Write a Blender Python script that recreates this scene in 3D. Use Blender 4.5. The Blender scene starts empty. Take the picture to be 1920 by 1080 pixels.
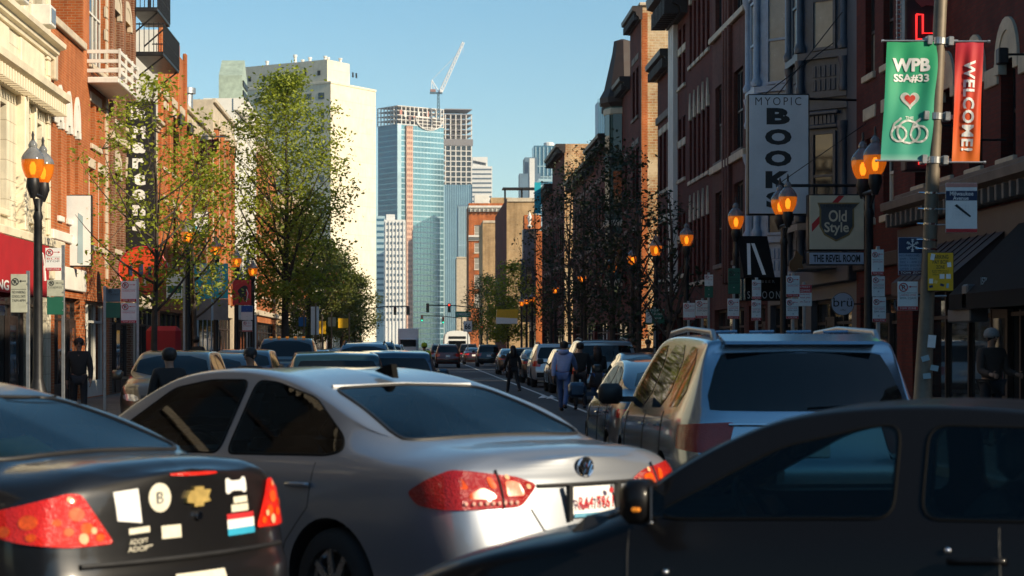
import bpy, bmesh, math, random
from mathutils import Vector, Matrix
from mathutils.bvhtree import BVHTree
R = math.radians
rnd = random.Random(7)
SC = bpy.context.scene
COL = SC.collection

# ------------------------------------------------------------------ camera, sky, sun, exposure
F, VX, HY, CH = 3733.0, 780.0, 648.0, 1.62        # focal length in photo pixels, vanishing point, eye height
cam_d = bpy.data.cameras.new('camera'); cam = bpy.data.objects.new('camera', cam_d); COL.objects.link(cam)
cam.location = (0, 0, CH); cam.rotation_euler = (R(90), 0, 0)
cam_d.sensor_width = 36; cam_d.lens = 70
cam_d.shift_x = (960 - VX) / 1920; cam_d.shift_y = (HY - 540) / 1920
cam_d.clip_start = 0.1; cam_d.clip_end = 9000
cam_d.dof.use_dof = True; cam_d.dof.focus_distance = 42; cam_d.dof.aperture_fstop = 4.0; cam_d.dof.aperture_blades = 8
SC.camera = cam
SUN_EL, SUN_AZ = 25.0, 55.0                        # azimuth: degrees from straight behind the camera towards the right
sx, sy = math.sin(R(SUN_AZ)), -math.cos(R(SUN_AZ))
W = bpy.data.worlds.new('World'); SC.world = W; W.use_nodes = True
wn = W.node_tree; bgn = wn.nodes['Background']
sky = wn.nodes.new('ShaderNodeTexSky'); sky.sky_type = 'NISHITA'; sky.sun_disc = False
sky.sun_elevation = R(SUN_EL); sky.sun_rotation = math.atan2(sx, sy)
sky.altitude = 300; sky.air_density = 1.0; sky.dust_density = 0.6; sky.ozone_density = 2.0
hs = wn.nodes.new('ShaderNodeHueSaturation'); hs.inputs['Saturation'].default_value = 1.25; hs.inputs['Hue'].default_value = 0.486
wn.links.new(sky.outputs[0], hs.inputs['Color']); wn.links.new(hs.outputs[0], bgn.inputs[0]); bgn.inputs[1].default_value = 0.105
sun_d = bpy.data.lights.new('sun', 'SUN'); sun_d.energy = 5.0; sun_d.angle = R(0.53); sun_d.color = (1.0, 0.84, 0.60)
sun = bpy.data.objects.new('sun', sun_d); COL.objects.link(sun)
sdir = Vector((sx * math.cos(R(SUN_EL)), sy * math.cos(R(SUN_EL)), math.sin(R(SUN_EL))))
sun.rotation_euler = sdir.to_track_quat('Z', 'Y').to_euler(); sun.location = (60, -40, 60)
vs = SC.view_settings; vs.view_transform = 'Standard'; vs.look = 'None'; vs.exposure = 0.44; vs.gamma = 1.0
SC.render.engine = 'CYCLES'
SC.cycles.max_bounces = 8; SC.cycles.transparent_max_bounces = 16; SC.cycles.caustics_reflective = False; SC.cycles.caustics_refractive = False

def at(px, py, Y): return Vector(((px - VX) * Y / F, Y, CH + (HY - py) * Y / F))

# ------------------------------------------------------------------ materials (all procedural)
MATS = {}
def new_mat(name):
    m = bpy.data.materials.new(name); m.use_nodes = True; MATS[name] = m
    return m, m.node_tree, m.node_tree.nodes['Principled BSDF']
def N(nt, t, **kw):
    n = nt.nodes.new(t)
    for k, v in kw.items(): setattr(n, k, v)
    return n
def setin(n, **kw):
    for k, v in kw.items(): n.inputs[k.replace('_', ' ')].default_value = v
def c4(c): return (c[0], c[1], c[2], 1)
def mixrgb(nt, fac, a, b, mode='MIX'):
    n = N(nt, 'ShaderNodeMix', data_type='RGBA', blend_type=mode)
    for s, v in ((0, fac), (6, a), (7, b)):
        if isinstance(v, bpy.types.NodeSocket): nt.links.new(v, n.inputs[s])
        elif s == 0: n.inputs[0].default_value = v
        else: n.inputs[s].default_value = c4(v)
    return n.outputs[2]
def ramp(nt, sock, stops):
    n = N(nt, 'ShaderNodeValToRGB'); e = n.color_ramp.elements
    while len(e) < len(stops): e.new(0.5)
    for el, (p, c) in zip(e, stops): el.position = p; el.color = c4(c) if len(c) == 3 else c
    nt.links.new(sock, n.inputs[0]); return n.outputs[0]
def mat(name, color, rough=0.6, metal=0.0, var=0.25, scale=3.0, bump=0.0, coat=0.0, spec=0.5, emit=None, es=0.0):
    if name in MATS: return MATS[name]
    m, nt, p = new_mat(name)
    setin(p, Roughness=rough, Metallic=metal); p.inputs['Specular IOR Level'].default_value = spec
    if coat: p.inputs['Coat Weight'].default_value = coat; p.inputs['Coat Roughness'].default_value = 0.05
    if emit: p.inputs['Emission Color'].default_value = c4(emit); p.inputs['Emission Strength'].default_value = es
    if var:
        tc = N(nt, 'ShaderNodeTexCoord'); nz = N(nt, 'ShaderNodeTexNoise'); setin(nz, Scale=scale, Detail=7.0, Roughness=0.65)
        nt.links.new(tc.outputs['Object'], nz.inputs['Vector'])
        lo = tuple(c * (1 - var) for c in color); hi = tuple(min(1, c * (1 + var)) for c in color)
        nt.links.new(ramp(nt, nz.outputs['Fac'], [(0.3, lo), (0.7, hi)]), p.inputs['Base Color'])
        mr = N(nt, 'ShaderNodeMapRange'); setin(mr, To_Min=max(0, rough - 0.12), To_Max=min(1, rough + 0.12))
        nt.links.new(nz.outputs['Fac'], mr.inputs[0]); nt.links.new(mr.outputs[0], p.inputs['Roughness'])
        if bump:
            b = N(nt, 'ShaderNodeBump'); setin(b, Strength=bump, Distance=0.02)
            nt.links.new(nz.outputs['Fac'], b.inputs['Height']); nt.links.new(b.outputs[0], p.inputs['Normal'])
    else: p.inputs['Base Color'].default_value = c4(color)
    return m
def brick(name, c1, c2, mortar, bw=0.215, bh=0.075, ms=0.009, grime=0.45, patch=None, rough=0.85, streak=0.72):
    if name in MATS: return MATS[name]
    m, nt, p = new_mat(name)
    tc = N(nt, 'ShaderNodeTexCoord'); sp = N(nt, 'ShaderNodeSeparateXYZ'); nt.links.new(tc.outputs['Object'], sp.inputs[0])
    ad = N(nt, 'ShaderNodeMath', operation='ADD'); nt.links.new(sp.outputs[0], ad.inputs[0]); nt.links.new(sp.outputs[1], ad.inputs[1])
    cb = N(nt, 'ShaderNodeCombineXYZ'); nt.links.new(ad.outputs[0], cb.inputs[0]); nt.links.new(sp.outputs[2], cb.inputs[1])
    bt = N(nt, 'ShaderNodeTexBrick'); setin(bt, Color1=c4(c1), Color2=c4(c2), Mortar=c4(mortar), Scale=1.0, Mortar_Size=ms, Brick_Width=bw, Row_Height=bh, Mortar_Smooth=0.1, Bias=0.0)
    nt.links.new(cb.outputs[0], bt.inputs['Vector'])
    nz = N(nt, 'ShaderNodeTexNoise'); setin(nz, Scale=0.45, Detail=9.0, Roughness=0.7); nt.links.new(tc.outputs['Object'], nz.inputs['Vector'])
    mp = N(nt, 'ShaderNodeMapping'); mp.inputs['Scale'].default_value = (1.6, 1.6, 0.18); nt.links.new(tc.outputs['Object'], mp.inputs[0])
    n2 = N(nt, 'ShaderNodeTexNoise'); setin(n2, Scale=1.3, Detail=6.0); nt.links.new(mp.outputs[0], n2.inputs['Vector'])
    g = 1 - grime
    col = mixrgb(nt, 1.0, bt.outputs['Color'], ramp(nt, nz.outputs['Fac'], [(0.32, (g, g, g)), (0.62, (1.1, 1.1, 1.1))]), 'MULTIPLY')
    col = mixrgb(nt, 1.0, col, ramp(nt, n2.outputs['Fac'], [(0.35, (streak, streak*0.98, streak*0.95)), (0.6, (1, 1, 1))]), 'MULTIPLY')
    if patch:
        n3 = N(nt, 'ShaderNodeTexNoise'); setin(n3, Scale=0.28, Detail=10.0, Roughness=0.75); nt.links.new(tc.outputs['Object'], n3.inputs['Vector'])
        col = mixrgb(nt, ramp(nt, n3.outputs['Fac'], [(0.5, (0, 0, 0)), (0.62, (0.85, 0.85, 0.85))]), col, patch)
    nt.links.new(col, p.inputs['Base Color']); setin(p, Roughness=rough); p.inputs['Specular IOR Level'].default_value = 0.25
    b = N(nt, 'ShaderNodeBump'); setin(b, Strength=0.6, Distance=0.012); b.invert = True
    nt.links.new(bt.outputs['Fac'], b.inputs['Height']); nt.links.new(b.outputs[0], p.inputs['Normal'])
    return m
def carpaint(name, color=None, metal=0.55, rough=0.32, coat=1.0):
    m, nt, p = new_mat(name)
    if color is None:
        oi = N(nt, 'ShaderNodeObjectInfo'); nt.links.new(oi.outputs['Color'], p.inputs['Base Color'])
    else: p.inputs['Base Color'].default_value = c4(color)
    setin(p, Metallic=metal, Roughness=rough); p.inputs['Coat Weight'].default_value = coat; p.inputs['Specular IOR Level'].default_value = 0.5*coat
    tc = N(nt, 'ShaderNodeTexCoord'); nz = N(nt, 'ShaderNodeTexNoise'); setin(nz, Scale=2.2, Detail=8.0, Roughness=0.7)
    nt.links.new(tc.outputs['Object'], nz.inputs['Vector'])
    mr = N(nt, 'ShaderNodeMapRange'); setin(mr, To_Min=0.02, To_Max=0.14); nt.links.new(nz.outputs['Fac'], mr.inputs[0]); nt.links.new(mr.outputs[0], p.inputs['Coat Roughness'])
    return m
def seeglass(name, tint, gl=1.0, rough=0.02, mixmin=0.04):
    m = bpy.data.materials.new(name); m.use_nodes = True; MATS[name] = m; nt = m.node_tree
    nt.nodes.remove(nt.nodes['Principled BSDF']); out = nt.nodes['Material Output']
    tr = N(nt, 'ShaderNodeBsdfTransparent'); tr.inputs[0].default_value = c4(tint)
    gs = N(nt, 'ShaderNodeBsdfGlossy'); gs.inputs['Roughness'].default_value = rough; gs.inputs['Color'].default_value = (gl, gl, gl, 1)
    fr = N(nt, 'ShaderNodeFresnel'); fr.inputs[0].default_value = 1.55
    mx = N(nt, 'ShaderNodeMixShader'); nt.links.new(fr.outputs[0], mx.inputs[0]); nt.links.new(tr.outputs[0], mx.inputs[1]); nt.links.new(gs.outputs[0], mx.inputs[2])
    nt.links.new(mx.outputs[0], out.inputs[0]); return m
def lampglass(name, c1, c2, rough=0.12, es=0.0, scale=22.0):
    m, nt, p = new_mat(name)
    tc = N(nt, 'ShaderNodeTexCoord'); vo = N(nt, 'ShaderNodeTexVoronoi'); setin(vo, Scale=110.0); nt.links.new(tc.outputs['Object'], vo.inputs['Vector'])
    nz = N(nt, 'ShaderNodeTexNoise'); setin(nz, Scale=scale, Detail=2.0); nt.links.new(tc.outputs['Object'], nz.inputs['Vector'])
    col = ramp(nt, nz.outputs['Fac'], [(0.42, c1), (0.56, tuple(a*0.5+b*0.5 for a, b in zip(c1, c2))), (0.68, c2)]); nt.links.new(col, p.inputs['Base Color'])
    setin(p, Roughness=rough+0.1); p.inputs['Coat Weight'].default_value = 0.5; p.inputs['Coat Roughness'].default_value = 0.05
    b = N(nt, 'ShaderNodeBump'); setin(b, Strength=0.5, Distance=0.01); nt.links.new(vo.outputs['Distance'], b.inputs['Height']); nt.links.new(b.outputs[0], p.inputs['Normal'])
    if es: nt.links.new(col, p.inputs['Emission Color']); p.inputs['Emission Strength'].default_value = es
    return m
def leafmat(name, c1, c2):
    m, nt, p = new_mat(name)
    ge = N(nt, 'ShaderNodeNewGeometry'); col = ramp(nt, ge.outputs['Random Per Island'], [(0.0, c1), (1.0, c2)])
    nt.links.new(col, p.inputs['Base Color']); setin(p, Roughness=0.55)
    tl = N(nt, 'ShaderNodeBsdfTranslucent'); nt.links.new(col, tl.inputs[0])
    mx = N(nt, 'ShaderNodeMixShader'); mx.inputs[0].default_value = 0.4
    nt.links.new(p.outputs[0], mx.inputs[1]); nt.links.new(tl.outputs[0], mx.inputs[2]); nt.links.new(mx.outputs[0], nt.nodes['Material Output'].inputs[0])
    return m

RED_BRICK = brick('red_brick', (0.30, 0.075, 0.035), (0.38, 0.11, 0.05), (0.30, 0.22, 0.16))
ORANGE_BRICK = brick('orange_brick', (0.46, 0.105, 0.022), (0.54, 0.15, 0.04), (0.5, 0.27, 0.14))
BROWN_BRICK = brick('brown_brick', (0.17, 0.06, 0.03), (0.24, 0.09, 0.045), (0.36, 0.27, 0.19))
DARK_BRICK = brick('dark_red_brick', (0.10, 0.015, 0.011), (0.15, 0.024, 0.015), (0.085, 0.028, 0.02))
ROSE_BRICK = brick('rose_brick', (0.125, 0.04, 0.03), (0.165, 0.058, 0.042), (0.12, 0.06, 0.048))
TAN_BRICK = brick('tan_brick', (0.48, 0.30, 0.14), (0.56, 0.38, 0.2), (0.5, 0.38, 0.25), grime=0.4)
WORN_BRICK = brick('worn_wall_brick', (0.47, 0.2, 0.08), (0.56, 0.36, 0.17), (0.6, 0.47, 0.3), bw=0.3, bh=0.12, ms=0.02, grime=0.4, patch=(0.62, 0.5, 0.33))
CREAM_TILE = brick('cream_terracotta', (0.76, 0.69, 0.53), (0.82, 0.76, 0.6), (0.5, 0.42, 0.3), bw=0.9, bh=0.45, ms=0.008, grime=0.3, rough=0.5)
CREAM = mat('cream_stone', (0.74, 0.66, 0.5), 0.6, var=0.18, scale=1.5)
STONE = mat('pale_stone', (0.52, 0.44, 0.33), 0.75, var=0.22, scale=2.5)
GREYSTONE = mat('grey_stone', (0.15, 0.12, 0.1), 0.8, var=0.3, scale=2)
WHITEW = mat('white_painted_wall', (0.72, 0.7, 0.64), 0.6, var=0.14, scale=0.7)
HIGHRISE = brick('cream_concrete', (0.72, 0.655, 0.51), (0.74, 0.675, 0.53), (0.58, 0.52, 0.4), bw=5.2, bh=3.6, ms=0.05, grime=0.08, streak=0.95)
BLUEGREY = mat('blue_grey_painted_metal', (0.052, 0.066, 0.092), 0.45, var=0.35, scale=3)
PALEBLUE = mat('pale_blue_painted_metal', (0.27, 0.35, 0.46), 0.45, var=0.2, scale=3)
ROOFM = mat('tar_roof', (0.06, 0.055, 0.05), 0.9, var=0.3, scale=1)
BLACKM = mat('black_metal', (0.02, 0.02, 0.022), 0.45, 0.3, var=0.3, scale=5)
DARKWOOD = mat('dark_painted_wood', (0.03, 0.019, 0.016), 0.55, var=0.35, scale=4)
WHITEWOOD = mat('white_painted_wood', (0.68, 0.66, 0.6), 0.5, var=0.12, scale=4)
GREYM = mat('galvanised_steel', (0.42, 0.43, 0.44), 0.38, 0.8, var=0.2, scale=6)
POLEM = mat('weathered_pole', (0.16, 0.13, 0.095), 0.55, 0.3, var=0.3, scale=4)
CHROME = mat('chrome', (0.8, 0.8, 0.82), 0.08, 1.0, var=0)
WOOD = mat('cedar_wood', (0.33, 0.17, 0.08), 0.7, var=0.3, scale=5)
YBOARD = mat('yellow_board', (0.55, 0.30, 0.07), 0.7, var=0.3, scale=2)
PANE = mat('window_pane', (0.018, 0.022, 0.026), 0.04, var=0, spec=0.8)
PANEB = mat('window_pane_blind', (0.30, 0.28, 0.24), 0.25, var=0.25, scale=1.2, spec=0.6)
PANEC = mat('window_pane_curtain', (0.10, 0.085, 0.07), 0.2, var=0.5, scale=2.5, spec=0.6)
WHITE = mat('white_vinyl', (0.8, 0.8, 0.78), 0.45, var=0.06, scale=6)
BLACK = mat('black_vinyl', (0.012, 0.012, 0.014), 0.45, var=0)
REDV = mat('red_vinyl', (0.50, 0.025, 0.03), 0.45, var=0.1, scale=8)
NAVY = mat('navy_vinyl', (0.012, 0.03, 0.085), 0.4, var=0.1)
GREENV = mat('green_sign_vinyl', (0.02, 0.12, 0.075), 0.4, var=0.1)
YELLOW = mat('yellow_sign_vinyl', (0.75, 0.42, 0.01), 0.4, var=0.12, scale=9)
OLIVEB = mat('sign_back_aluminium', (0.30, 0.30, 0.22), 0.5, 0.4, var=0.2, scale=9)
TEAL = mat('turquoise_vinyl', (0.01, 0.36, 0.48), 0.5, var=0.1)
GOLD = mat('gold_metal', (0.85, 0.6, 0.2), 0.35, 0.6, var=0.2, scale=30)
AMBER = mat('amber_lamp_glass', (0.62, 0.19, 0.012), 0.15, var=0.2, scale=7, coat=1.0, emit=(1.0, 0.30, 0.02), es=0.30)
CLEARG = mat('clear_lamp_glass', (0.34, 0.36, 0.39), 0.08, var=0.15, scale=9, coat=1.0)
BULB = mat('lit_bulb', (1, 0.8, 0.4), 0.4, var=0, emit=(1.0, 0.6, 0.18), es=3.0)
BARK = mat('bark', (0.055, 0.042, 0.034), 0.9, var=0.4, scale=8, bump=0.6)
REDAWN = mat('red_canvas', (0.36, 0.010, 0.016), 0.7, var=0.15, scale=2)
BLACKAWN = mat('black_canvas', (0.010, 0.008, 0.008), 0.8, var=0.3, scale=3, spec=0.12)
BROWNAWN = mat('brown_standing_seam', (0.05, 0.028, 0.025), 0.6, 0.0, var=0.25, scale=3, spec=0.25)
BURGUNDY = mat('burgundy_cloth', (0.075, 0.012, 0.02), 0.8, var=0.25, scale=3)
RUBBER = mat('tyre_rubber', (0.018, 0.017, 0.016), 0.85, var=0.3, scale=10)
ALLOY = mat('alloy_wheel', (0.42, 0.42, 0.43), 0.28, 0.9, var=0.1, scale=10)
BLKPLAST = mat('black_plastic', (0.012, 0.012, 0.013), 0.5, var=0.2, scale=6)
SEATM = mat('seat_cloth', (0.035, 0.033, 0.032), 0.9, var=0.25, scale=7)
PAINT = carpaint('car_paint')
GLASSOPQ = mat('tinted_car_glass', (0.005, 0.006, 0.007), 0.03, var=0, spec=0.42)
SEALM = mat('window_seal_rubber', (0.004, 0.004, 0.004), 0.75, var=0, spec=0.1)
GREY_BRICK = brick('grey_brown_brick', (0.06, 0.05, 0.045), (0.08, 0.066, 0.058), (0.07, 0.06, 0.055))
TAILRED = lampglass('tail_lamp_red', (0.30, 0.006, 0.005), (0.42, 0.012, 0.006), scale=5.0)
CELL = mat('lamp_glow_orange', (0.75, 0.085, 0.006), 0.25, var=0.35, scale=40)  # orange of sun-lit lamp internals, put into patch colours
GLINTCELL = mat('lamp_glow_bright', (0.9, 0.45, 0.25), 0.15, var=0.2, scale=40)
TAILFAR = mat('tail_lamp_far', (0.55, 0.02, 0.015), 0.15, var=0, coat=1)
BRAKE = lampglass('brake_lamp_lit', (0.50, 0.010, 0.006), (0.62, 0.02, 0.008), es=0.22, scale=5.0)
HEADL = mat('headlamp_glass', (0.55, 0.57, 0.6), 0.08, 0.5, var=0.2, scale=20, coat=1)
def globeglass(name, tint, m0, fac):
    m = bpy.data.materials.new(name); m.use_nodes = True; MATS[name] = m; nt = m.node_tree; p = nt.nodes['Principled BSDF']; src = m0.node_tree.nodes['Principled BSDF']
    p.inputs['Base Color'].default_value = c4(tint); setin(p, Roughness=0.12); p.inputs['Coat Weight'].default_value = 1.0
    p.inputs['Emission Color'].default_value = src.inputs['Emission Color'].default_value; p.inputs['Emission Strength'].default_value = src.inputs['Emission Strength'].default_value
    tc = N(nt, 'ShaderNodeTexCoord'); nz = N(nt, 'ShaderNodeTexNoise'); setin(nz, Scale=6.0, Detail=6.0); nt.links.new(tc.outputs['Object'], nz.inputs['Vector'])
    nt.links.new(ramp(nt, nz.outputs['Fac'], [(0.3, tuple(c*0.6 for c in tint)), (0.7, tint)]), p.inputs['Base Color'])
    tr = N(nt, 'ShaderNodeBsdfTransparent'); tr.inputs[0].default_value = c4(tuple(min(1, c*1.3+0.03) for c in tint)); mx = N(nt, 'ShaderNodeMixShader'); mx.inputs[0].default_value = fac
    nt.links.new(p.outputs[0], mx.inputs[1]); nt.links.new(tr.outputs[0], mx.inputs[2]); nt.links.new(mx.outputs[0], nt.nodes['Material Output'].inputs[0]); return m
GLOBE = globeglass('amber_globe_glass', (0.66, 0.24, 0.02), AMBER, 0.45); GLOBETOP = globeglass('clear_globe_glass', (0.36, 0.38, 0.40), CLEARG, 0.5)
CARGLASS = seeglass('car_window_glass', (0.42, 0.50, 0.48), 0.6)
TINTGLASS = seeglass('car_privacy_glass', (0.06, 0.07, 0.07))
CLEARCAR = seeglass('car_door_glass', (0.36, 0.50, 0.49), 0.45)
SKIN = mat('skin', (0.32, 0.17, 0.11), 0.6, var=0.1)
HAIR = mat('dark_hair', (0.018, 0.012, 0.009), 0.6, var=0.2, scale=30)
LEAF_BRIGHT = leafmat('spring_leaf', (0.14, 0.19, 0.010), (0.36, 0.41, 0.03))
LEAF_OLIVE = leafmat('olive_leaf', (0.065, 0.085, 0.012), (0.15, 0.175, 0.028))
LEAF_DARK = leafmat('shade_leaf', (0.010, 0.020, 0.006), (0.024, 0.042, 0.010))  # shade put into the leaf colour of the right-hand trees

# ------------------------------------------------------------------ mesh builder
class MB:
    def __init__(s): s.v = []; s.f = []; s.m = []
    def add(s, vs_, fs, mi=0):
        o = len(s.v); s.v += [tuple(q) for q in vs_]
        for f in fs: s.f.append(tuple(i + o for i in f)); s.m.append(mi)
        return s
    def box(s, x0, x1, y0, y1, z0, z1, mi=0):
        return s.add([(x0,y0,z0),(x1,y0,z0),(x1,y1,z0),(x0,y1,z0),(x0,y0,z1),(x1,y0,z1),(x1,y1,z1),(x0,y1,z1)],
                     [(0,3,2,1),(4,5,6,7),(0,1,5,4),(1,2,6,5),(2,3,7,6),(3,0,4,7)], mi)
    def bbox(s, x0, x1, y0, y1, z0, z1, b=0.02, mi=0):      # box with chamfered edges
        X = (x0, x1); Y = (y0, y1); Z = (z0, z1); vs_ = []; ix = {}
        for i in (0, 1):
            for j in (0, 1):
                for k in (0, 1):
                    for a in range(3):
                        p = [X[i], Y[j], Z[k]]
                        for ax, sg in ((0, i), (1, j), (2, k)):
                            if ax != a: p[ax] += b * (1 - 2 * sg)
                        ix[(i, j, k, a)] = len(vs_); vs_.append(tuple(p))
        fs = []
        for a in range(3):
            for sgn in (0, 1):
                o = [q for q in range(3) if q != a]; q = []
                for (u, w) in ((0, 0), (1, 0), (1, 1), (0, 1)):
                    t = [0, 0, 0]; t[a] = sgn; t[o[0]] = u; t[o[1]] = w
                    q.append(ix[(t[0], t[1], t[2], a)])
                fs.append(q)
        for a in range(3):                                    # edge chamfers
            o = [q for q in range(3) if q != a]
            for u in (0, 1):
                for w in (0, 1):
                    t0 = [0, 0, 0]; t0[o[0]] = u; t0[o[1]] = w; t1 = list(t0); t1[a] = 1
                    fs.append([ix[(*t0, o[0])], ix[(*t1, o[0])], ix[(*t1, o[1])], ix[(*t0, o[1])]])
        for i in (0, 1):
            for j in (0, 1):
                for k in (0, 1): fs.append([ix[(i, j, k, 0)], ix[(i, j, k, 1)], ix[(i, j, k, 2)]])
        return s.add(vs_, fs, mi)
    def prism(s, poly, y0, y1, mi=0):                        # polygon in (x,z), extruded along y
        n = len(poly)
        return s.add([(p[0], y0, p[1]) for p in poly] + [(p[0], y1, p[1]) for p in poly],
                     [tuple(range(n)), tuple(range(2*n-1, n-1, -1))] + [(i, i+n, (i+1) % n + n, (i+1) % n) for i in range(n)], mi)
    def prismx(s, poly, x0, x1, mi=0):                       # polygon in (y,z), extruded along x
        n = len(poly)
        return s.add([(x0, p[0], p[1]) for p in poly] + [(x1, p[0], p[1]) for p in poly],
                     [tuple(range(n)), tuple(range(2*n-1, n-1, -1))] + [(i, i+n, (i+1) % n + n, (i+1) % n) for i in range(n)], mi)
    def prismz(s, poly, z0, z1, mi=0):
        n = len(poly)
        return s.add([(p[0], p[1], z0) for p in poly] + [(p[0], p[1], z1) for p in poly],
                     [tuple(range(n-1, -1, -1)), tuple(range(n, 2*n))] + [(i, (i+1) % n, (i+1) % n + n, i+n) for i in range(n)], mi)
    def tube(s, pts, r, n=8, mi=0, cap=True):
        pts = [Vector(p) for p in pts]; rs = r if isinstance(r, (list, tuple)) else [r] * len(pts)
        vs_ = []; up = None
        for i, p in enumerate(pts):
            d = (pts[min(i+1, len(pts)-1)] - pts[max(i-1, 0)])
            d = d.normalized() if d.length > 1e-9 else Vector((0, 0, 1))
            if up is None: up = Vector((0, 0, 1)) if abs(d.z) < 0.9 else Vector((1, 0, 0))
            a = d.cross(up).normalized(); b = d.cross(a).normalized(); up = -b if False else a.cross(d).normalized()
            for k in range(n):
                t = 2 * math.pi * k / n; vs_.append(p + a * (math.cos(t) * rs[i]) + b * (math.sin(t) * rs[i]))
        fs = []
        for i in range(len(pts) - 1):
            for k in range(n): fs.append((i*n+k, (i+1)*n+k, (i+1)*n+(k+1) % n, i*n+(k+1) % n))
        if cap: fs.append(tuple(range(n))); fs.append(tuple(range(len(vs_)-1, len(vs_)-n-1, -1)))
        return s.add(vs_, fs, mi)
    def ring(s, pts, r, n=6, mi=0): return s.tube(list(pts) + [pts[0]], r, n, mi, cap=False)
    def lathe(s, prof, n=16, c=(0, 0, 0), axis='z', mi=0, cap=True):
        vs_ = []; fs = []
        for (r, h) in prof:
            for k in range(n):
                t = 2 * math.pi * k / n; a, b = r * math.cos(t), r * math.sin(t)
                vs_.append({'z': (c[0]+a, c[1]+b, c[2]+h), 'x': (c[0]+h, c[1]+a, c[2]+b), 'y': (c[0]+a, c[1]+h, c[2]+b)}[axis])
        for i in range(len(prof) - 1):
            for k in range(n): fs.append((i*n+k, i*n+(k+1) % n, (i+1)*n+(k+1) % n, (i+1)*n+k))
        if cap: fs.append(tuple(range(n-1, -1, -1))); fs.append(tuple(range((len(prof)-1)*n, len(prof)*n)))
        return s.add(vs_, fs, mi)
    def mesh(s, name, mats, smooth=False, fix=True):
        me = bpy.data.meshes.new(name); me.from_pydata(s.v, [], s.f)
        for m in (mats if isinstance(mats, (list, tuple)) else [mats]): me.materials.append(m)
        if any(s.m): me.polygons.foreach_set('material_index', s.m)
        if fix:
            bm = bmesh.new(); bm.from_mesh(me); bmesh.ops.recalc_face_normals(bm, faces=bm.faces); bm.to_mesh(me); bm.free()
        if smooth: set_smooth(me, smooth)
        me.update(); return me
    def build(s, name, mats, parent=None, loc=(0, 0, 0), rot=(0, 0, 0), smooth=False):
        return link(name, s.mesh(name, mats, smooth), parent, loc, rot)
def set_smooth(me, ang=True):
    me.polygons.foreach_set('use_smooth', [True] * len(me.polygons))
    if ang is not True: me.set_sharp_from_angle(angle=R(ang))
def link(name, me, parent=None, loc=(0, 0, 0), rot=(0, 0, 0)):
    o = bpy.data.objects.new(name, me); COL.objects.link(o); o.location = loc; o.rotation_euler = rot
    if parent: o.parent = parent
    return o
def thing(name, label, cat, loc=(0, 0, 0), rz=0.0, group=None):
    o = bpy.data.objects.new(name, None); COL.objects.link(o); o.location = loc; o.rotation_euler = (0, 0, rz); o.empty_display_size = 0.3
    return tag(o, label, cat, group)
def tag(o, label, cat, group=None):
    o['label'] = label; o['category'] = cat
    if group: o['group'] = group
    return o
def struct(o, kind='structure'): o['kind'] = kind; return o
KIDS = {}
def copy_tree(o, parent=None, kids=None):
    c = o.copy(); COL.objects.link(c); c.parent = parent
    for ch in list(o.children): copy_tree(ch, c)
    return c
TMP = bpy.data.scenes.new('workbench')             # empty side scene: modifiers and text are evaluated there, then baked to meshes
def evaluated_mesh(ob, extra=()):
    for q in (ob, *extra): TMP.collection.objects.link(q)
    vl = TMP.view_layers[0]; vl.update(); me = bpy.data.meshes.new_from_object(ob.evaluated_get(vl.depsgraph))
    for q in (ob, *extra): TMP.collection.objects.unlink(q)
    return me
TXT = {}
def text_mesh(s, w, h, m, bold=0.0, keep=False, spacing=1.0):
    """flat lettering facing -y, centred on the origin, stretched to w x h (keep: same aspect, inside the box)"""
    key = (s, round(w, 4), round(h, 4), m.name, bold, keep, spacing)
    if key in TXT: return TXT[key]
    cu = bpy.data.curves.new('lettering', 'FONT'); cu.body = s; cu.offset = bold; cu.resolution_u = 3; cu.space_character = spacing
    ob = bpy.data.objects.new('lettering_tmp', cu); me = evaluated_mesh(ob); bpy.data.objects.remove(ob); me.name = 'lettering'
    xs = [v.co.x for v in me.vertices]; ys = [v.co.y for v in me.vertices]
    if not xs: xs = ys = [0, 1]
    cx, cy = (max(xs)+min(xs))/2, (max(ys)+min(ys))/2; sx_, sy_ = w/max(1e-6, max(xs)-min(xs)), h/max(1e-6, max(ys)-min(ys))
    if keep: sx_ = sy_ = min(sx_, sy_)
    for v in me.vertices: v.co = ((v.co.x-cx)*sx_, 0, (v.co.y-cy)*sy_)
    me.materials.clear(); me.materials.append(m); TXT[key] = me; return me
def lettering(parent, s, x, z, w, h, m, y=-0.012, **kw):
    rot = kw.pop('rot', 0); return link('lettering', text_mesh(s, w, h, m, **kw), parent, (x, y, z), (0, rot, 0))
def chaikin(p, it=2, closed=False):
    p = [tuple(q) for q in p]
    for _ in range(it):
        o = [] if closed else [p[0]]; n = len(p)
        for i in range(n if closed else n - 1):
            a, b = p[i], p[(i+1) % n]
            o.append(tuple(a[k]*0.75+b[k]*0.25 for k in range(len(a)))); o.append(tuple(a[k]*0.25+b[k]*0.75 for k in range(len(a))))
        if not closed: o.append(p[-1])
        p = o
    return p
def circ(cx, cz, r, n=20, rz_=None): return [(cx + r*math.cos(2*math.pi*i/n), cz + (rz_ or r)*math.sin(2*math.pi*i/n)) for i in range(n)]
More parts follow.
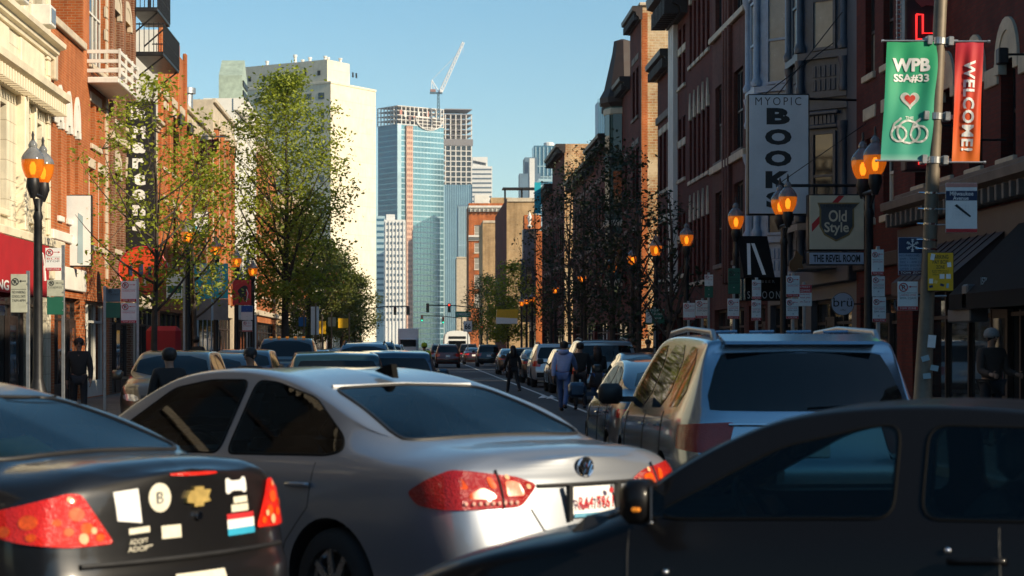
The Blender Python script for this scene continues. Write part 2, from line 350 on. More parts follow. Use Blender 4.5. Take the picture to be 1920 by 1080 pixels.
# ------------------------------------------------------------------ ground, road, pavements
def asphalt(name, base):
    m, nt, p = new_mat(name)
    tc = N(nt, 'ShaderNodeTexCoord'); nz = N(nt, 'ShaderNodeTexNoise'); setin(nz, Scale=0.35, Detail=10.0, Roughness=0.7); nt.links.new(tc.outputs['Object'], nz.inputs['Vector'])
    n2 = N(nt, 'ShaderNodeTexNoise'); setin(n2, Scale=90.0, Detail=3.0); nt.links.new(tc.outputs['Object'], n2.inputs['Vector'])
    vo = N(nt, 'ShaderNodeTexVoronoi', feature='DISTANCE_TO_EDGE'); setin(vo, Scale=0.22); nt.links.new(tc.outputs['Object'], vo.inputs['Vector'])
    col = mixrgb(nt, 1.0, ramp(nt, nz.outputs['Fac'], [(0.3, tuple(c*0.7 for c in base)), (0.7, tuple(c*1.35 for c in base))]), ramp(nt, n2.outputs['Fac'], [(0.3, (0.75,)*3), (0.7, (1.2,)*3)]), 'MULTIPLY')
    col = mixrgb(nt, 1.0, col, ramp(nt, vo.outputs['Distance'], [(0.0, (0.45,)*3), (0.012, (1,)*3)]), 'MULTIPLY')
    nt.links.new(col, p.inputs['Base Color']); setin(p, Roughness=0.8)
    b = N(nt, 'ShaderNodeBump'); setin(b, Strength=0.35, Distance=0.01); nt.links.new(n2.outputs['Fac'], b.inputs['Height']); nt.links.new(b.outputs[0], p.inputs['Normal'])
    return m
ASPH = asphalt('asphalt', (0.042, 0.044, 0.05)); SOIL = mat('ground_dirt', (0.09, 0.085, 0.075), 0.9, var=0.3, scale=0.3)
PAVE = brick('concrete_pavement', (0.17, 0.155, 0.135), (0.2, 0.18, 0.16), (0.08, 0.075, 0.07), bw=1.5, bh=1.5, ms=0.012, grime=0.35)
KERB = mat('kerb_concrete', (0.22, 0.21, 0.19), 0.8, var=0.25, scale=2)
LINEW = mat('road_paint_white', (0.62, 0.62, 0.6), 0.6, var=0.3, scale=5); LINEY = mat('road_paint_yellow', (0.6, 0.4, 0.05), 0.6, var=0.3, scale=5)
KL, KR, WL, WR = -5.5, 6.5, -9.3, 10.0
struct(MB().add([(-4000,-600,-0.02),(4000,-600,-0.02),(4000,7000,-0.02),(-4000,7000,-0.02)], [(0,1,2,3)]).build('ground', SOIL))
struct(MB().add([(KL,20,0),(KR,20,0),(KR,900,0),(KL,900,0)], [(0,1,2,3)]).build('road', ASPH))
struct(MB().add([(-70,-45,-0.004),(70,-45,-0.004),(70,24,-0.004),(-70,24,-0.004)], [(0,1,2,3)]).build('intersection_road', ASPH))
for nm, a, b, y0 in (('left_pavement', WL-0.5, KL-0.18, 27.0), ('right_pavement', KR+0.18, WR+0.5, 19.0)):
    struct(MB().box(a, b, y0, 700, -0.05, 0.13).build(nm, PAVE))
for nm, a, b, y0 in (('left_kerb', KL-0.18, KL, 27.0), ('right_kerb', KR, KR+0.18, 19.0)):
    struct(MB().bbox(a, b, y0, 700, -0.05, 0.135, 0.02).build(nm, KERB))
lm = MB()
for x in (0.35, 0.62):
    lm.add([(x,34,0.004),(x+0.11,34,0.004),(x+0.11,600,0.004),(x,600,0.004)], [(0,1,2,3)])
struct(lm.build('centre_line', LINEY))
lm = MB()
for (x, y0, y1) in ((4.1, 34, 600), (-3.1, 34, 600)): lm.add([(x,y0,0.004),(x+0.11,y0,0.004),(x+0.11,y1,0.004),(x,y1,0.004)], [(0,1,2,3)])
struct(lm.build('parking_lane_line', LINEW))
for i, (x0, x1, y) in enumerate([(0.9, 6.3, 27.0), (-5.3, 6.3, 29.0), (-5.3, 6.3, 31.6), (-5.3, 6.3, 95.0), (-5.3, 6.3, 98.0), (0.9, 6.3, 121), (-5.3, 6.3, 124)]):
    struct(MB().add([(x0,y,0.008),(x1,y,0.008),(x1,y+0.4,0.008),(x0,y+0.4,0.008)], [(0,1,2,3)]).build('crosswalk_line', LINEW))

# ------------------------------------------------------------------ building kit
class Bld:
    """front faces local -y, local x runs to the right seen from the front, z up; u = metres from the end nearest the camera"""
    def __init__(s, name, label, side, X, Y0, Y1, H, D, wall, sidem=None, rev=0.2, cat='building', parapet=0.5, group=None):
        s.W = Y1 - Y0; s.side = side; s.H = H; s.D = D; s.rev = rev; s.wall = wall; s.sidem = sidem or wall; s.op = []; s.par = parapet
        if side == 'L': s.r = thing(name, label, cat, (X, Y0, 0), R(90), group)
        elif side == 'R': s.r = thing(name, label, cat, (X, Y1, 0), R(-90), group)
        else: s.W = Y1 - Y0; s.r = thing(name, label, cat, (Y0, X, 0), 0, group)   # side 'F': X is the depth, Y0..Y1 the x range
    def x(s, u): return s.W - u if s.side == 'R' else u
    def xr(s, u0, u1): a, b = s.x(u0), s.x(u1); return (min(a, b), max(a, b))
    def win(s, u0, u1, z0, z1, **kw):
        a, b = s.xr(u0, u1); s.op.append((a, b, z0, z1)); return window(s.r, a, b, z0, z1, s.rev, **kw)
    def rows(s, n, zs, w, m0=0.8, m1=0.8, **kw):
        st = (s.W - m0 - m1) / n
        for (z0, z1) in zs:
            for i in range(n):
                c = m0 + st * (i + 0.5); s.win(c - w/2, c + w/2, z0, z1, **kw)
    def finish(s):
        W_, H, D, rv = s.W, s.H, s.D, s.rev
        xs = sorted({0, W_} | {o[0] for o in s.op} | {o[1] for o in s.op}); zs = sorted({0, H} | {o[2] for o in s.op} | {o[3] for o in s.op})
        b = MB()
        for i in range(len(xs) - 1):
            for k in range(len(zs) - 1):
                cx, cz = (xs[i]+xs[i+1])/2, (zs[k]+zs[k+1])/2
                if xs[i+1]-xs[i] < 1e-5 or zs[k+1]-zs[k] < 1e-5: continue
                if any(o[0] < cx < o[1] and o[2] < cz < o[3] for o in s.op): continue
                b.add([(xs[i],0,zs[k]),(xs[i+1],0,zs[k]),(xs[i+1],0,zs[k+1]),(xs[i],0,zs[k+1])], [(0,1,2,3)])
        for (a, c, z0, z1) in s.op:
            b.add([(a,0,z0),(c,0,z0),(c,0,z1),(a,0,z1),(a,rv+0.12,z0),(c,rv+0.12,z0),(c,rv+0.12,z1),(a,rv+0.12,z1)], [(0,4,5,1),(3,2,6,7),(0,3,7,4),(1,5,6,2)])
            b.add([(a,rv+0.12,z0),(c,rv+0.12,z0),(c,rv+0.12,z1),(a,rv+0.12,z1)], [(0,1,2,3)], 2)
        b.add([(0,0,0),(0,D,0),(0,D,H),(0,0,H)], [(0,3,2,1)], 1); b.add([(W_,0,0),(W_,D,0),(W_,D,H),(W_,0,H)], [(0,1,2,3)], 1); b.add([(0,D,0),(W_,D,0),(W_,D,H),(0,D,H)], [(0,3,2,1)], 1)
        p = s.par; t = 0.3
        b.add([(0,0,H),(W_,0,H),(W_,D,H),(0,D,H),(t,t,H),(W_-t,t,H),(W_-t,D-t,H),(t,D-t,H),(t,t,H-p),(W_-t,t,H-p),(W_-t,D-t,H-p),(t,D-t,H-p)],
              [(0,1,5,4),(1,2,6,5),(2,3,7,6),(3,0,4,7),(4,5,9,8),(5,6,10,9),(6,7,11,10),(7,4,8,11)], 1)
        b.add([(t,t,H-p),(W_-t,t,H-p),(W_-t,D-t,H-p),(t,D-t,H-p)], [(0,1,2,3)], 2)
        me = bpy.data.meshes.new('wall'); me.from_pydata(b.v, [], b.f)
        for m in (s.wall, s.sidem, ROOFM): me.materials.append(m)
        me.polygons.foreach_set('material_index', b.m); link('wall', me, s.r)
        return s.r
    def band(s, z0, z1, out, m, u0=None, u1=None, name='stone_band'):
        a, b = s.xr(u0 if u0 is not None else 0.012, u1 if u1 is not None else s.W - 0.012)
        return MB().bbox(a, b, -out, 0.03, z0, z1, min(0.02, out*0.3)).build(name, m, s.r)
    def cornice(s, z, h, out, m, dent=0.35, u0=0.0, u1=None, name='cornice'):
        a, b = s.xr(u0, u1 if u1 is not None else s.W); a -= 0.06; b += 0.06
        prof = [(0.05, 0), (-out*0.25, 0), (-out*0.3, h*0.22), (-out*0.55, h*0.3), (-out*0.6, h*0.55), (-out, h*0.66), (-out*1.04, h*0.95), (-out*0.95, h), (0.05, h)]
        mb = MB().prismx([(y, z+q) for y, q in prof], a, b)
        c = mb.build(name, m, s.r)
        if dent:
            n = int((b - a) / dent)
            for i in range(n):
                q = a + (i + 0.5) * (b - a) / n
                link('dentil', cached('dentil', (round(out, 3), round(h, 3), m.name), lambda: MB().bbox(-0.055, 0.055, -out*0.85, -out*0.3, -h*0.02, h*0.5, 0.008).mesh('dentil', m)), c, (q, 0, z))
        return c
    def pier(s, u0, u1, z0, z1, out, m, name='pilaster'):
        a, b = s.xr(u0, u1); return MB().bbox(a, b, -out, 0.03, z0, z1, min(0.03, out*0.3)).build(name, m, s.r)
    def shop(s, u0, u1, z1=2.9, fm=None, door=None, n=3, lit=None):
        """shopfront: bulkhead, framed panes, recessed door"""
        fm = fm or DARKWOOD; a, b = s.xr(u0, u1); s.op.append((a, b, 0.14, z1)); rv = s.rev
        sw = MB().box(a+0.002, b-0.002, rv-0.06, rv+0.1, 0.14, 0.6)
        for i in range(n + 1):
            q = a + 0.04 + (b - a - 0.08) * i / n; sw.box(q-0.04, q+0.04, rv-0.05, rv+0.09, 0.6, z1-0.002)
        sw.box(a+0.08, b-0.08, rv-0.045, rv+0.08, z1-0.09, z1-0.003); sw.box(a+0.08, b-0.08, rv-0.045, rv+0.08, z1-0.62, z1-0.55)
        w = sw.build('shop_window', fm, s.r)
        for i in range(n):
            q0 = a + 0.08 + (b - a - 0.08) * i / n; q1 = a + (b - a - 0.08) * (i + 1) / n
            MB().box(q0, q1, rv+0.01, rv+0.03, 0.6, z1-0.09).build('pane', PANE if not (lit and rnd.random() < lit) else PANEC, w)
        if door is not None:
            c = s.x(door); d = MB().box(c-0.45, c+0.45, rv-0.085, rv-0.065, 0.15, 2.25).box(c-0.52, c-0.45, rv-0.1, rv, 0.15, 2.32).box(c+0.45, c+0.52, rv-0.1, rv, 0.15, 2.32).box(c-0.45, c+0.45, rv-0.1, rv, 2.25, 2.32).build('door', fm, s.r)
            MB().box(c-0.34, c+0.34, rv-0.092, rv-0.088, 0.75, 2.1).build('pane', PANE, d); MB().tube([(c+0.38, rv-0.13, 0.95), (c+0.38, rv-0.13, 1.25)], 0.012, 6).build('handle', CHROME, d)
    def awning(s, u0, u1, z0, z1, out, m, name='awning', val=0.25, ribs=True):
        a, b = s.xr(u0, u1); n = max(2, int((b - a) / 0.5)); mb = MB()
        mb.prismx([(0.02, z1), (-out, z0+val), (-out, z0), (-out+0.03, z0), (-out+0.03, z0+val-0.02), (0.02, z1-0.06)], a, b)
        for q in (a, b - 0.02): mb.prismx([(0.0, z1-0.03), (-out+0.01, z0+val-0.03), (-out+0.01, z0+0.02), (0.0, z0+0.02)], q, q + 0.02)
        for i in range(1, n if ribs else 1):
            q = a + (b - a) * i / n; mb.prismx([(0.0, z1+0.012), (-out-0.008, z0+val+0.008), (-out-0.008, z0+val-0.02), (0.0, z1-0.02)], q-0.012, q+0.012)
        return mb.build(name, m, s.r)
CACHE = {}
def cached(kind, key, fn):
    k = (kind,) + tuple(key)
    if k not in CACHE: CACHE[k] = fn()
    return CACHE[k]
def arch_poly(w, rise, t, n=10, point=False):
    """arched lintel outline in (x,z), springing at z=0, centred"""
    o = []
    def crv(hw, r_, k):
        if point: return [(-hw + 2*hw*i/n, r_ * (1 - abs(2*i/n - 1)**1.4) + k) for i in range(n + 1)]
        return [(hw * math.cos(math.pi - math.pi*i/n), r_ * math.sin(math.pi*i/n) + k) for i in range(n + 1)]
    return crv(w/2 + t, rise + t, 0) + crv(w/2, rise, 0)[::-1]
def window(parent, a, b, z0, z1, rev, frame=None, lintel='flat', lm=None, sill=True, sm=None, panes=None, mull=0, rise=0.25, rail=True, sash=0.06):
    frame = frame or DARKWOOD; lm = lm or STONE; sm = sm or lm; w, h = b - a, z1 - z0; key = (round(w, 3), round(h, 3), frame.name, mull, rail, sash)
    def mk():
        q = MB(); t = sash
        q.box(0.003, t, 0, 0.08, 0.003, h-0.003).box(w-t, w-0.003, 0, 0.08, 0.003, h-0.003).box(t, w-t, 0, 0.08, h-t, h-0.003).box(t, w-t, 0, 0.08, 0.003, t)
        if rail: q.box(t, w-t, -0.012, 0.075, h/2-0.03, h/2+0.03)
        for i in range(mull): c = w * (i + 1) / (mull + 1); q.box(c-0.03, c+0.03, -0.008, 0.07, t, h-t)
        return q.mesh('window', frame)
    wo = link('window', cached('win', key, mk), parent, (a, rev - 0.07, z0))
    pm = panes or rnd.choice([PANE, PANE, PANE, PANEC, PANEB])
    ph = cached('pane', (round(w, 3), round(h, 3), pm.name, sash), lambda: MB().box(sash, w-sash, 0.03, 0.045, sash, h/2).mesh('pane', pm))
    p1 = link('pane', ph, wo); 
    pu = cached('pane', (round(w, 3), round(h, 3), 'u', (panes or PANE).name, sash), lambda: MB().box(sash, w-sash, 0.02, 0.035, h/2, h-sash).mesh('pane', panes or PANE)); link('pane', pu, wo)
    rv = rev - 0.07
    if sill: link('sill', cached('sill', (round(w, 3), rev, sm.name), lambda: MB().bbox(-0.09, w+0.09, -rv-0.08, 0.06, -0.15, -0.004, 0.015).mesh('sill', sm)), wo)
    if lintel == 'flat': link('lintel', cached('lin', (round(w, 3), rev, lm.name), lambda: MB().bbox(-0.12, w+0.12, -rv-0.035, -rv+0.1, h+0.004, h+0.28, 0.012).mesh('lintel', lm)), wo)
    elif lintel in ('arch', 'point'):
        def mk2():
            q = MB(); pl = [(x + w/2, z + h + 0.005) for x, z in arch_poly(w, rise, 0.22, 12, lintel == 'point')]
            n = len(pl) // 2
            for i in range(n - 1): q.prism([pl[i], pl[i+1], pl[2*n-2-i], pl[2*n-1-i]], -rv-0.05, -rv+0.1)
            q.prism([(0, h+0.004)] + [(x + w/2, z + h + 0.004) for x, z in arch_poly(w, rise, 0.0, 12, lintel == 'point')[:n]] + [(w, h+0.004)], -rv-0.03, -rv+0.05)
            q.bbox(-0.24, 0.02, -rv-0.055, -rv+0.1, h-0.2, h+0.003, 0.01).bbox(w-0.02, w+0.24, -rv-0.055, -rv+0.1, h-0.2, h+0.003, 0.01)
            return q.mesh('lintel', lm)
        link('lintel', cached('lin2', (round(w, 3), round(h, 3), lintel, rise, lm.name, rev), mk2), wo)
    elif lintel == 'spike':                                    # pale pointed keystones over the head
        def mk3():
            q = MB(); m_ = max(1, int(w / 0.9))
            for i in range(m_): c = w * (i + 0.5) / m_; q.prism([(c-0.16, h+0.02), (c+0.16, h+0.02), (c+0.16, h+0.45), (c, h+1.0), (c-0.16, h+0.45)], -rv-0.06, -rv+0.06)
            return q.mesh('lintel', lm)
        link('lintel', cached('lin3', (round(w, 3), lm.name), mk3), wo)
    return wo
def blocks(b, us, z0, z1, m, out=0.05, name='quoin', h=0.4):
    n = int((z1 - z0) / h)
    for u in us:
        for i in range(n):
            w = 0.42 if i % 2 else 0.28; a, c = b.xr(u, u + w if u < b.W/2 else u - w)
            zz = z0 + i*h
            link(name, cached(name, (round(c-a, 3), h, m.name, out), lambda: MB().bbox(0, c-a, -out, 0.03, 0.01, h-0.01, 0.012).mesh(name, m)), b.r, (a, 0, zz))
# ------------------------------------------------------------------ left side of the street (sunlit)
b = Bld('terracotta_building', 'cream glazed terracotta building with heavy cornices, nearest on the left', 'L', WL, 33, 50.7, 14.5, 16, CREAM_TILE, rev=0.3)
b.shop(0.6, 8.0, 3.2, n=5); b.shop(9.2, 17.0, 3.2, n=5, door=14.0)
for i in range(4):
    u = 1.0 + i * 4.3
    for z0, z1 in ((4.7, 7.1), (9.4, 11.9)): b.win(u, u+1.15, z0, z1, frame=WHITEWOOD, lintel='none', sm=CREAM, panes=PANEB if z0 < 6 else None); b.win(u+1.45, u+2.6, z0, z1, frame=WHITEWOOD, lintel='none', sm=CREAM)
    b.pier(u-0.55, u-0.15, 4.3, 7.5, 0.22, CREAM); b.pier(u-0.55, u-0.15, 9.3, 12.4, 0.2, CREAM); b.pier(u+1.2, u+1.4, 4.3, 7.4, 0.12, CREAM)
    b.pier(u-0.3, u+2.6, 8.05, 8.85, 0.07, CREAM, 'relief_panel')
b.cornice(7.45, 0.55, 0.5, CREAM, 0.3); b.cornice(8.9, 0.4, 0.38, CREAM, 0.0); b.cornice(3.7, 0.55, 0.35, CREAM, 0.28); b.band(3.3, 3.68, 0.12, CREAM, name='sign_fascia'); b.cornice(13.4, 0.9, 0.8, CREAM, 0.5)
for u, z in ((15.6, 9.4), (12.2, 9.4)):
    a, c = b.xr(u-0.35, u+0.35); ac = MB().bbox(a, c, -0.45, 0.15, z, z+0.5, 0.02).build('air_conditioner', WHITEWOOD, b.r)
    MB().box(a+0.07, c-0.07, -0.462, -0.452, z+0.08, z+0.42).build('grille', GREYM, ac)
for u in (17.35,): blocks(b, (u,), 4.4, 13.2, CREAM, 0.07)
TERRA = b.finish()
b = Bld('red_brick_building', 'low orange-red brick house with white arched lintels beside the cream building', 'L', WL, 50.7, 55.6, 10.0, 14, ORANGE_BRICK, ORANGE_BRICK)
b.shop(0.5, 4.4, 2.9, n=3, door=3.8)
for i in range(3): u = 1.0 + i*1.3; b.win(u, u+0.5, 5.0, 7.5, lintel='arch', lm=WHITEW, rise=0.7, frame=DARKWOOD, panes=PANE)
b.band(7.35, 7.65, 0.06, WHITEW, 0.1, 0.85); b.band(4.35, 4.6, 0.08, WHITEW); b.band(9.85, 10.06, 0.12, STONE, name='coping'); b.pier(0.02, 0.4, 8.4, 9.5, 0.12, STONE, 'corner_stone')
b.band(3.1, 3.7, 0.1, WHITEW, name='sign_fascia'); b.finish()
b = Bld('balcony_building', 'orange brick building with tall window bay and white railed balcony', 'L', WL, 55.6, 60.4, 13.6, 14, ORANGE_BRICK, ORANGE_BRICK)
b.shop(0.4, 4.4, 2.9, n=3, door=0.9, fm=WHITEWOOD)
b.win(1.1, 3.9, 9.7, 12.8, frame=WHITEWOOD, mull=3, lintel='none', lm=STONE); b.win(1.3, 2.0, 7.4, 8.6, frame=WHITEWOOD, panes=PANEB, lm=STONE); b.win(2.3, 3.0, 7.4, 8.6, frame=WHITEWOOD, panes=PANEB); b.win(1.0, 1.9, 4.5, 6.7, frame=WHITEWOOD, panes=PANEB); b.win(2.7, 3.6, 4.5, 6.7, frame=WHITEWOOD)
bal = MB().bbox(0.7, 4.4, -0.9, 0, 9.05, 9.22, 0.02).build('balcony', WHITEWOOD, b.r)
for k in range(3): MB().box(0.7, 4.4, -0.93, -0.88, 9.35+k*0.27, 9.45+k*0.27).box(0.7, 0.75, -0.88, 0, 9.35+k*0.27, 9.45+k*0.27).box(4.35, 4.4, -0.88, 0, 9.35+k*0.27, 9.45+k*0.27).build('rail', WHITEWOOD, bal)
for q in (0.72, 1.95, 3.2, 4.38): MB().box(q-0.03, q+0.03, -0.95, -0.89, 9.2, 10.02).build('baluster', WHITEWOOD, bal)
blocks(b, (4.3,), 3.6, 13.3, STONE, 0.05, h=0.34); b.finish()
b = Bld('brown_brick_building', 'tall brown brick building with a boarded arched window in yellow', 'L', WL, 60.4, 65.5, 15.0, 14, BROWN_BRICK)
b.shop(0.5, 4.6, 2.9, n=3, door=2.5)
for z0, z1 in ((4.6, 7.0), (8.6, 12.0)):
    for u in (0.7, 2.9): b.win(u, u+1.45, z0, z1, lintel='arch', lm=STONE, rise=0.45, frame=WOOD, panes=YBOARD if u > 2 else PANE)
b.pier(0.05, 0.5, 3.6, 14.4, 0.1, BROWN_BRICK); b.pier(2.3, 2.75, 3.6, 14.4, 0.1, BROWN_BRICK); b.pier(4.6, 5.05, 3.6, 14.4, 0.1, BROWN_BRICK); b.band(7.9, 8.15, 0.12, STONE); b.cornice(14.4, 0.6, 0.4, STONE, 0.4); b.finish()
b = Bld('low_stucco_building', 'low pale stucco shop building below the black fire balcony', 'L', WL, 65.5, 71.7, 9.6, 12, STONE, BROWN_BRICK)
b.shop(0.5, 5.6, 2.9, n=4, door=4.4); b.rows(2, ((4.6, 6.6), (7.2, 8.9)), 1.3, frame=DARKWOOD, lm=STONE); b.cornice(9.3, 0.35, 0.25, STONE, 0); b.finish()
# black fire balconies
fb = thing('fire_balcony', 'black iron fire escape balconies hanging high on the left brick wall', 'balcony', (WL, 65.2, 0), R(90))
for z, x0, x1, o in ((12.55, -0.1, 3.2, 0.85), (11.2, 0.6, 5.0, 0.95)):
    pl = MB().bbox(x0, x1, -o, 0, z, z+0.14, 0.02)
    for q in (x0+0.3, x1-0.3): pl.tube([(q, -o+0.05, z), (q, 0.0, z-0.7)], 0.03, 6)
    p_ = pl.build('platform', BLACKM, fb)
    MB().tube([(x0, 0, z+1.05), (x0, -o, z+1.05), (x1, -o, z+1.05), (x1, 0, z+1.05)], 0.025, 6).tube([(x0, -o, z+0.55), (x1, -o, z+0.55)], 0.015, 6).build('handrail', BLACKM, p_)
    n = int((x1 - x0) / 0.16)
    for i in range(n + 1):
        q = x0 + (x1 - x0) * i / n; link('baluster', cached('fbal', (1,), lambda: MB().box(-0.012, 0.012, -0.012, 0.012, 0, 1.0).mesh('baluster', BLACKM)), p_, (q, -o, z+0.1))
    for i in range(6):
        for q in (x0, x1): link('baluster', CACHE[('fbal', 1)], p_, (q, -o + o*i/6, z+0.1))
MB().tube([(0.3, -0.5, 12.6), (0.3, -0.5, 14.5)], 0.03, 6).tube([(0.75, -0.5, 12.6), (0.75, -0.5, 14.5)], 0.03, 6).build('ladder', BLACKM, fb)
b = Bld('orange_brick_building', 'orange brick building with white painted end wall past the fire balcony', 'L', WL, 71.7, 80.2, 13.0, 12, ORANGE_BRICK, WHITEW)
b.shop(0.6, 7.9, 2.9, n=5, door=4.2); b.rows(4, ((4.7, 6.9), (8.2, 10.4)), 1.05, lintel='flat', lm=STONE, frame=DARKWOOD); b.band(10.75, 11.05, 0.08, STONE)
for u in (0.4, 2.9, 5.4, 7.9): b.pier(u, u+0.35, 3.8, 13.3, 0.12, ORANGE_BRICK)
for u in (2.0, 5.0): MB().tube([(b.x(u), -0.05, 10.0), (b.x(u), -0.55, 10.2)], 0.03, 6).lathe([(0.05, 0.2), (0.14, 0.05), (0.14, -0.2), (0.06, -0.3)], 8, (b.x(u), -0.6, 10.0)).build('wall_lantern', BLACKM, b.r)
b.finish()
b = Bld('pillared_building', 'stone and brick building with brick pillars past the orange brick one', 'L', WL, 91.2, 102, 12.9, 12, STONE, STONE)
b.shop(0.8, 10, 3.0, n=6, door=5); b.band(12.75, 12.95, 0.14, STONE, name='coping')
for i in range(4):
    u = 0.5 + i*2.68; b.pier(u, u+0.85, 3.6, 11.6, 0.16, ORANGE_BRICK, 'brick_pillar'); b.pier(u-0.1, u+0.95, 11.6, 12.0, 0.26, STONE, 'pillar_cap')
    if i < 3:
        for z0, z1 in ((4.2, 6.8), (7.8, 10.9)): b.win(u+1.05, u+2.5, z0, z1, frame=DARKWOOD, lintel='none', mull=1, lm=STONE)
b.finish()
b = Bld('deck_building', 'brick-pillared stone building with a roof deck and steel flues', 'L', WL, 80.2, 91.2, 11.3, 12, STONE, BROWN_BRICK)
b.shop(0.8, 10, 3.0, n=6, door=5)
for i in range(4):
    u = 0.5 + i * 2.68; b.pier(u, u+0.85, 3.6, 10.4, 0.16, ORANGE_BRICK, 'brick_pillar'); b.pier(u-0.1, u+0.95, 10.4, 10.8, 0.26, STONE, 'pillar_cap')
    if i < 3:
        for z0, z1 in ((4.2, 6.6), (7.4, 9.9)): b.win(u+1.05, u+2.5, z0, z1, frame=DARKWOOD, lintel='none', mull=1, lm=STONE)
b.band(11.12, 11.34, 0.14, STONE, name='coping')
dk = MB()
for i in range(21): dk.box(b.x(0.4+i*0.5)-0.05, b.x(0.4+i*0.5)+0.05, 2.0, 2.06, 11.0, 12.4)
dk.box(0.3, 10.7, 1.98, 2.1, 12.4, 12.52).box(0.3, 10.7, 1.98, 2.1, 11.1, 11.22); dk.build('deck_railing', WOOD, b.r)
for u, z in ((4.6, 13.2), (8.6, 13.1)): MB().lathe([(0.26, 11.2), (0.26, z-0.25), (0.38, z-0.25), (0.38, z), (0.05, z+0.06)], 14, (b.x(u), 0.9, 0)).build('flue_pipe', GREYM, b.r, smooth=40)
b.finish()
b = Bld('white_dormer_building', 'white painted building with pale green dormer next to the big green tree', 'L', WL, 102, 116, 14.3, 1.6, WHITEW, WHITEW, parapet=0.2)
b.shop(0.8, 13, 3.0, n=6, door=5)
b.rows(6, ((4.4, 6.7), (7.8, 10.1), (11.1, 13.3)), 1.1, frame=WHITEWOOD, lm=WHITEW); b.cornice(13.7, 0.6, 0.6, WHITEW, 0.45)
MB().prism([(1.0, 14.3), (4.2, 14.3), (4.2, 15.6), (2.6, 16.6), (1.0, 15.6)], -0.3, 0.9).build('dormer', mat('pale_green_metal', (0.36, 0.44, 0.36), 0.5), b.r)
for z in (14.6, 15.1): MB().box(1.3, 3.9, -0.36, -0.3, z, z+0.28).build('louvre', BLACKM, b.r)
b.finish()
specs = [('brick_storefront_building', 'brick block half hidden by the big green tree', 116, 132, 13.5, ORANGE_BRICK, 6), ('tan_storefront_building', 'tan brick block far down the left side', 132, 150, 11.0, TAN_BRICK, 7),
         ('red_storefront_building', 'red brick block beyond the tan one on the left', 150, 176, 13.0, RED_BRICK, 9), ('cream_storefront_building', 'cream block beyond the red one on the left', 176, 205, 10.0, CREAM_TILE, 9),
         ('distant_brick_block', 'long brick block far off on the left before the high-rise', 205, 262, 12.0, ORANGE_BRICK, 14), ('distant_stone_block', 'last pale stone block at the left street end', 262, 340, 10.5, STONE, 16)]
for nm, lb, y0, y1, h, m, n in specs:
    b = Bld(nm, lb, 'L', WL, y0, y1, h, 12, m, TAN_BRICK); b.shop(0.8, y1-y0-0.8, 3.0, n=n)
    b.rows(n, ((4.6, 6.9), (8.0, 9.6) if h < 11.5 else (8.2, 10.5)), 1.15, frame=WHITEWOOD if n % 2 else DARKWOOD, lm=STONE); b.cornice(h-0.6, 0.6, 0.45, STONE, 0.6); b.band(3.4, 3.7, 0.15, STONE); b.finish()
# unseen corner and rear blocks, added for reflections and to shade the SUV
for nm, lb, sd, X, y0, y1, h, m in (('unseen_dark_block', 'unseen dark brick block added left of the junction for reflections', 'L', -14.5, 0, 26, 15, GREY_BRICK), ('unseen_corner_block', 'unseen brick block added right of the junction to shade the SUV', 'R', 10.5, 5.2, 16.5, 11.0, DARK_BRICK)):
    b = Bld(nm, lb, sd, X, y0, y1, h, 14 if sd == 'L' else 18, m); b.shop(0.8, y1-y0-0.8, 3.0, n=6); n = int((y1-y0)/2.6); b.rows(n, ((4.4, 6.7), (7.8, 10.1)), 1.1, lm=STONE); b.cornice(h-0.7, 0.7, 0.6, STONE, 0.5); b.finish()
for k, (x0, x1, y, h, m) in enumerate(((-90, -36, -60, 13, ROSE_BRICK), (-35, -8, -60, 15, DARK_BRICK), (-7, 22, -60, 12, BROWN_BRICK), (23, 60, -60, 13, DARK_BRICK))):
    bb = thing('unseen_brick_block', ('rose', 'dark red', 'brown', 'far dark')[k] + ' brick block added behind the camera for reflections', 'building', (x1, y, 0), R(180))
    w = x1 - x0; q = MB().box(0, w, 0, 14, 0, h); q.build('wall', m, bb)
    for i in range(int(w / 3)):
        for z in (4.5, 8.0): link('window', cached('bkwin', (1,), lambda: MB().box(-0.6, 0.6, -0.03, 0.05, 0, 2.1).mesh('window', PANE)), bb, (1.5 + i*3, 0, z))
    MB().prismx([(0.05, h-0.1), (-0.5, h-0.1), (-0.6, h+0.4), (0.05, h+0.4)], -0.05, w+0.05).build('cornice', STONE, bb)

# ------------------------------------------------------------------ right side of the street (in shade)
b = Bld('arched_window_building', 'dark red brick building with tall stone arched windows at the right edge', 'R', WR, 24.5, 41, 12.6, 14, DARK_BRICK, rev=0.28)
b.shop(0.8, 6.6, 2.75, n=4, door=4.0, fm=DARKWOOD); b.shop(7.6, 15.6, 2.75, n=5, door=10.3)
for i in range(8): u = 0.9 + i*1.95; b.win(u, u+0.85, 4.8, 6.45, lintel='arch', lm=STONE, rise=0.5, frame=BLACKM, panes=PANE); b.win(u, u+0.85, 8.6, 11.0, lintel='arch', lm=STONE, rise=0.4, frame=BLACKM)
for i in range(9): u = -0.05 + i*1.95; b.band(6.1, 6.42, 0.045, STONE, max(0.02, u-0.05), min(16.48, u+0.7))
b.cornice(4.05, 0.5, 0.42, GREYSTONE, 0.4); b.band(3.2, 4.0, 0.1, DARKWOOD, name='sign_fascia'); b.band(4.56, 4.7, 0.16, GREYSTONE); b.cornice(12.0, 0.7, 0.6, GREYSTONE, 0.5)
b.awning(9.0, 13.2, 2.55, 3.65, 1.0, BROWNAWN); aw = b.awning(3.3, 8.2, 2.2, 3.75, 1.25, BLACKAWN, ribs=False)
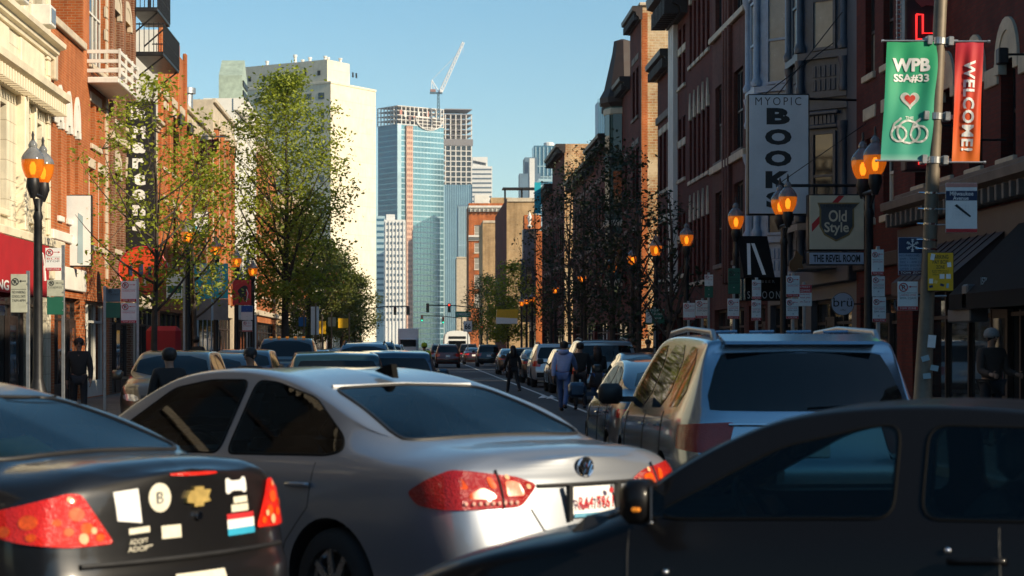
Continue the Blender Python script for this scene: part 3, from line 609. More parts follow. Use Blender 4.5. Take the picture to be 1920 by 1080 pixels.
for z, us in ((6.3, (3.0, 7.5)), (5.6, (11.5,)), (5.1, (5.0, 9.2))):
    for u in us: MB().tube([(b.x(u), -0.01, z), (b.x(u), -0.5, z), (b.x(u)-0.15, -0.55, z)], 0.02, 6).bbox(b.x(u)-0.1, b.x(u)+0.1, -0.66, -0.5, z-0.16, z+0.1, 0.02).build('floodlight', BLACKM, b.r)
a = b.x(8.35); fx = MB().bbox(a-0.12, a+1.2, -1.2, -0.9, 2.0, 2.22, 0.02).bbox(a+0.9, a+1.2, -1.25, -0.85, 2.2, 2.6, 0.03).build('awning_box', mat('grey_painted_steel', (0.10, 0.10, 0.105), 0.5), b.r)
b.finish()
b = Bld('narrow_brick_building', 'narrow dark red brick building with two pale window frames', 'R', WR, 41, 45.2, 11.5, 14, DARK_BRICK)
b.shop(0.4, 3.8, 2.7, n=2, door=2.0); b.win(0.7, 1.6, 4.4, 6.2, frame=WHITEWOOD, lm=STONE); b.win(2.4, 3.3, 4.4, 6.2, frame=WHITEWOOD, lm=STONE); b.win(0.7, 1.6, 7.6, 9.5, frame=DARKWOOD); b.win(2.4, 3.3, 7.6, 9.5, frame=DARKWOOD); b.cornice(10.9, 0.6, 0.5, DARKWOOD, 0.4); b.band(3.3, 3.6, 0.1, DARKWOOD); b.finish()

# ornate blue-grey metal building with two canted bays
vb = Bld('ornate_metal_building', 'ornate blue-grey pressed metal building with canted window bays', 'R', WR, 45.2, 56.6, 13.5, 14, BLUEGREY, DARK_BRICK)
vb.shop(0.5, 5.2, 2.75, n=3, door=3.4, fm=BLACKM); vb.shop(6.0, 11.0, 2.75, n=3, door=8.0, fm=BLACKM)
vb.band(3.1, 3.5, 0.2, BLUEGREY); vb.cornice(12.6, 0.9, 0.8, BLUEGREY, 0.45)
def bay(b_, u, w, out, z0, z1, m, levels, nm='window_bay'):
    """canted bay: middle face w wide, two 45-degree cheeks; windows, columns, panels as parts of it"""
    cx = b_.x(u); h = w/2; pts = [(cx-h-out, 0), (cx-h, -out), (cx+h, -out), (cx+h+out, 0)]
    root = MB().prismz([(pts[0][0], 0.05)] + pts + [(pts[3][0], 0.05)], z0, z1).build(nm, m, b_.r)
    for i in range(3):
        (xa, ya), (xb, yb) = pts[i], pts[i+1]; L_ = math.hypot(xb-xa, yb-ya); ang = math.atan2(yb-ya, xb-xa)
        dx, dy = (xb-xa)/L_, (yb-ya)/L_; nx, ny = dy, -dx
        for (a0, a1) in levels:
            ww = L_*0.56; ox = L_*0.22
            fr = MB().box(ox, ox+0.07, -0.06, 0.02, a0, a1).box(ox+ww-0.07, ox+ww, -0.06, 0.02, a0, a1).box(ox+0.07, ox+ww-0.07, -0.06, 0.02, a1-0.07, a1).box(ox+0.07, ox+ww-0.07, -0.06, 0.02, a0, a0+0.07).box(ox+0.07, ox+ww-0.07, -0.055, 0.02, (a0+a1)/2-0.03, (a0+a1)/2+0.03)
            fr.box(ox, ox+ww, -0.012, -0.004, a0, a1, 1)
            fr.build('window', [m, rnd.choice([PANE, PANEC, PANEB])], root, (xa, ya, 0), (0, 0, ang))
            dp = MB().bbox(ox-0.08, ox+ww+0.08, -0.1, 0.0, a1+0.06, a1+0.16, 0.02)
            for k in range(6): dp.prism([(ox+ww*k/6+0.01, a1+0.17), (ox+ww*(k+1)/6-0.01, a1+0.17), (ox+ww*(k+0.9)/6-0.01, a1+0.36), (ox+ww*(k+0.1)/6+0.01, a1+0.36)], -0.07, 0.0)
            dp.bbox(ox-0.1, ox+ww+0.1, -0.13, 0.0, a1+0.38, a1+0.47, 0.02).build('window_hood', m, root, (xa, ya, 0), (0, 0, ang))
            pn = MB()
            for r_ in range(2):
                for k in range(5): q0 = ox+ww*k/5; pn.bbox(q0+0.02, q0+ww/5-0.02, -0.03, 0.0, a0-0.95+r_*0.32, a0-0.68+r_*0.32, 0.008).box(q0+0.07, q0+ww/5-0.07, -0.033, -0.0302, a0-0.9+r_*0.32, a0-0.73+r_*0.32, 1)
            pn.build('coffered_panel', [m, BLACKM], root, (xa, ya, 0), (0, 0, ang))
    for (a0, a1) in levels:
        for zz, hh, oo in ((a0-1.12, 0.12, 0.09), (a0-0.2, 0.16, 0.14), (a1+0.5, 0.14, 0.12)):
            q = [(pts[0][0]-oo, 0.03), (pts[0][0]-oo, -0.02), (pts[1][0]-oo*0.4, -out-oo), (pts[2][0]+oo*0.4, -out-oo), (pts[3][0]+oo, -0.02), (pts[3][0]+oo, 0.03)]
            MB().prismz(q, zz, zz+hh).build('moulding', m, root)
        for (xa, ya) in pts:
            MB().lathe([(0.13, a0-0.02), (0.15, a0+0.1), (0.085, a0+0.22), (0.085, a1-0.1), (0.15, a1+0.05), (0.16, a1+0.2)], 10, (xa, ya-0.06, 0)).build('colonette', m, root, smooth=40)
            MB().lathe([(0.10, a0-1.0), (0.12, a0-0.9), (0.09, a0-0.8), (0.09, a0-0.4), (0.13, a0-0.25), (0.13, a0-0.2)], 10, (xa, ya-0.06, 0)).build('baluster_post', m, root, smooth=40)
    return root
bay(vb, 2.6, 1.35, 0.85, 3.5, 12.6, BLUEGREY, ((4.55, 6.65), (8.55, 10.9)))
bay(vb, 8.6, 1.35, 0.85, 3.5, 12.6, PALEBLUE, ((4.55, 6.65), (8.55, 10.9)))
for z0, z1 in ((4.5, 6.6), (8.6, 10.8)): vb.win(5.1, 6.2, z0, z1, frame=BLUEGREY, lm=BLUEGREY)
vb.finish()

b = Bld('tall_sash_building', 'dark red brick building with tall narrow windows behind the bookshop sign', 'R', WR, 56.6, 60.2, 14.8, 14, DARK_BRICK)
b.shop(0.4, 3.2, 2.8, n=2, door=1.0); b.rows(2, ((4.4, 7.6), (8.7, 12.6)), 0.85, 0.4, 0.4, frame=DARKWOOD, lm=GREYSTONE); b.cornice(14.0, 0.8, 0.7, DARKWOOD, 0.4); b.pier(0.02, 0.3, 3.5, 14, 0.1, DARK_BRICK); b.finish()
b = Bld('rose_brick_building', 'rose brown brick building with wide window groups and a stone name panel', 'R', WR, 60.2, 67.2, 16.0, 14, ROSE_BRICK)
b.shop(0.5, 6.5, 2.8, n=4, door=3.0)
for z0, z1 in ((4.3, 6.7), (7.7, 10.2), (11.9, 14.6)): b.win(0.7, 2.5, z0, z1, mull=2, frame=BLACKM, lintel='none', lm=GREYSTONE); b.win(4.5, 6.3, z0, z1, mull=2, frame=BLACKM, lintel='none', lm=GREYSTONE)
for u in (2.75, 3.3, 3.85): b.pier(u, u+0.3, 3.6, 15.2, 0.13, ROSE_BRICK)
b.band(10.45, 11.7, 0.07, STONE, 2.9, 4.1, 'name_panel'); b.band(11.75, 11.95, 0.14, STONE); b.band(7.35, 7.6, 0.12, STONE); b.cornice(15.2, 0.8, 0.7, GREYSTONE, 0.5); b.finish()
b = Bld('spiked_lintel_building', 'dark red brick building with rows of pale pointed lintels', 'R', WR, 67.2, 73.4, 15.8, 14, DARK_BRICK)
b.shop(0.5, 5.7, 2.8, n=3, door=3.0); b.rows(5, ((3.9, 6.1), (7.6, 10.2), (11.8, 14.3)), 0.62, 0.4, 0.4, frame=BLACKM, lintel='spike', lm=STONE, sm=STONE); b.cornice(15.1, 0.7, 0.7, DARKWOOD, 0.4); b.finish()
b = Bld('pale_column_building', 'narrow building with pale stone columns and a heavy dark roof cornice', 'R', WR, 73.4, 77.6, 15.0, 12, DARK_BRICK)
b.shop(0.4, 3.8, 2.8, n=2); b.rows(3, ((4.3, 6.6), (7.9, 10.2), (11.4, 13.6)), 0.7, 0.3, 0.5, frame=BLACKM, lm=STONE)
for u in (2.7, 3.25, 3.8): b.pier(u, u+0.25, 3.6, 13.9, 0.2, WHITEW)
b.cornice(13.9, 1.2, 1.0, DARKWOOD, 0.4); b.finish()
b = Bld('low_dark_building', 'lower dark brick building beside the vacant lot on the right', 'R', WR, 77.6, 82.4, 13.2, 6, DARK_BRICK)
b.shop(0.4, 4.4, 2.8, n=3); b.rows(3, ((4.3, 6.6), (7.9, 10.2)), 0.8, 0.4, 0.4, frame=BLACKM, lm=STONE); b.cornice(12.5, 0.7, 0.5, DARKWOOD, 0.4); b.band(10.7, 11.0, 0.1, GREYSTONE); b.finish()
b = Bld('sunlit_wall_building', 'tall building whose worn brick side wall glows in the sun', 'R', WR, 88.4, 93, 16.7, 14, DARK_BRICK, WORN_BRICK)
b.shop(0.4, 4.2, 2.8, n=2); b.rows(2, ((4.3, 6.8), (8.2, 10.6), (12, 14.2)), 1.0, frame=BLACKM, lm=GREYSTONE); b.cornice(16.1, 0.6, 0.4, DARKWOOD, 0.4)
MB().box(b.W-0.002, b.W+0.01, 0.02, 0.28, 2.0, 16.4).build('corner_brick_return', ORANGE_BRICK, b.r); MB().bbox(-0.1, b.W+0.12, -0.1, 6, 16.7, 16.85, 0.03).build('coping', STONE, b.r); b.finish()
b = Bld('turret_building', 'building with a green corner turret and dark mansard cap', 'R', WR, 93, 103, 14.2, 14, DARK_BRICK)
b.shop(0.5, 9.5, 2.8, n=4); b.rows(4, ((4.3, 6.6), (8.0, 10.4)), 1.0, frame=BLACKM, lm=GREYSTONE)
tq = b.x(4.4); GREENM = mat('dark_green_metal', (0.03, 0.07, 0.055), 0.5, var=0.3)
tu = MB().lathe([(0.2, 3.6), (0.85, 4.6), (0.85, 13.25), (0.1, 13.3)], 8, (tq, 0.1, 0)).build('turret', GREENM, b.r); MB().lathe([(0.9, 13.25), (1.1, 13.45), (1.12, 13.7), (0.9, 14.1), (0.5, 15.9), (0.42, 16.5), (0.1, 16.6)], 8, (tq, 0.1, 0)).build('mansard_cap', mat('brown_slate', (0.035, 0.022, 0.02), 0.7, var=0.3), tu)
for z in (5.2, 8.2, 11.0):
    for k in range(5): an = math.pi*(1.125 + k*0.25) - math.pi*0.25; MB().box(-0.22, 0.22, -0.04, 0.02, z, z+1.9).build('turret_window', PANE, tu, (tq+0.80*math.cos(an), 0.1+0.80*math.sin(an), 0), (0, 0, an+math.pi/2))
for z, m_ in ((12.85, STONE), (7.4, STONE), (10.5, GREENM), (4.5, STONE)): MB().lathe([(0.88, z), (0.94, z+0.05), (0.94, z+0.28), (0.88, z+0.33)], 8, (tq, 0.1, 0)).build('turret_band', m_, tu)
MB().tube([(b.x(0.7), 1.0, 14.2), (b.x(0.7)-0.15, 1.1, 19.0)], 0.05, 6).tube([(b.x(0.7)-0.05, 1.0, 16.9), (b.x(0.7)-0.6, 1.0, 15.6)], 0.03, 6).build('antenna_mast', BLACKM, b.r); b.cornice(13.6, 0.6, 0.5, DARKWOOD, 0.5); b.finish()
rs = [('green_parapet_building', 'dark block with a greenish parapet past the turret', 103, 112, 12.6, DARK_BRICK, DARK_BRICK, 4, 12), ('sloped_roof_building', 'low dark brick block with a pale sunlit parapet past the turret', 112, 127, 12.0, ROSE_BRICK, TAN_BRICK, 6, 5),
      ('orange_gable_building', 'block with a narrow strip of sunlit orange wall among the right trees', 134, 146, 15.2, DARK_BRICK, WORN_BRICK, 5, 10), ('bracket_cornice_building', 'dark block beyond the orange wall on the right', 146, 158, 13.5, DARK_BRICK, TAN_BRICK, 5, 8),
      ('finial_house', 'blue Victorian house with pale finials and a diamond panel', 166, 176, 11.2, BLUEGREY, ORANGE_BRICK, 3, 7)]
for nm, lb, y0, y1, h, m, sm_, n, D in rs:
    b = Bld(nm, lb, 'R', WR, y0, y1, h, D, m, sm_); b.shop(0.6, y1-y0-0.6, 2.9, n=n); b.rows(n, ((4.4, 6.7), (8.0, 10.0)), 1.0, frame=BLACKM, lm=GREYSTONE); b.cornice(h-0.6, 0.6, 0.6, DARKWOOD, 0.5)
    if nm == 'finial_house':
        by = bay(b, 2.2, 1.6, 1.0, 3.6, 11.4, BLUEGREY, ((5.2, 8.3),)); cx = b.x(2.2)
        for q in (-1.7, 1.7): MB().lathe([(0.1, 11.4), (0.22, 11.6), (0.08, 11.8), (0.2, 12.3), (0.02, 12.8)], 8, (cx+q, -0.5, 0)).build('finial', WHITEW, b.r)
        MB().prism([(cx-1.2, 11.4), (cx+1.2, 11.4), (cx+1.0, 12.6), (cx-1.0, 12.6)], -0.9, 0.5).build('gable_block', ORANGE_BRICK, b.r)
        MB().prism([(cx-0.9, 4.3), (cx, 3.75), (cx+0.9, 4.3), (cx, 4.85)], -1.06, -1.0).build('diamond_panel', PALEBLUE, b.r)
    b.finish()
def front_block(nm, lb, px0, px1, pytop, Y, m, D=14, rows=(), cn=None, wm=WHITEWOOD, wpx=20, side=None):
    """building whose face square to the camera shows; pixel columns px0..px1 of the photo at depth Y"""
    p0, p1 = at(px0, pytop, Y), at(px1, pytop, Y); b_ = Bld(nm, lb, 'F', Y, p0.x, p1.x, p0.z, D, m, side)
    for pys, pye, cols in rows:
        for c in cols: b_.win((c-wpx/2-px0)*Y/F, (c+wpx/2-px0)*Y/F, at(0, pye, Y).z, at(0, pys, Y).z, frame=WHITEWOOD, lintel='none', lm=STONE, panes=wm)
    return b_
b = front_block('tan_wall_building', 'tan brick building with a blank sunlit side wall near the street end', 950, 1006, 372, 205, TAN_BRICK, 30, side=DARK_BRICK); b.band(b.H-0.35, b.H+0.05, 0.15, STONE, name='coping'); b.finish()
b = front_block('white_cornice_building', 'red brick block with white cornices at the street end', 879, 966, 381, 345, ORANGE_BRICK, 16, ((422, 450, (895, 913, 934)), (455, 474, (895, 913)), (483, 505, (895, 913)), (515, 540, (895, 913)), (550, 575, (895, 913))), wm=PANEB, wpx=11)
b.cornice(at(0, 397, 345).z, 1.0, 0.9, WHITEW, 0.7); b.cornice(at(0, 447, 345).z - 0.4, 0.9, 0.9, WHITEW, 0, 0, 2.2)
MB().bbox(1.0, 3.6, 2, 5, b.H-0.3, b.H+1.6, 0.05).build('roof_hut', WHITEW, b.r); MB().bbox(3.9, 7.6, 3, 7, b.H-0.3, b.H+1.2, 0.05).build('roof_hut', TAN_BRICK, b.r); b.finish()
b = front_block('tan_low_building', 'lower tan brick building in front of the white-corniced block', 905, 952, 414, 275, TAN_BRICK, 16); b.band(b.H-0.3, b.H+0.04, 0.12, STONE, name='coping'); b.finish()
b = front_block('pale_shed_building', 'small pale building below the white-corniced block', 856, 880, 482, 380, STONE, 14); b.band(b.H-0.3, b.H+0.04, 0.12, STONE, name='coping'); b.finish()
pg = thing('roof_pergola', 'dark roof pergola standing above the tan wall', 'pergola', tuple(at(946, 374, 225)))
q = MB()
for x in (0.1, 2.0, 3.7): q.box(x-0.06, x+0.06, 0, 0.12, -1.2, 1.2).box(x-0.06, x+0.06, 2, 2.12, -1.2, 1.2)
q.build('post', BLACKM, pg); MB().box(-0.2, 4.2, -0.2, 2.3, 1.2, 1.35).build('roof_slab', BLACKM, pg)

# ------------------------------------------------------------------ the skyline
def rot_block(nm, lb, px, Y, ang, la, lb_, pytop, m, pybot=700):
    """block with its near upright edge at photo column px: face A runs back to the left (la long), face B back to the right (lb_ long)"""
    c = at(px, pytop, Y); o = thing(nm, lb, 'building', (c.x, Y, 0), ang); return o, c.z
A0 = math.atan2(23.5, 15.0)                     # local x = along the right-hand (sunlit) face
o, zt = rot_block('cream_high_rise', 'cream high-rise with blank sunlit wall and rooftop plant behind the big tree', 620, 480, A0, 28, 19, 152, HIGHRISE)
MB().box(0, 19.5, 0, 28.5, 0, zt).build('wall', HIGHRISE, o)
MB().box(0.0, 9.5, 1.0, 27.5, zt, at(0, 113, 482).z).build('rooftop_plant', HIGHRISE, o)
zz = at(0, 113, 482).z
for i, (x, y, h) in enumerate(((2, 3, 1.2), (4, 9, 1.6), (3, 10.5, 1.0), (2, 12, 2.2), (1.2, 20, 1.2), (6, 5, 1.5), (7, 2.0, 1.2))): MB().lathe([(0.35, 0), (0.35, h*0.7), (0.5, h*0.75), (0.5, h)], 8, (x, y, zz)).build('roof_vent', WHITEW, o)
for i in range(6): MB().box(-0.05, 0.02, 3+i*4.2, 3.9+i*4.2, zt+1.6, zt+2.8).build('plant_louvre', BLACKM, o)
for r_ in range(14):
    for i in range(7): link('window', cached('hrw', (1,), lambda: MB().box(-0.04, 0.03, -0.9, 0.9, 0, 1.6).mesh('window', PANE)), o, (0, 2.8+i*3.8, zt-4.2-r_*4.0))
for z in (zt-0.5,): MB().box(-0.15, 19.65, -0.15, 28.6, z, z+0.45).build('coping', HIGHRISE, o)
for x in (10.9, 12.4): MB().box(x-0.3, x+0.3, 0.9, 1.02, zt+2.2, zt+3.4).build('plant_hatch', BLACKM, o)

GT1 = mat('tower_glass_sunlit', (0.16, 0.34, 0.40), 0.15, 0.65, var=0.25, scale=0.03); GT2 = mat('tower_glass_shaded', (0.004, 0.09, 0.16), 0.15, 0.25, var=0.3, scale=0.04)  # sunlit and shaded colours for the tower's two glass faces
CONC = mat('raw_concrete', (0.62, 0.60, 0.57), 0.85, var=0.15, scale=0.08); HOIST = mat('orange_hoist_steel', (0.55, 0.33, 0.24), 0.7, var=0.25, scale=0.3); SPAND = mat('pale_spandrel_glass', (0.40, 0.56, 0.62), 0.25, 0.2, var=0.2, scale=0.05)
YT = 1500.0; K = YT / F
o, zt = rot_block('glass_tower', 'blue glass tower under construction with a round-bottomed open crown', 745, YT, math.atan2(0.6, 0.8), 25, 44, 232, GT1)
ztop = at(0, 198, YT).z; LA, LB = 25.0, 44.0
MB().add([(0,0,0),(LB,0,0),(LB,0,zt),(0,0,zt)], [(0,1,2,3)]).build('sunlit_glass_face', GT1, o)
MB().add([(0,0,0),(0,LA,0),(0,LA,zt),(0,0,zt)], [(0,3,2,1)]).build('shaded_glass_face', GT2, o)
MB().box(0.15, LB-0.15, 0.15, LA, 0, zt-0.2).build('core', CONC, o)
fl = 4.05; nf = int(zt / fl)
for i in range(nf + 1):
    z = zt - i*fl
    link('spandrel', cached('span', (1,), lambda: MB().box(-0.08, LB, -0.12, 0.03, -0.5, 0.35).mesh('spandrel', SPAND)), o, (0, 0, z)); link('spandrel', cached('span', (2,), lambda: MB().box(-0.1, 0.0, 0.0, LA, -0.2, 0.2).mesh('spandrel', GT1)), o, (0, 0, z))
for i in range(15):
    x = LB * i / 14; link('mullion', cached('mull', (1,), lambda: MB().box(-0.1, 0.1, -0.15, 0.0, 0, zt).mesh('mullion', SPAND)), o, (x, 0, 0))
MB().box(0.2, 3.6, -0.2, -0.02, 0, zt).build('corner_glass_bay', SPAND, o)
hx0, hx1 = 7.5, 13.5
hm = MB().box(hx0, hx1, -1.6, -0.2, 0, zt-1).build('hoist_shaft', HOIST, o)
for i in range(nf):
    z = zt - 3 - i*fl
    for x in (hx0+0.8, hx0+2.5, hx0+4.2): link('hoist_bay_shade', cached('hb', (1,), lambda: MB().box(0, 1.0, -1.75, -1.6, 0, 2.2).mesh('hoist_bay_shade', mat('hoist_shadow', (0.28, 0.15, 0.11), 0.8))), hm, (x, 0, z))  # dark blocks paint the shade inside the hoist openings
# open crown
cr = MB(); nfl = 4; dz = (ztop - zt) / nfl
for i in range(nfl + 1): cr.box(-0.3, LB+0.3, -0.3, LA, zt+i*dz-0.25, zt+i*dz+0.25)
cr.build('crown_slab', CONC, o)
for i in range(12):
    x = LB*i/11; link('crown_column', cached('ccol', (1,), lambda: MB().box(-0.35, 0.35, -0.1, 0.6, zt, ztop).mesh('crown_column', CONC)), o, (x, 0, 0))
for i in range(7): link('crown_column', CACHE[('ccol', 1)], o, (0, LA*i/6, 0))
cc = (hx1 + LB) / 2 + 1; rr = 13.0; arc = [(cc + rr*math.cos(math.pi + math.pi*i/20), zt + 2 + 9*math.sin(math.pi + math.pi*i/20)) for i in range(21)]
arc = [(x, z + 4) for x, z in arc]
rl = MB().prism([(cc-rr, zt+6)] + arc[1:-1] + [(cc+rr, zt+6)], -0.6, -0.2).build('opening_shade', mat('opening_shadow', (0.05, 0.045, 0.045), 0.9), o)  # solid dark panel painted as the shaded crown opening
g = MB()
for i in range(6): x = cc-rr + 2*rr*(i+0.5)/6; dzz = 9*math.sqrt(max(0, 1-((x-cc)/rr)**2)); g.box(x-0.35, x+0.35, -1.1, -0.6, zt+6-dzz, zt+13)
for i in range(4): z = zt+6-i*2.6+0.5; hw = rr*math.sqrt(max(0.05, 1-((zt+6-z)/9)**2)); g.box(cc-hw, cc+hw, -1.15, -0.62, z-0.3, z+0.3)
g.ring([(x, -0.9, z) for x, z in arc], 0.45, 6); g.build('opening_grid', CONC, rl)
for i in range(10): MB().box(2+i*4.2, 4.2+i*4.2, -0.5, -0.2, zt+2+rnd.uniform(0, 6), zt+6+rnd.uniform(0, 6)).build('formwork_panel', mat(f'formwork_{i%3}', ((0.45, 0.2, 0.16), (0.62, 0.6, 0.58), (0.2, 0.14, 0.14))[i % 3], 0.8), o)
# bare concrete slab block to the right, glass below
c0 = at(834, 205, YT+30); sk = thing('concrete_frame_tower', 'bare concrete frame wing beside the blue glass tower', 'building', (c0.x, YT+30, 0), R(8))
zt2 = c0.z; wd = 52*(YT+30)/F; zg = at(0, 346, YT+30).z; nfl = int((zt2-zg)/4.0)
MB().box(0, wd, 0.5, 26, 0, zg).build('glass_base', mat('ribbed_tower_glass', (0.16, 0.30, 0.40), 0.2, 0.6, var=0.3, scale=0.06), sk)
for i in range(16): link('fin', cached('fin', (1,), lambda: MB().box(-0.12, 0.12, 0.0, 0.5, 0, zg).mesh('fin', SPAND)), sk, (wd*i/15, 0, 0))
MB().box(wd*0.3, wd*0.7, 8, 20, zg, zt2-6).build('core', CONC, sk)
for i in range(nfl + 1):
    top = i > nfl - 6
    link('floor_slab', cached('fslab', (top,), lambda: MB().box(0 if not top else 0.0, wd, 0, 26, -0.35, 0.35).mesh('floor_slab', CONC if not top else mat('steel_deck', (0.22, 0.2, 0.21), 0.7))), sk, (0, 0, zg + (i+0.5)*4.0))
for i in range(6):
    for y in (0.4, 25): link('column', cached('scol', (1,), lambda: MB().box(-0.4, 0.4, -0.4, 0.4, zg, zt2-4).mesh('column', CONC)), sk, (0.5+(wd-1)*i/5, y, 0))
MB().box(0.6, wd-0.6, 1.2, 1.4, zg+0.3, zg+nfl*4-22).build('curtain_wall', PANE, sk); MB().box(-0.6, wd+0.6, -0.5, 0.0, zg+nfl*4-26, zg+nfl*4-21).build('debris_net', mat('debris_net', (0.2, 0.19, 0.2), 0.9), sk)
# crane
cp = at(822, 197, YT+14); cz0, cz1 = cp.z, at(0, 176, YT+14).z
cr = thing('tower_crane', 'white luffing tower crane on top of the glass tower', 'crane', (cp.x, YT+14, 0)); CRW = mat('crane_white', (0.72, 0.74, 0.76), 0.5, var=0.1); CRB = mat('crane_blue', (0.06, 0.14, 0.2), 0.5)
def lattice(q, a, b_, w, n, r):
    a, b_ = Vector(a), Vector(b_); d = (b_-a).normalized(); s1 = d.cross(Vector((0, 1, 0))).normalized()*w; s2 = Vector((0, w, 0)); cs = [s1+s2, -s1+s2, -s1-s2, s1-s2]
    for c in cs: q.tube([a+c, b_+c*0.6], r, 4)
    for i in range(n):
        t0, t1 = i/n, (i+1)/n
        for k in range(4): q.tube([a+(b_-a)*t0+cs[k]*(1-0.4*t0), a+(b_-a)*t1+cs[(k+1) % 4]*(1-0.4*t1)], r*0.7, 4)
q = MB(); lattice(q, (0, 0, cz0-12), (0, 0, cz1), 1.0, 8, 0.28); q.build('mast', CRB, cr)
MB().box(-6.5, 3.0, -1.5, 1.5, cz1, cz1+1.2).build('slewing_platform', CRB, cr); MB().bbox(-6.3, -2.0, -1.3, 1.3, cz1+1.2, cz1+3.4, 0.2).build('machinery_house', mat('crane_house', (0.3, 0.16, 0.14), 0.6), cr); MB().bbox(1.0, 3.0, -2.6, -1.0, cz1+0.8, cz1+3.2, 0.2).build('cab', CRW, cr)
tip = at(869, 79, YT+14); tx = tip.x - cp.x
q = MB(); lattice(q, (1.5, 0, cz1+1), (tx, 0, tip.z), 1.15, 16, 0.34); q.build('jib', CRW, cr)
q = MB().tube([(-5.5, 0, cz1+1), (-5.0, 0, cz1+10.5)], 0.35, 5).tube([(-5.0, 0, cz1+10.5), (0.5, 0, cz1+1.5)], 0.35, 5).tube([(-2.0, 0, cz1+1), (-5.0, 0, cz1+10.5)], 0.25, 5); q.build('a_frame', CRW, cr)
MB().tube([(-5.0, 0, cz1+10.5), (tx*0.72, 0, cz1+(tip.z-cz1)*0.75)], 0.14, 4).tube([(tx-0.3, 0, tip.z), (tx-0.3, 0, tip.z-8)], 0.1, 4).build('pendant_cable', CRW, cr)
# other distant buildings
def far_block(nm, lb, px0, px1, pytop, Y, m, bands=0, bm=None, bandh=1.6, D=25, rz=0.0, cols=0, cm=None):
    p0, p1 = at(px0, pytop, Y), at(px1, pytop, Y); w = p1.x - p0.x; h = p0.z
    o_ = thing(nm, lb, 'building', (p0.x, Y, 0), rz); MB().box(0, w, 0, D, 0, h).build('wall', m, o_)
    for i in range(bands):
        link('window_band', cached('fb', (nm, 1), lambda: MB().box(w*0.04, w*0.96, -0.25, 0.3, 0, bandh).mesh('window_band', bm)), o_, (0, 0, h - 3.4 - i*4.0))
    for i in range(cols): link('mullion', cached('fc', (nm, 1), lambda: MB().box(-0.35, 0.35, -0.5, 0.1, 0, h-1).mesh('mullion', cm or SPAND)), o_, (w*(i+0.5)/cols, 0, 0))
    return o_, w, h
BLUET = mat('hazy_blue_glass', (0.05, 0.17, 0.26), 0.25, 0.4, var=0.2, scale=0.05); BLUET2 = mat('slate_tower', (0.10, 0.17, 0.24), 0.6, var=0.2, scale=0.05); PALEBLUET = mat('hazy_blue_stone', (0.10, 0.26, 0.38), 0.6, var=0.15, scale=0.05)  # haze tint put into these distant tower colours
WTOW = mat('white_tower_concrete', (0.70, 0.70, 0.68), 0.8, var=0.08, scale=0.05); DGL = mat('dark_band_glass', (0.10, 0.14, 0.18), 0.2, var=0.2, scale=0.1)
o_, w, h = far_block('white_banded_tower', 'white tower with dark window bands right of the concrete frame', 884, 923, 312, 1750, WTOW, 10, DGL, 1.4)
MB().box(w*0.05, w*0.78, 2, 18, h, h+8.5).build('rooftop_plant', WTOW, o_)
for i in range(9): MB().box(w*0.1+i*1.25, w*0.1+i*1.25+0.8, 1.6, 2.0, h+3.0-i*0.25, h+5.4-i*0.25).build('rooftop_letter', BLACKM, o_)
far_block('blue_slab_tower', 'dark blue glass slab in front of the white banded tower', 859, 884, 384, 1300, BLUET2, 0, None, cols=7)
o_, w, h = far_block('white_gridded_tower', 'white gridded apartment tower at the foot of the glass tower', 720, 760, 412, 1250, WTOW, 16, DGL, 1.5, cols=6, cm=WTOW); MB().box(w*0.1, w*0.5, 2, 15, h, h+3.5).build('rooftop_plant', WTOW, o_)
far_block('pale_blue_slab', 'pale blue slab left of the white gridded tower', 706, 721, 405, 1350, SPAND, 18, BLUET, 1.6)
o_, w, h = far_block('blue_glass_block', 'blue glass office tower showing above the right rooftops', 1001, 1060, 273, 1500, BLUET, 0, None, cols=8)
MB().lathe([(4, 0), (4, 2.5), (3, 3.2)], 12, (w*0.5, 8, h)).build('roof_dome', WTOW, o_)
for z in (h-16, h-24, h-32): MB().box(0, w, -0.6, 0.1, z, z+0.8).build('spandrel', SPAND, o_)
o_, w, h = far_block('slate_stepped_tower', 'slate blue stepped tower left of the blue glass office tower', 984, 1008, 295, 1450, BLUET2); MB().box(-4, w+2, -3, 12, 0, h-12).build('lower_block', BLUET2, o_); MB().box(w*0.35, w*0.75, -3.6, -3.0, 0, h-1).build('pale_fin', WTOW, o_)
o_, w, h = far_block('pale_office_block', 'pale blue office block under the slate tower', 1010, 1065, 335, 1100, SPAND, 6, BLUET, 1.8)
o_, w, h = far_block('crowned_blue_tower', 'hazy blue tower with a notched crown behind the turret', 1121, 1150, 190, 1600, PALEBLUET, cols=8, cm=BLUET); MB().box(w*0.6, w, 0, 15, h, h+8).build('crown_block', PALEBLUET, o_)
for i in range(6): MB().box(i*w*0.1, i*w*0.1+0.6, 0, 1, h, h+2).build('crown_pinnacle', PALEBLUET, o_)
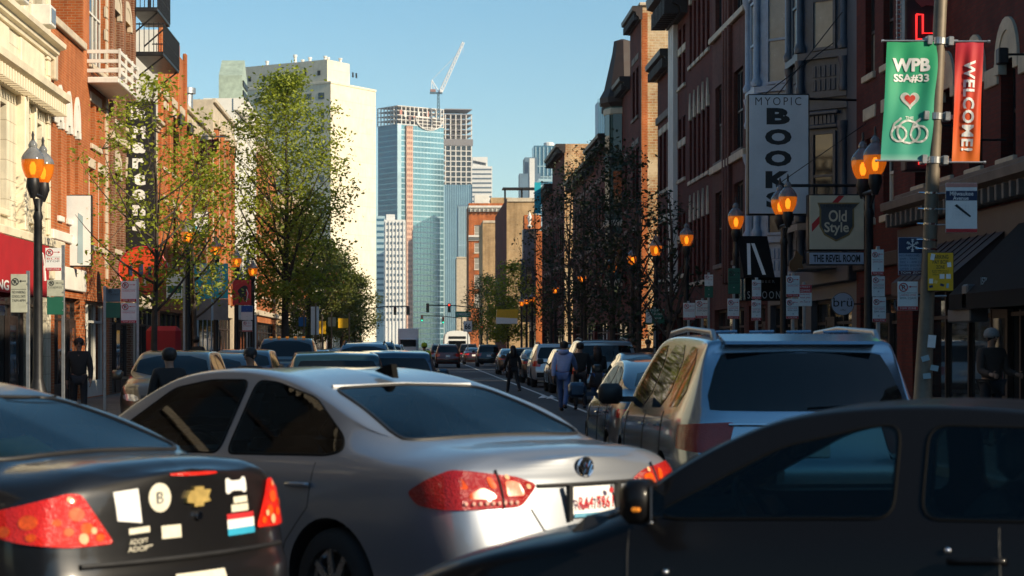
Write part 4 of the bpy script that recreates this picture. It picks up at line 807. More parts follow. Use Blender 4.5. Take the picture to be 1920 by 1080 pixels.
# ------------------------------------------------------------------ car kit: local +y forward, x right, origin on the ground under the middle
def lerp_curve(pts, y):
    if y <= pts[0][0]: return pts[0][1]
    for (a, va), (b, vb) in zip(pts, pts[1:]):
        if y <= b: return va + (vb - va) * ((y - a) / (b - a) if b > a else 1)
    return pts[-1][1]
def sstep(a, b, x): t = max(0, min(1, (x-a)/(b-a))); return t*t*(3-2*t)
class CarSpec:
    def __init__(s, L, Wd, top, belt, plan, wroof, zs=0.24, rear=(), front=(), tumble=None, rc=0.06, midw=0.0):
        s.L, s.Wd, s.zs, s.wroof, s.rc = L, Wd, zs, wroof, rc
        s.top = chaikin(top, 3); s.belt = chaikin(belt, 3); s.plan = chaikin(plan, 3)
        s.rear = chaikin(rear, 2); s.front = chaikin(front, 2); s.zmax = max(z for _, z in s.top)
    def ring(s, y, it=3, inset=0.0, floor=None):
        L = s.L; zt = lerp_curve(s.top, y); zb = min(lerp_curve(s.belt, y), zt - 0.02); wm = lerp_curve(s.plan, y); wb = wm - 0.035; zs = s.zs
        g = zt - zb; k = sstep(0.1, 0.3, g)
        def wat(z): return wb - (wb - s.wroof) * max(0, z - zb) / (s.zmax - zb)
        zr = zt - s.rc; wr = min(wat(zr), wb - 0.02)
        hood = [(wb*0.93, zb+0.45*g), (wb*0.72, zb+0.82*g), (wb*0.36, zt-0.03*g)]
        gh = [(wat(zb+0.05), zb+0.05), (wr, zr), (wr*0.62, zt-0.012)]
        mid = [(h[0]*(1-k)+q[0]*k, h[1]*(1-k)+q[1]*k) for h, q in zip(hood, gh)]
        if k > 0.2: mid.insert(2, (wr*(1-0.05)*k + mid[1][0]*(1-k)*0.97, (zr+0.055)*k + mid[1][1]*(1-k)))
        else: mid.insert(2, ((mid[1][0]+mid[2][0])/2, (mid[1][1]+mid[2][1])/2))
        h = zb - zs
        P = [(0, zs), (wm*0.78, zs), (wm*0.965, zs+0.03), (wm, zs+0.22*h), (wm+0.012, zs+0.5*h), (wm+0.006, zs+0.72*h), (wb+0.022, zb-0.07), (wb, zb)] + mid + [(0, zt)]
        if inset:
            P = [(0, floor), (max(0.05, wb-0.13), floor), (max(0.05, wb-0.10), max(floor+0.02, zb-0.05)), (max(0.05, wr-0.05), max(floor+0.06, zr-0.03)), (max(0.03, wr*0.6), max(floor+0.07, zt-0.07)), (0, max(floor+0.08, zt-0.06))]
            return P
        P = chaikin(P, it); out = []
        for (x, z) in P:
            dr = y + L/2; df = L/2 - y; yy = y
            if dr < 0.6 and s.rear: yy += (1 - dr/0.6)**2 * lerp_curve(s.rear, z)
            if df < 0.6 and s.front: yy -= (1 - df/0.6)**2 * lerp_curve(s.front, z)
            out.append((x, yy, z))
        return out
    def shell(s, n=64, it=3, bulge=0.07):
        L = s.L; ys = [-L/2 + L * (0.5 - 0.5*math.cos(math.pi*i/n))*0.35 + L*(i/n)*0.65 for i in range(n+1)]
        rings = [s.ring(y, it) for y in ys]; m = len(rings[0]); v = []; f = []
        for r_ in rings:
            v += r_; v += [(-x, y, z) for x, y, z in r_]
        for i in range(n):
            for j in range(m-1):
                a = i*2*m + j; f.append((a, a+1, a+1+2*m, a+2*m)); a += m; f.append((a, a+2*m, a+1+2*m, a+1))
        for end, sg in ((0, -1), (n, 1)):                     # rounded end caps
            r_ = rings[end]; base = len(v); C = 8
            for (x, y, z) in r_:
                for c in range(C+1): t = -1 + 2*c/C; v.append((x*t, y + sg*bulge*(1-t*t), z))
            for j in range(m-1):
                for c in range(C): a = base + j*(C+1) + c; f.append((a, a+1, a+C+2, a+C+1))
        bm = bmesh.new(); vv = [bm.verts.new(p) for p in v]; bm.verts.ensure_lookup_table()
        for q in f:
            try: bm.faces.new([vv[i] for i in q])
            except ValueError: pass
        bmesh.ops.remove_doubles(bm, verts=bm.verts, dist=0.0008); bmesh.ops.dissolve_degenerate(bm, dist=0.0005, edges=bm.edges); bmesh.ops.recalc_face_normals(bm, faces=bm.faces)
        return bm
    def cabin(s, y0, y1, floor, n=26):
        v = []; f = []; m = None
        for i in range(n+1):
            P = s.ring(y0 + (y1-y0)*i/n, inset=1, floor=floor); Q = P + [(-x, z) for x, z in P[-2:0:-1]]; m = len(Q); v += [(x, y0 + (y1-y0)*i/n, z) for x, z in Q]
        for i in range(n):
            for j in range(m): f.append((i*m+j, i*m+(j+1) % m, (i+1)*m+(j+1) % m, (i+1)*m+j))
        f.append(tuple(range(m))); f.append(tuple(range(n*m, n*m+m))); b = MB(); b.add(v, f); return b
def round_poly(p, it=2):
    if it == 2 and len(p) > 4: return fillet(p)
    return chaikin(p, it, closed=True)
def fillet(p, r=0.07, n=4):
    out = []; m = len(p)
    for i in range(m):
        P, A, B = Vector(p[i]), Vector(p[i-1]), Vector(p[(i+1) % m]); a, b = (A-P), (B-P); s0 = P + a*min(r/a.length, 0.42); s1 = P + b*min(r/b.length, 0.42)
        for k in range(n+1): t = k/n; q = s0*(1-t)**2 + P*2*t*(1-t) + s1*t*t; out.append((q.x, q.y))
    return out
def project(bvh, poly, mode, off=0.004, cuts=4, thick=0.0):
    """lay a flat outline onto the shell; mode 'L','R' use (y,z), 'T' uses (x,y), 'B','F' use (x,z)"""
    bm = bmesh.new()
    def to3(a, b): return {'DL': (a*0.7071-3, -a*0.7071-3, b), 'DR': (-a*0.7071+3, -a*0.7071-3, b), 'L': (-3, a, b), 'R': (3, a, b), 'T': (a, b, 4), 'B': (a, -6, b), 'F': (a, 6, b)}[mode]
    Q = 0.70710678; D = {'L': Vector((1, 0, 0)), 'R': Vector((-1, 0, 0)), 'T': Vector((0, 0, -1)), 'B': Vector((0, 1, 0)), 'F': Vector((0, -1, 0)), 'DL': Vector((Q, Q, 0)), 'DR': Vector((-Q, Q, 0))}[mode]
    vs_ = [bm.verts.new(to3(*p)) for p in poly]; bm.faces.new(vs_); bmesh.ops.triangulate(bm, faces=bm.faces)
    for _ in range(cuts):
        ed = [e for e in bm.edges if e.calc_length() > 0.07]
        if not ed: break
        bmesh.ops.subdivide_edges(bm, edges=ed, cuts=1); bmesh.ops.triangulate(bm, faces=[f for f in bm.faces if len(f.verts) > 3])
    miss = []
    for v in bm.verts:
        h = bvh.ray_cast(v.co, D)
        if h[0] is None: miss.append(v)
        else: v.co = h[0] - D * off
    for v in miss:
        hs_ = [w.co for e in v.link_edges for w in e.verts if w not in miss]
        if hs_: v.co = sum(hs_, Vector())/len(hs_)
        else: v.co = v.co + D*2
    if thick:
        bmesh.ops.recalc_face_normals(bm, faces=bm.faces); r_ = bmesh.ops.extrude_face_region(bm, geom=bm.faces[:])
        for e in r_['geom']:
            if isinstance(e, bmesh.types.BMVert): e.co += D * thick
    bmesh.ops.recalc_face_normals(bm, faces=bm.faces)
    me = bpy.data.meshes.new('panel'); bm.to_mesh(me); bm.free(); return me
def proj_line(bvh, pts, mode, off=0.0015, step=0.05):
    out = []; D = {'L': Vector((1, 0, 0)), 'R': Vector((-1, 0, 0)), 'T': Vector((0, 0, -1)), 'B': Vector((0, 1, 0)), 'F': Vector((0, -1, 0))}[mode]
    for (a, b) in zip(pts, pts[1:]):
        n = max(1, int(math.hypot(b[0]-a[0], b[1]-a[1]) / step))
        for i in range(n + (1 if b is pts[-1] else 0)):
            t = i/n; u, w = a[0]+(b[0]-a[0])*t, a[1]+(b[1]-a[1])*t
            o = Vector({'L': (-3, u, w), 'R': (3, u, w), 'T': (u, w, 4), 'B': (u, -6, w), 'F': (u, 6, w)}[mode]); h = bvh.ray_cast(o, D)
            if h[0] is not None: out.append(h[0] - D*off)
    return out
def pmesh(me, m, smooth=True):
    me.materials.clear(); me.materials.append(m)
    if smooth: set_smooth(me)
    return me
def boolean(me, cutters):
    """difference, applied at once"""
    o = bpy.data.objects.new('tmp', me); tmp = []
    for c in cutters:
        co = bpy.data.objects.new('tmpc', c); tmp.append(co)
        md = o.modifiers.new('b', 'BOOLEAN'); md.operation = 'DIFFERENCE'; md.solver = 'EXACT'; md.object = co
    r_ = evaluated_mesh(o, tmp)
    for q in tmp + [o]: bpy.data.objects.remove(q)
    return r_
def wheel_mesh(r, w, spokes, detail=True):
    n = 36 if detail else 18
    ty = MB().lathe([(r*0.66, -w/2), (r*0.9, -w/2), (r*0.98, -w*0.38), (r, -w*0.2), (r, w*0.2), (r*0.98, w*0.38), (r*0.9, w/2), (r*0.66, w/2), (r*0.66, -w/2)], n, axis='x', cap=False).mesh('tyre', RUBBER, 50)
    rm = MB().lathe([(r*0.66, -w*0.45), (r*0.68, -w*0.3), (r*0.60, -w*0.25), (r*0.60, w*0.25), (r*0.68, w*0.3), (r*0.66, w*0.45)], n, axis='x', cap=False)
    rm.lathe([(r*0.16, -w*0.42), (r*0.16, w*0.42)], 12, axis='x')
    for k in range(spokes):
        a = 2*math.pi*k/spokes; ca, sa = math.cos(a), math.sin(a); t = r*0.055
        for sd in (-1, 1):
            P = [(r*0.1, -t*1.5), (r*0.64, -t), (r*0.64, t), (r*0.1, t*1.5)]
            rm.prismx([(p*ca - q*sa, p*sa + q*ca) for p, q in P], sd*w*0.34, sd*w*0.42)
    rm.lathe([(r*0.58, -w*0.1), (r*0.58, w*0.1)], n, axis='x', mi=1)
    return ty, rm.mesh('rim', [ALLOY, BLKPLAST], 40)
def add_wheels(root, axles, tw, r, w=0.21, spokes=5, detail=True):
    ty, rm = cached('wheel', (r, w, spokes, detail), lambda: wheel_mesh(r, w, spokes, detail))
    for y in axles:
        for sd in (-1, 1): t = link('wheel', ty, root, (sd*tw, y, r)); link('rim', rm, t)
def seatm():
    b_ = MB().bbox(-0.25, 0.25, -0.3, 0.28, 0.0, 0.2, 0.06); b_.add([(x, y + (-0.22 if z > 0.3 else 0.0), z) for x, y, z in MB().bbox(-0.25, 0.25, -0.36, -0.2, 0.15, 0.75, 0.06).v], MB().bbox(-0.25, 0.25, -0.36, -0.2, 0.15, 0.75, 0.06).f)
    b_.bbox(-0.14, 0.14, -0.62, -0.52, 0.80, 0.98, 0.04); return b_.mesh('seat', SEATM, 40)

SED_R = [(0.0, 0.16), (0.28, 0.12), (0.38, 0.0), (0.55, 0.0), (0.70, 0.03), (0.9, 0.075), (1.0, 0.125), (1.06, 0.13), (1.2, 0.16)]
SED_F = [(0.0, 0.2), (0.25, 0.1), (0.4, 0.0), (0.6, 0.03), (0.7, 0.12), (0.9, 0.2)]
def sedan(L=4.87, Wd=0.915, H=1.487, rearshift=0.0, deck=0.0, hood=0.0, ws=0.0, rear=None):
    h = L/2; k = H - 1.487
    return CarSpec(L, Wd, [(-h, 1.045+deck), (-h+0.10, 1.088+deck), (-h+0.5, 1.10+deck*0.7), (-1.78+rearshift, 1.12+deck*0.3), (-0.86+rearshift, 1.42+k), (-0.25, H+0.01), (0.3, H), (0.72+ws*0.3, 1.40+k), (1.42+ws, 1.0+hood), (1.62+ws, 0.965+hood), (h-0.35, 0.84+hood), (h-0.08, 0.72+hood), (h, 0.62+hood*0.5)],
        [(-h, 0.96), (-h+0.3, 1.0), (-1.6, 1.0), (-0.6, 0.97), (0.9, 0.925+hood*0.3), (1.6, 0.90+hood), (h-0.35, 0.76+hood), (h, 0.58+hood*0.5)],
        [(-h, Wd*0.70), (-h+0.03, Wd*0.80), (-h+0.10, Wd*0.885), (-h+0.4, Wd*0.965), (-1.2, Wd), (0.8, Wd), (1.6, Wd*0.985), (h-0.35, Wd*0.92), (h-0.1, Wd*0.80), (h, Wd*0.62)], Wd*0.655, 0.22, rear or SED_R, SED_F)
def hero_sedan(name, label, loc, rz, sp, paint, glassm, group=None, wheels=(0.325, 9), sidewin=None, belt=0.99, stern=None, tint=CARGLASS, cabin=(-1.75, 1.36), ws=0.0):
    """sedan with cut-out windows, interior and trim"""
    root = thing(name, label, 'car', loc, rz, group); L = sp.L; h = L/2
    bm = sp.shell(84, 3); bvh = BVHTree.FromBMesh(bm); me = bpy.data.meshes.new('body'); bm.to_mesh(me); bm.free()
    wr = wheels[0]; axles = (-h+1.04, h-0.96)
    side = sidewin or [[(-1.45, 1.02), (-1.5, 1.1), (-0.95, 1.36), (-0.45, 1.405), (-0.33, 1.405), (-0.33, 1.0)], [(-0.25, 1.0), (-0.25, 1.41), (0.15, 1.405), (0.52, 1.35), (1.12, 1.01), (1.02, 0.975)]]
    side = [round_poly(p, 2) for p in side]
    back = fillet(stern or [(-0.66, -1.70), (-0.4, -1.755), (0.4, -1.755), (0.66, -1.70), (0.53, -0.92), (0.3, -0.895), (-0.3, -0.895), (-0.53, -0.92)], 0.12); wind = fillet([(-0.70, 1.33+ws), (-0.4, 1.37+ws), (0.4, 1.37+ws), (0.70, 1.33+ws), (0.54, 0.75), (-0.54, 0.75)], 0.1)
    def shrink(p, k=0.965): cx = sum(q[0] for q in p)/len(p); cy = sum(q[1] for q in p)/len(p); return [(cx+(a-cx)*k, cy+(b_-cy)*k) for a, b_ in p]
    cut = [MB().lathe([(wr+0.055, -1.2), (wr+0.055, -Wd_in(sp))], 40, (0, y, wr), 'x').mesh('c', BLKPLAST) for y in axles] + [MB().lathe([(wr+0.055, Wd_in(sp)), (wr+0.055, 1.2)], 40, (0, y, wr), 'x').mesh('c', BLKPLAST) for y in axles]
    cut.append(sp.cabin(cabin[0], cabin[1], 0.5).mesh('c', BLKPLAST))
    for p in side: cut.append(MB().prismx(shrink(p), -1.5, 1.5).mesh('c', BLKPLAST))
    cut.append(MB().prismz(shrink(back, 0.95), 1.045, 2).mesh('c', BLKPLAST)); cut.append(MB().prismz(shrink(wind, 0.95), 0.99, 2).mesh('c', BLKPLAST))
    me.materials.append(paint); me.materials.append(BLKPLAST)
    body = boolean(me, cut); body.materials.clear(); body.materials.append(paint); body.materials.append(BLKPLAST)
    for p in body.polygons:
        c = p.center; arch = any(abs(math.hypot(c.y-y, c.z-wr) - (wr+0.055)) < 0.006 and abs(p.normal.x) < 0.3 and (c.y-y)*p.normal.y + (c.z-wr)*p.normal.z < -0.2 for y in axles)
        nh = bvh.find_nearest(c); p.material_index = 1 if (arch or (nh[0] is not None and nh[3] > 0.02)) else 0
    set_smooth(body, 48); bo = link('body', body, root)
    for p in side:
        for md in 'LR':
            w = link('side_window', pmesh(project(bvh, p, md, 0.003), tint), root)
            MB().ring(proj_line(bvh, p + [p[0]], md, 0.001)[:-1], 0.0055, 6).build('window_seal', SEALM, w, smooth=True)
    w = link('rear_window', pmesh(project(bvh, back, 'T', 0.003), glassm), root); MB().ring(proj_line(bvh, back + [back[0]], 'T', 0.0)[:-1], 0.012, 6).build('window_seal', BLKPLAST, w, smooth=True)
    w = link('windscreen', pmesh(project(bvh, wind, 'T', 0.003), CLEARCAR), root); MB().ring(proj_line(bvh, wind + [wind[0]], 'T', 0.0)[:-1], 0.012, 6).build('window_seal', BLKPLAST, w, smooth=True)
    add_wheels(root, axles, sp.Wd - 0.12, wr, 0.22, wheels[1])
    # interior
    sm_ = cached('seat', (1,), seatm)
    for x in (-0.38, 0.38): link('front_seat', sm_, root, (x, 0.28, 0.33)); link('rear_seat', sm_, root, (x, -0.62, 0.26))
    MB().bbox(-0.72, 0.72, 0.78, 1.34, 0.62, 0.96, 0.06).build('dashboard', BLKPLAST, root); MB().bbox(-0.62, 0.62, -1.70, -1.24, 0.90, 1.045, 0.03).build('parcel_shelf', SEATM, root)
    pts = [Vector((-0.38+0.18*math.cos(a), 0.66+0.09*math.sin(a), 0.93+0.16*math.sin(a))) for a in [2*math.pi*i/24 for i in range(24)]]
    MB().ring(pts, 0.016, 6).tube([(-0.38, 0.66, 0.93), (-0.38, 0.85, 0.85)], 0.025, 6).build('steering_wheel', BLKPLAST, root, smooth=True); MB().bbox(-0.13, 0.13, 0.58, 0.61, sp.zmax-0.24, sp.zmax-0.17, 0.012).build('inner_mirror', BLKPLAST, root)
    # door mirrors, seams, handles
    for sd in (-1, 1):
        x = sp.Wd; q = MB().bbox(sd*(x+0.02), sd*(x+0.22), 0.90, 1.02, 0.97, 1.13, 0.035) if sd > 0 else MB().bbox(-(x+0.22), -(x+0.02), 0.90, 1.02, 0.97, 1.13, 0.035)
        mo = q.build('door_mirror', paint, root, smooth=50); MB().tube([(sd*(x-0.06), 1.0, 0.98), (sd*(x+0.06), 0.97, 1.02)], 0.03, 8).build('mirror_stalk', BLKPLAST, mo); MB().box(min(sd*(x+0.04), sd*(x+0.2)), max(sd*(x+0.04), sd*(x+0.2)), 0.893, 0.898, 0.99, 1.11).build('mirror_glass', CHROME, mo)
        md = 'R' if sd > 0 else 'L'
        for y0, z0 in ((-0.29, 0.98), (1.06, 0.93), (-1.22, 0.99)):
            ln = proj_line(bvh, [(y0, z0), (y0 - 0.02, 0.6), (y0 + (0.05 if y0 < 0 else -0.02), 0.32)] if y0 > -1 else [(y0, z0), (y0+0.02, 0.75), (y0+0.22, 0.55), (y0+0.3, 0.34)], md, 0.0)
            if len(ln) > 1: MB().tube(ln, 0.0032, 5).build('door_seam', BLKPLAST, root)
        for y0 in (-0.12, -1.02):
            ln = proj_line(bvh, [(y0, 0.865), (y0-0.2, 0.872)], md, 0.022)
            if len(ln) > 1: MB().tube(ln, 0.013, 6).build('door_handle', paint, root, smooth=True)
    # bonnet lamps and grille
    for sd in (-1, 1): link('headlight', pmesh(project(bvh, round_poly([(sd*0.38, 0.62), (sd*0.70, 0.64), (sd*0.74, 0.72), (sd*0.42, 0.70)], 1), 'F', 0.006), HEADL), root)
    link('grille', pmesh(project(bvh, round_poly([(-0.36, 0.52), (0.36, 0.52), (0.38, 0.62), (-0.38, 0.62)], 1), 'F', 0.006), BLKPLAST), root)
    return root, bvh
def Wd_in(sp): return sp.Wd - 0.27
def flat(bvh, root, name, poly, mode, m, off=0.006, thick=0.0): return link(name, pmesh(project(bvh, poly, mode, off, thick=thick), m), root)

# ------------------------------------------------------------------ the silver sedan in the middle
SILVER = carpaint('silver_paint', (0.30, 0.325, 0.37), 0.66, 0.38)
sp = sedan(); RZ = R(39)
root, bvh = hero_sedan('silver_sedan', 'silver sedan turning across the junction, its trunk bright in the sun', (0.90 - math.sin(RZ)*2.435, 10.35 + math.cos(RZ)*2.435, 0), RZ, sp, SILVER, CARGLASS,
    sidewin=[[(-1.30, 1.03), (-1.42, 1.06), (-1.36, 1.14), (-0.98, 1.33), (-0.55, 1.41), (-0.33, 1.42), (-0.33, 1.0)], [(-0.25, 1.0), (-0.25, 1.42), (0.15, 1.415), (0.52, 1.36), (1.12, 1.01), (1.02, 0.975)]])
for sd in (-1, 1):
    # wrap-round lamp: boot-lid piece, corner piece, side piece
    t = flat(bvh, root, 'taillight', fillet([(0.80, 0.875), (0.90, 0.94), (1.03, 0.995), (1.12, 0.99), (1.36, 0.955), (1.465, 0.912), (1.39, 0.805), (1.0, 0.795), (0.86, 0.81)], 0.03, 3), 'DR' if sd > 0 else 'DL', TAILRED, 0.012)
    for i in range(9):
        q_ = proj_line(bvh, [(sd*(0.49+i*0.034), 0.828), (sd*(0.491+i*0.034), 0.828)], 'B', 0.016)
        if q_: MB().lathe([(0.011, -0.004), (0.007, -0.008)], 8, tuple(q_[0]), 'y').build('reflector_dot', mat('reflector_dot', (0.85, 0.5, 0.4), 0.08, var=0, coat=1), t)
for sd in (-1, 1):
    for poly in ([(sd*0.60, 0.87), (sd*0.66, 0.91), (sd*0.74, 0.875), (sd*0.74, 0.85), (sd*0.60, 0.85)], [(sd*0.73, 0.90), (sd*0.755, 0.96), (sd*0.775, 0.96), (sd*0.775, 0.90)], [(sd*0.58, 0.90), (sd*0.60, 0.96), (sd*0.63, 0.955), (sd*0.62, 0.90)], [(sd*0.43, 0.86), (sd*0.45, 0.93), (sd*0.53, 0.94), (sd*0.54, 0.86)]): flat(bvh, root, 'lamp_cell_glow', fillet(poly, 0.02, 3), 'B', CELL, 0.0145)  # orange patches paint sunlight on the lamp internals
    for x, z in ((0.51, 0.955), (0.40, 0.905)): flat(bvh, root, 'lamp_cell_glow', circ(sd*x, z, 0.013, 10), 'B', GLINTCELL, 0.016)
    MB().tube(proj_line(bvh, [(sd*0.558, 0.99), (sd*0.563, 0.80)], 'B', 0.012), 0.006, 5).build('lamp_seam', BLKPLAST, root)
pl = flat(bvh, root, 'number_plate', [(-0.155, 0.735), (0.155, 0.735), (0.155, 0.89), (-0.155, 0.89)], 'B', WHITE, 0.012)
yb = min(v.co.y for v in pl.data.vertices) - 0.008
lettering(pl, 'R64 7961', 0, 0.81, 0.25, 0.065, REDV, yb, bold=0.02); MB().box(-0.15, 0.15, yb+0.002, yb+0.004, 0.737, 0.757).build('plate_stripe', mat('plate_blue', (0.12, 0.35, 0.5), 0.5), pl); MB().lathe([(0.016, yb-0.001), (0.016, yb+0.001)], 12, (0.11, 0, 0.868), 'y').build('plate_sticker', REDV, pl)
fr = MB()
for (a, b_, c, d) in ((-0.185, -0.16, 0.72, 0.905), (0.16, 0.185, 0.72, 0.905)): fr.box(a, b_, yb+0.002, yb+0.03, c, d)
fr.build('plate_recess', BLKPLAST, root)
MB().tube(proj_line(bvh, [(-0.34, 0.903), (0.34, 0.903)], 'B', 0.004), 0.011, 6).build('trunk_seam', BLKPLAST, root)
for sd in (-1, 1): MB().tube(proj_line(bvh, [(sd*0.40, 0.79), (sd*0.34, 0.68), (sd*0.2, 0.655), (0, 0.655)], 'B', 0.001), 0.005, 6).build('trunk_seam', BLKPLAST, root)
ey = min(p.y for p in proj_line(bvh, [(0, 0.985), (0.001, 0.985)], 'B', 0.0)) - 0.012
em = MB().lathe([(0.055, -0.006), (0.055, 0.006)], 24, (0, ey, 0.985), 'y').build('emblem', mat('emblem_dark', (0.05, 0.055, 0.06), 0.2, 0.8, var=0), root); MB().ring([Vector((0.052*math.cos(a), ey-0.006, 0.985+0.052*math.sin(a))) for a in [2*math.pi*i/24 for i in range(24)]], 0.006, 6).tube([(-0.034, ey-0.008, 1.02), (-0.014, ey-0.008, 0.985), (0, ey-0.008, 1.01), (0.014, ey-0.008, 0.985), (0.034, ey-0.008, 1.02)], 0.005, 5).tube([(-0.046, ey-0.008, 1.0), (-0.02, ey-0.008, 0.94), (0, ey-0.008, 0.975), (0.02, ey-0.008, 0.94), (0.046, ey-0.008, 1.0)], 0.005, 5).build('emblem_ring', CHROME, em)
zt = 1.487; MB().prismx([(-0.82, 1.43), (-0.64, 1.47), (-0.72, 1.50), (-0.80, 1.512)], -0.02, 0.02).build('roof_antenna', SEALM, root)
MB().tube(proj_line(bvh, [(-0.51, -0.885), (0.51, -0.885)], 'T', 0.001), 0.012, 6).build('roof_edge_highlight', WHITE, root)  # white line painted as the highlight above the rear window
MB().box(-0.06, 0.2, -1.62, -1.60, 1.03, 1.055).build('rear_shelf_card', WHITE, root)

# ------------------------------------------------------------------ black compact sedan with stickers, lower left
BLKPAINT = carpaint('black_paint', (0.006, 0.006, 0.007), 0.0, 0.35, 0.7)
sp = sedan(4.58, 0.86, 1.465, 0.02, 0.045, rear=[(0.0, 0.16), (0.28, 0.12), (0.38, 0.0), (0.62, 0.0), (0.68, 0.05), (1.03, 0.075), (1.2, 0.06)]); RZ = R(54)
root, bvh = hero_sedan('stickered_sedan', 'black compact sedan with stickers on its trunk at the lower left', (-0.97 - math.sin(RZ)*2.29, 8.6 + math.cos(RZ)*2.29, 0), RZ, sp, BLKPAINT, CARGLASS,
    stern=[(-0.62, -1.66), (-0.4, -1.71), (0.4, -1.71), (0.62, -1.66), (0.50, -0.89), (0.3, -0.865), (-0.3, -0.865), (-0.50, -0.89)])
for sd in (-1, 1):
    flat(bvh, root, 'taillight', fillet([(0.66, 0.885), (0.82, 0.945), (1.10, 1.015), (1.155, 1.01), (1.29, 0.80), (1.12, 0.795), (0.9, 0.815), (0.74, 0.85)], 0.025, 3), 'DR' if sd > 0 else 'DL', BRAKE, 0.014)
lr = random.Random(3)
for sd in (-1, 1):
    for x, z, r_ in ((0.62, 0.93, 0.035), (0.58, 0.87, 0.03), (0.66, 0.86, 0.022), (0.52, 0.83, 0.02), (0.70, 0.90, 0.018), (0.63, 0.985, 0.014)): flat(bvh, root, 'lamp_cell_glow', circ(sd*x, z, r_, 12, r_*0.8), 'B', CELL, 0.017)  # orange blobs paint out-of-focus highlights in the lamp
    for x, z, r_ in ((0.60, 0.83, 0.022), (0.55, 0.86, 0.014), (0.64, 0.99, 0.012)): flat(bvh, root, 'lamp_cell_glow', circ(sd*x, z, r_, 12), 'B', GLINTCELL, 0.02)
    for y, z, r_ in ((-2.1, 0.90, 0.04), (-2.0, 0.86, 0.03), (-1.92, 0.89, 0.02), (-2.12, 0.84, 0.022), (-1.84, 0.865, 0.014)): flat(bvh, root, 'lamp_cell_glow', circ(y, z, r_, 12, r_*0.75), 'R' if sd > 0 else 'L', CELL, 0.017)
def rear_y(x, z): p = proj_line(bvh, [(x, z), (x+0.001, z)], 'B', 0.0); return p[0].y
def sticker(nm, poly, m, off=0.003): return flat(bvh, root, nm, poly, 'B', m, off)
CREAMV = mat('aged_sticker', (0.72, 0.68, 0.55), 0.5, var=0.12, scale=20)
sticker('sticker', [(-0.42, 0.89), (-0.295, 0.875), (-0.305, 1.02), (-0.43, 1.01)], WHITE)
st = sticker('sticker', circ(-0.19, 0.975, 0.062, 20), CREAMV); lettering(st, 'B', -0.19, 0.975, 0.04, 0.05, GREYM, rear_y(-0.19, 0.975)-0.006)
bone = chaikin([(x, z-0.018) for x, z in [(0.235, 1.015), (0.235, 1.05), (0.262, 1.052), (0.275, 1.038), (0.36, 1.038), (0.374, 1.052), (0.40, 1.05), (0.40, 1.015), (0.40, 0.985), (0.374, 0.98), (0.36, 0.994), (0.275, 0.994), (0.262, 0.98), (0.235, 0.985)]], 1, True); sticker('bone_sticker', bone, WHITE)
sticker('sticker', [(0.29, 0.92), (0.40, 0.92), (0.40, 0.948), (0.29, 0.948)], CREAMV); sticker('sticker', [(0.27, 0.882), (0.405, 0.882), (0.405, 0.914), (0.27, 0.914)], CREAMV)
for z0, z1, m in ((0.85, 0.875, REDV), (0.81, 0.85, WHITE), (0.78, 0.81, mat('sky_vinyl', (0.03, 0.35, 0.55), 0.5))): sticker('flag_sticker', [(0.235, z0), (0.445, z0), (0.445, z1), (0.235, z1)], m)
sticker('sticker', [(-0.19, 0.80), (-0.075, 0.80), (-0.075, 0.855), (-0.19, 0.855)], CREAMV); sticker('sticker', [(-0.365, 0.83), (-0.255, 0.835), (-0.255, 0.86), (-0.365, 0.855)], CREAMV)
for x, z, w in ((-0.32, 0.80, 0.11), (-0.315, 0.77, 0.15)): lettering(root, 'ADOPT', x, z, w, 0.022, CREAMV, rear_y(x, z)-0.006)
y0 = rear_y(0.06, 0.965); bt = [(-0.075, 0.01), (-0.055, 0.04), (-0.03, 0.04), (-0.03, 0.055), (0.03, 0.055), (0.03, 0.04), (0.075, 0.04), (0.06, 0.01), (0.075, -0.01), (0.03, -0.015), (0.03, -0.03), (-0.03, -0.03), (-0.03, -0.015), (-0.075, -0.01)]
MB().prism([(0.03+x, 0.955+z) for x, z in bt], y0-0.02, y0+0.01).build('emblem', GOLD, root); MB().lathe([(0.018, 0), (0.018, 0.015), (0.008, 0.02)], 12, (0.03, y0-0.025, 0.885), 'y').build('trunk_lock', CHROME, root)
flat(bvh, root, 'high_brake_light', round_poly([(-0.13, 1.062), (0.17, 1.057), (0.17, 1.072), (-0.13, 1.077)], 1), 'B', BRAKE, 0.008)
MB().tube(proj_line(bvh, [(-0.62, 0.715), (0.66, 0.715)], 'B', 0.008), 0.012, 6).build('bumper_trim', BLKPLAST, root)
pl = flat(bvh, root, 'number_plate', [(-0.155, 0.50), (0.155, 0.50), (0.155, 0.65), (-0.155, 0.65)], 'B', CREAMV, 0.012)
MB().prismx([(-0.80, 1.42), (-0.66, 1.45), (-0.70, 1.50), (-0.79, 1.49)], -0.02, 0.02).build('roof_antenna', BLKPLAST, root)
YPAP = mat('yellow_paper', (0.62, 0.55, 0.08), 0.7, var=0.15, scale=8); pp = MB()
MB().add([(-0.44, -1.60, 1.10), (-0.02, -1.58, 1.10), (-0.05, -1.34, 1.21), (-0.38, -1.37, 1.19)], [(0, 1, 2, 3)]).build('yellow_folder', YPAP, root)
for x, y, m in ((0.08, -1.62, WHITE), (0.25, -1.64, SPAND), (0.32, -1.58, WHITE)): MB().bbox(x-0.06, x+0.08, y+0.05, y+0.16, 1.09, 1.135, 0.006).build('shelf_clutter', m, root)

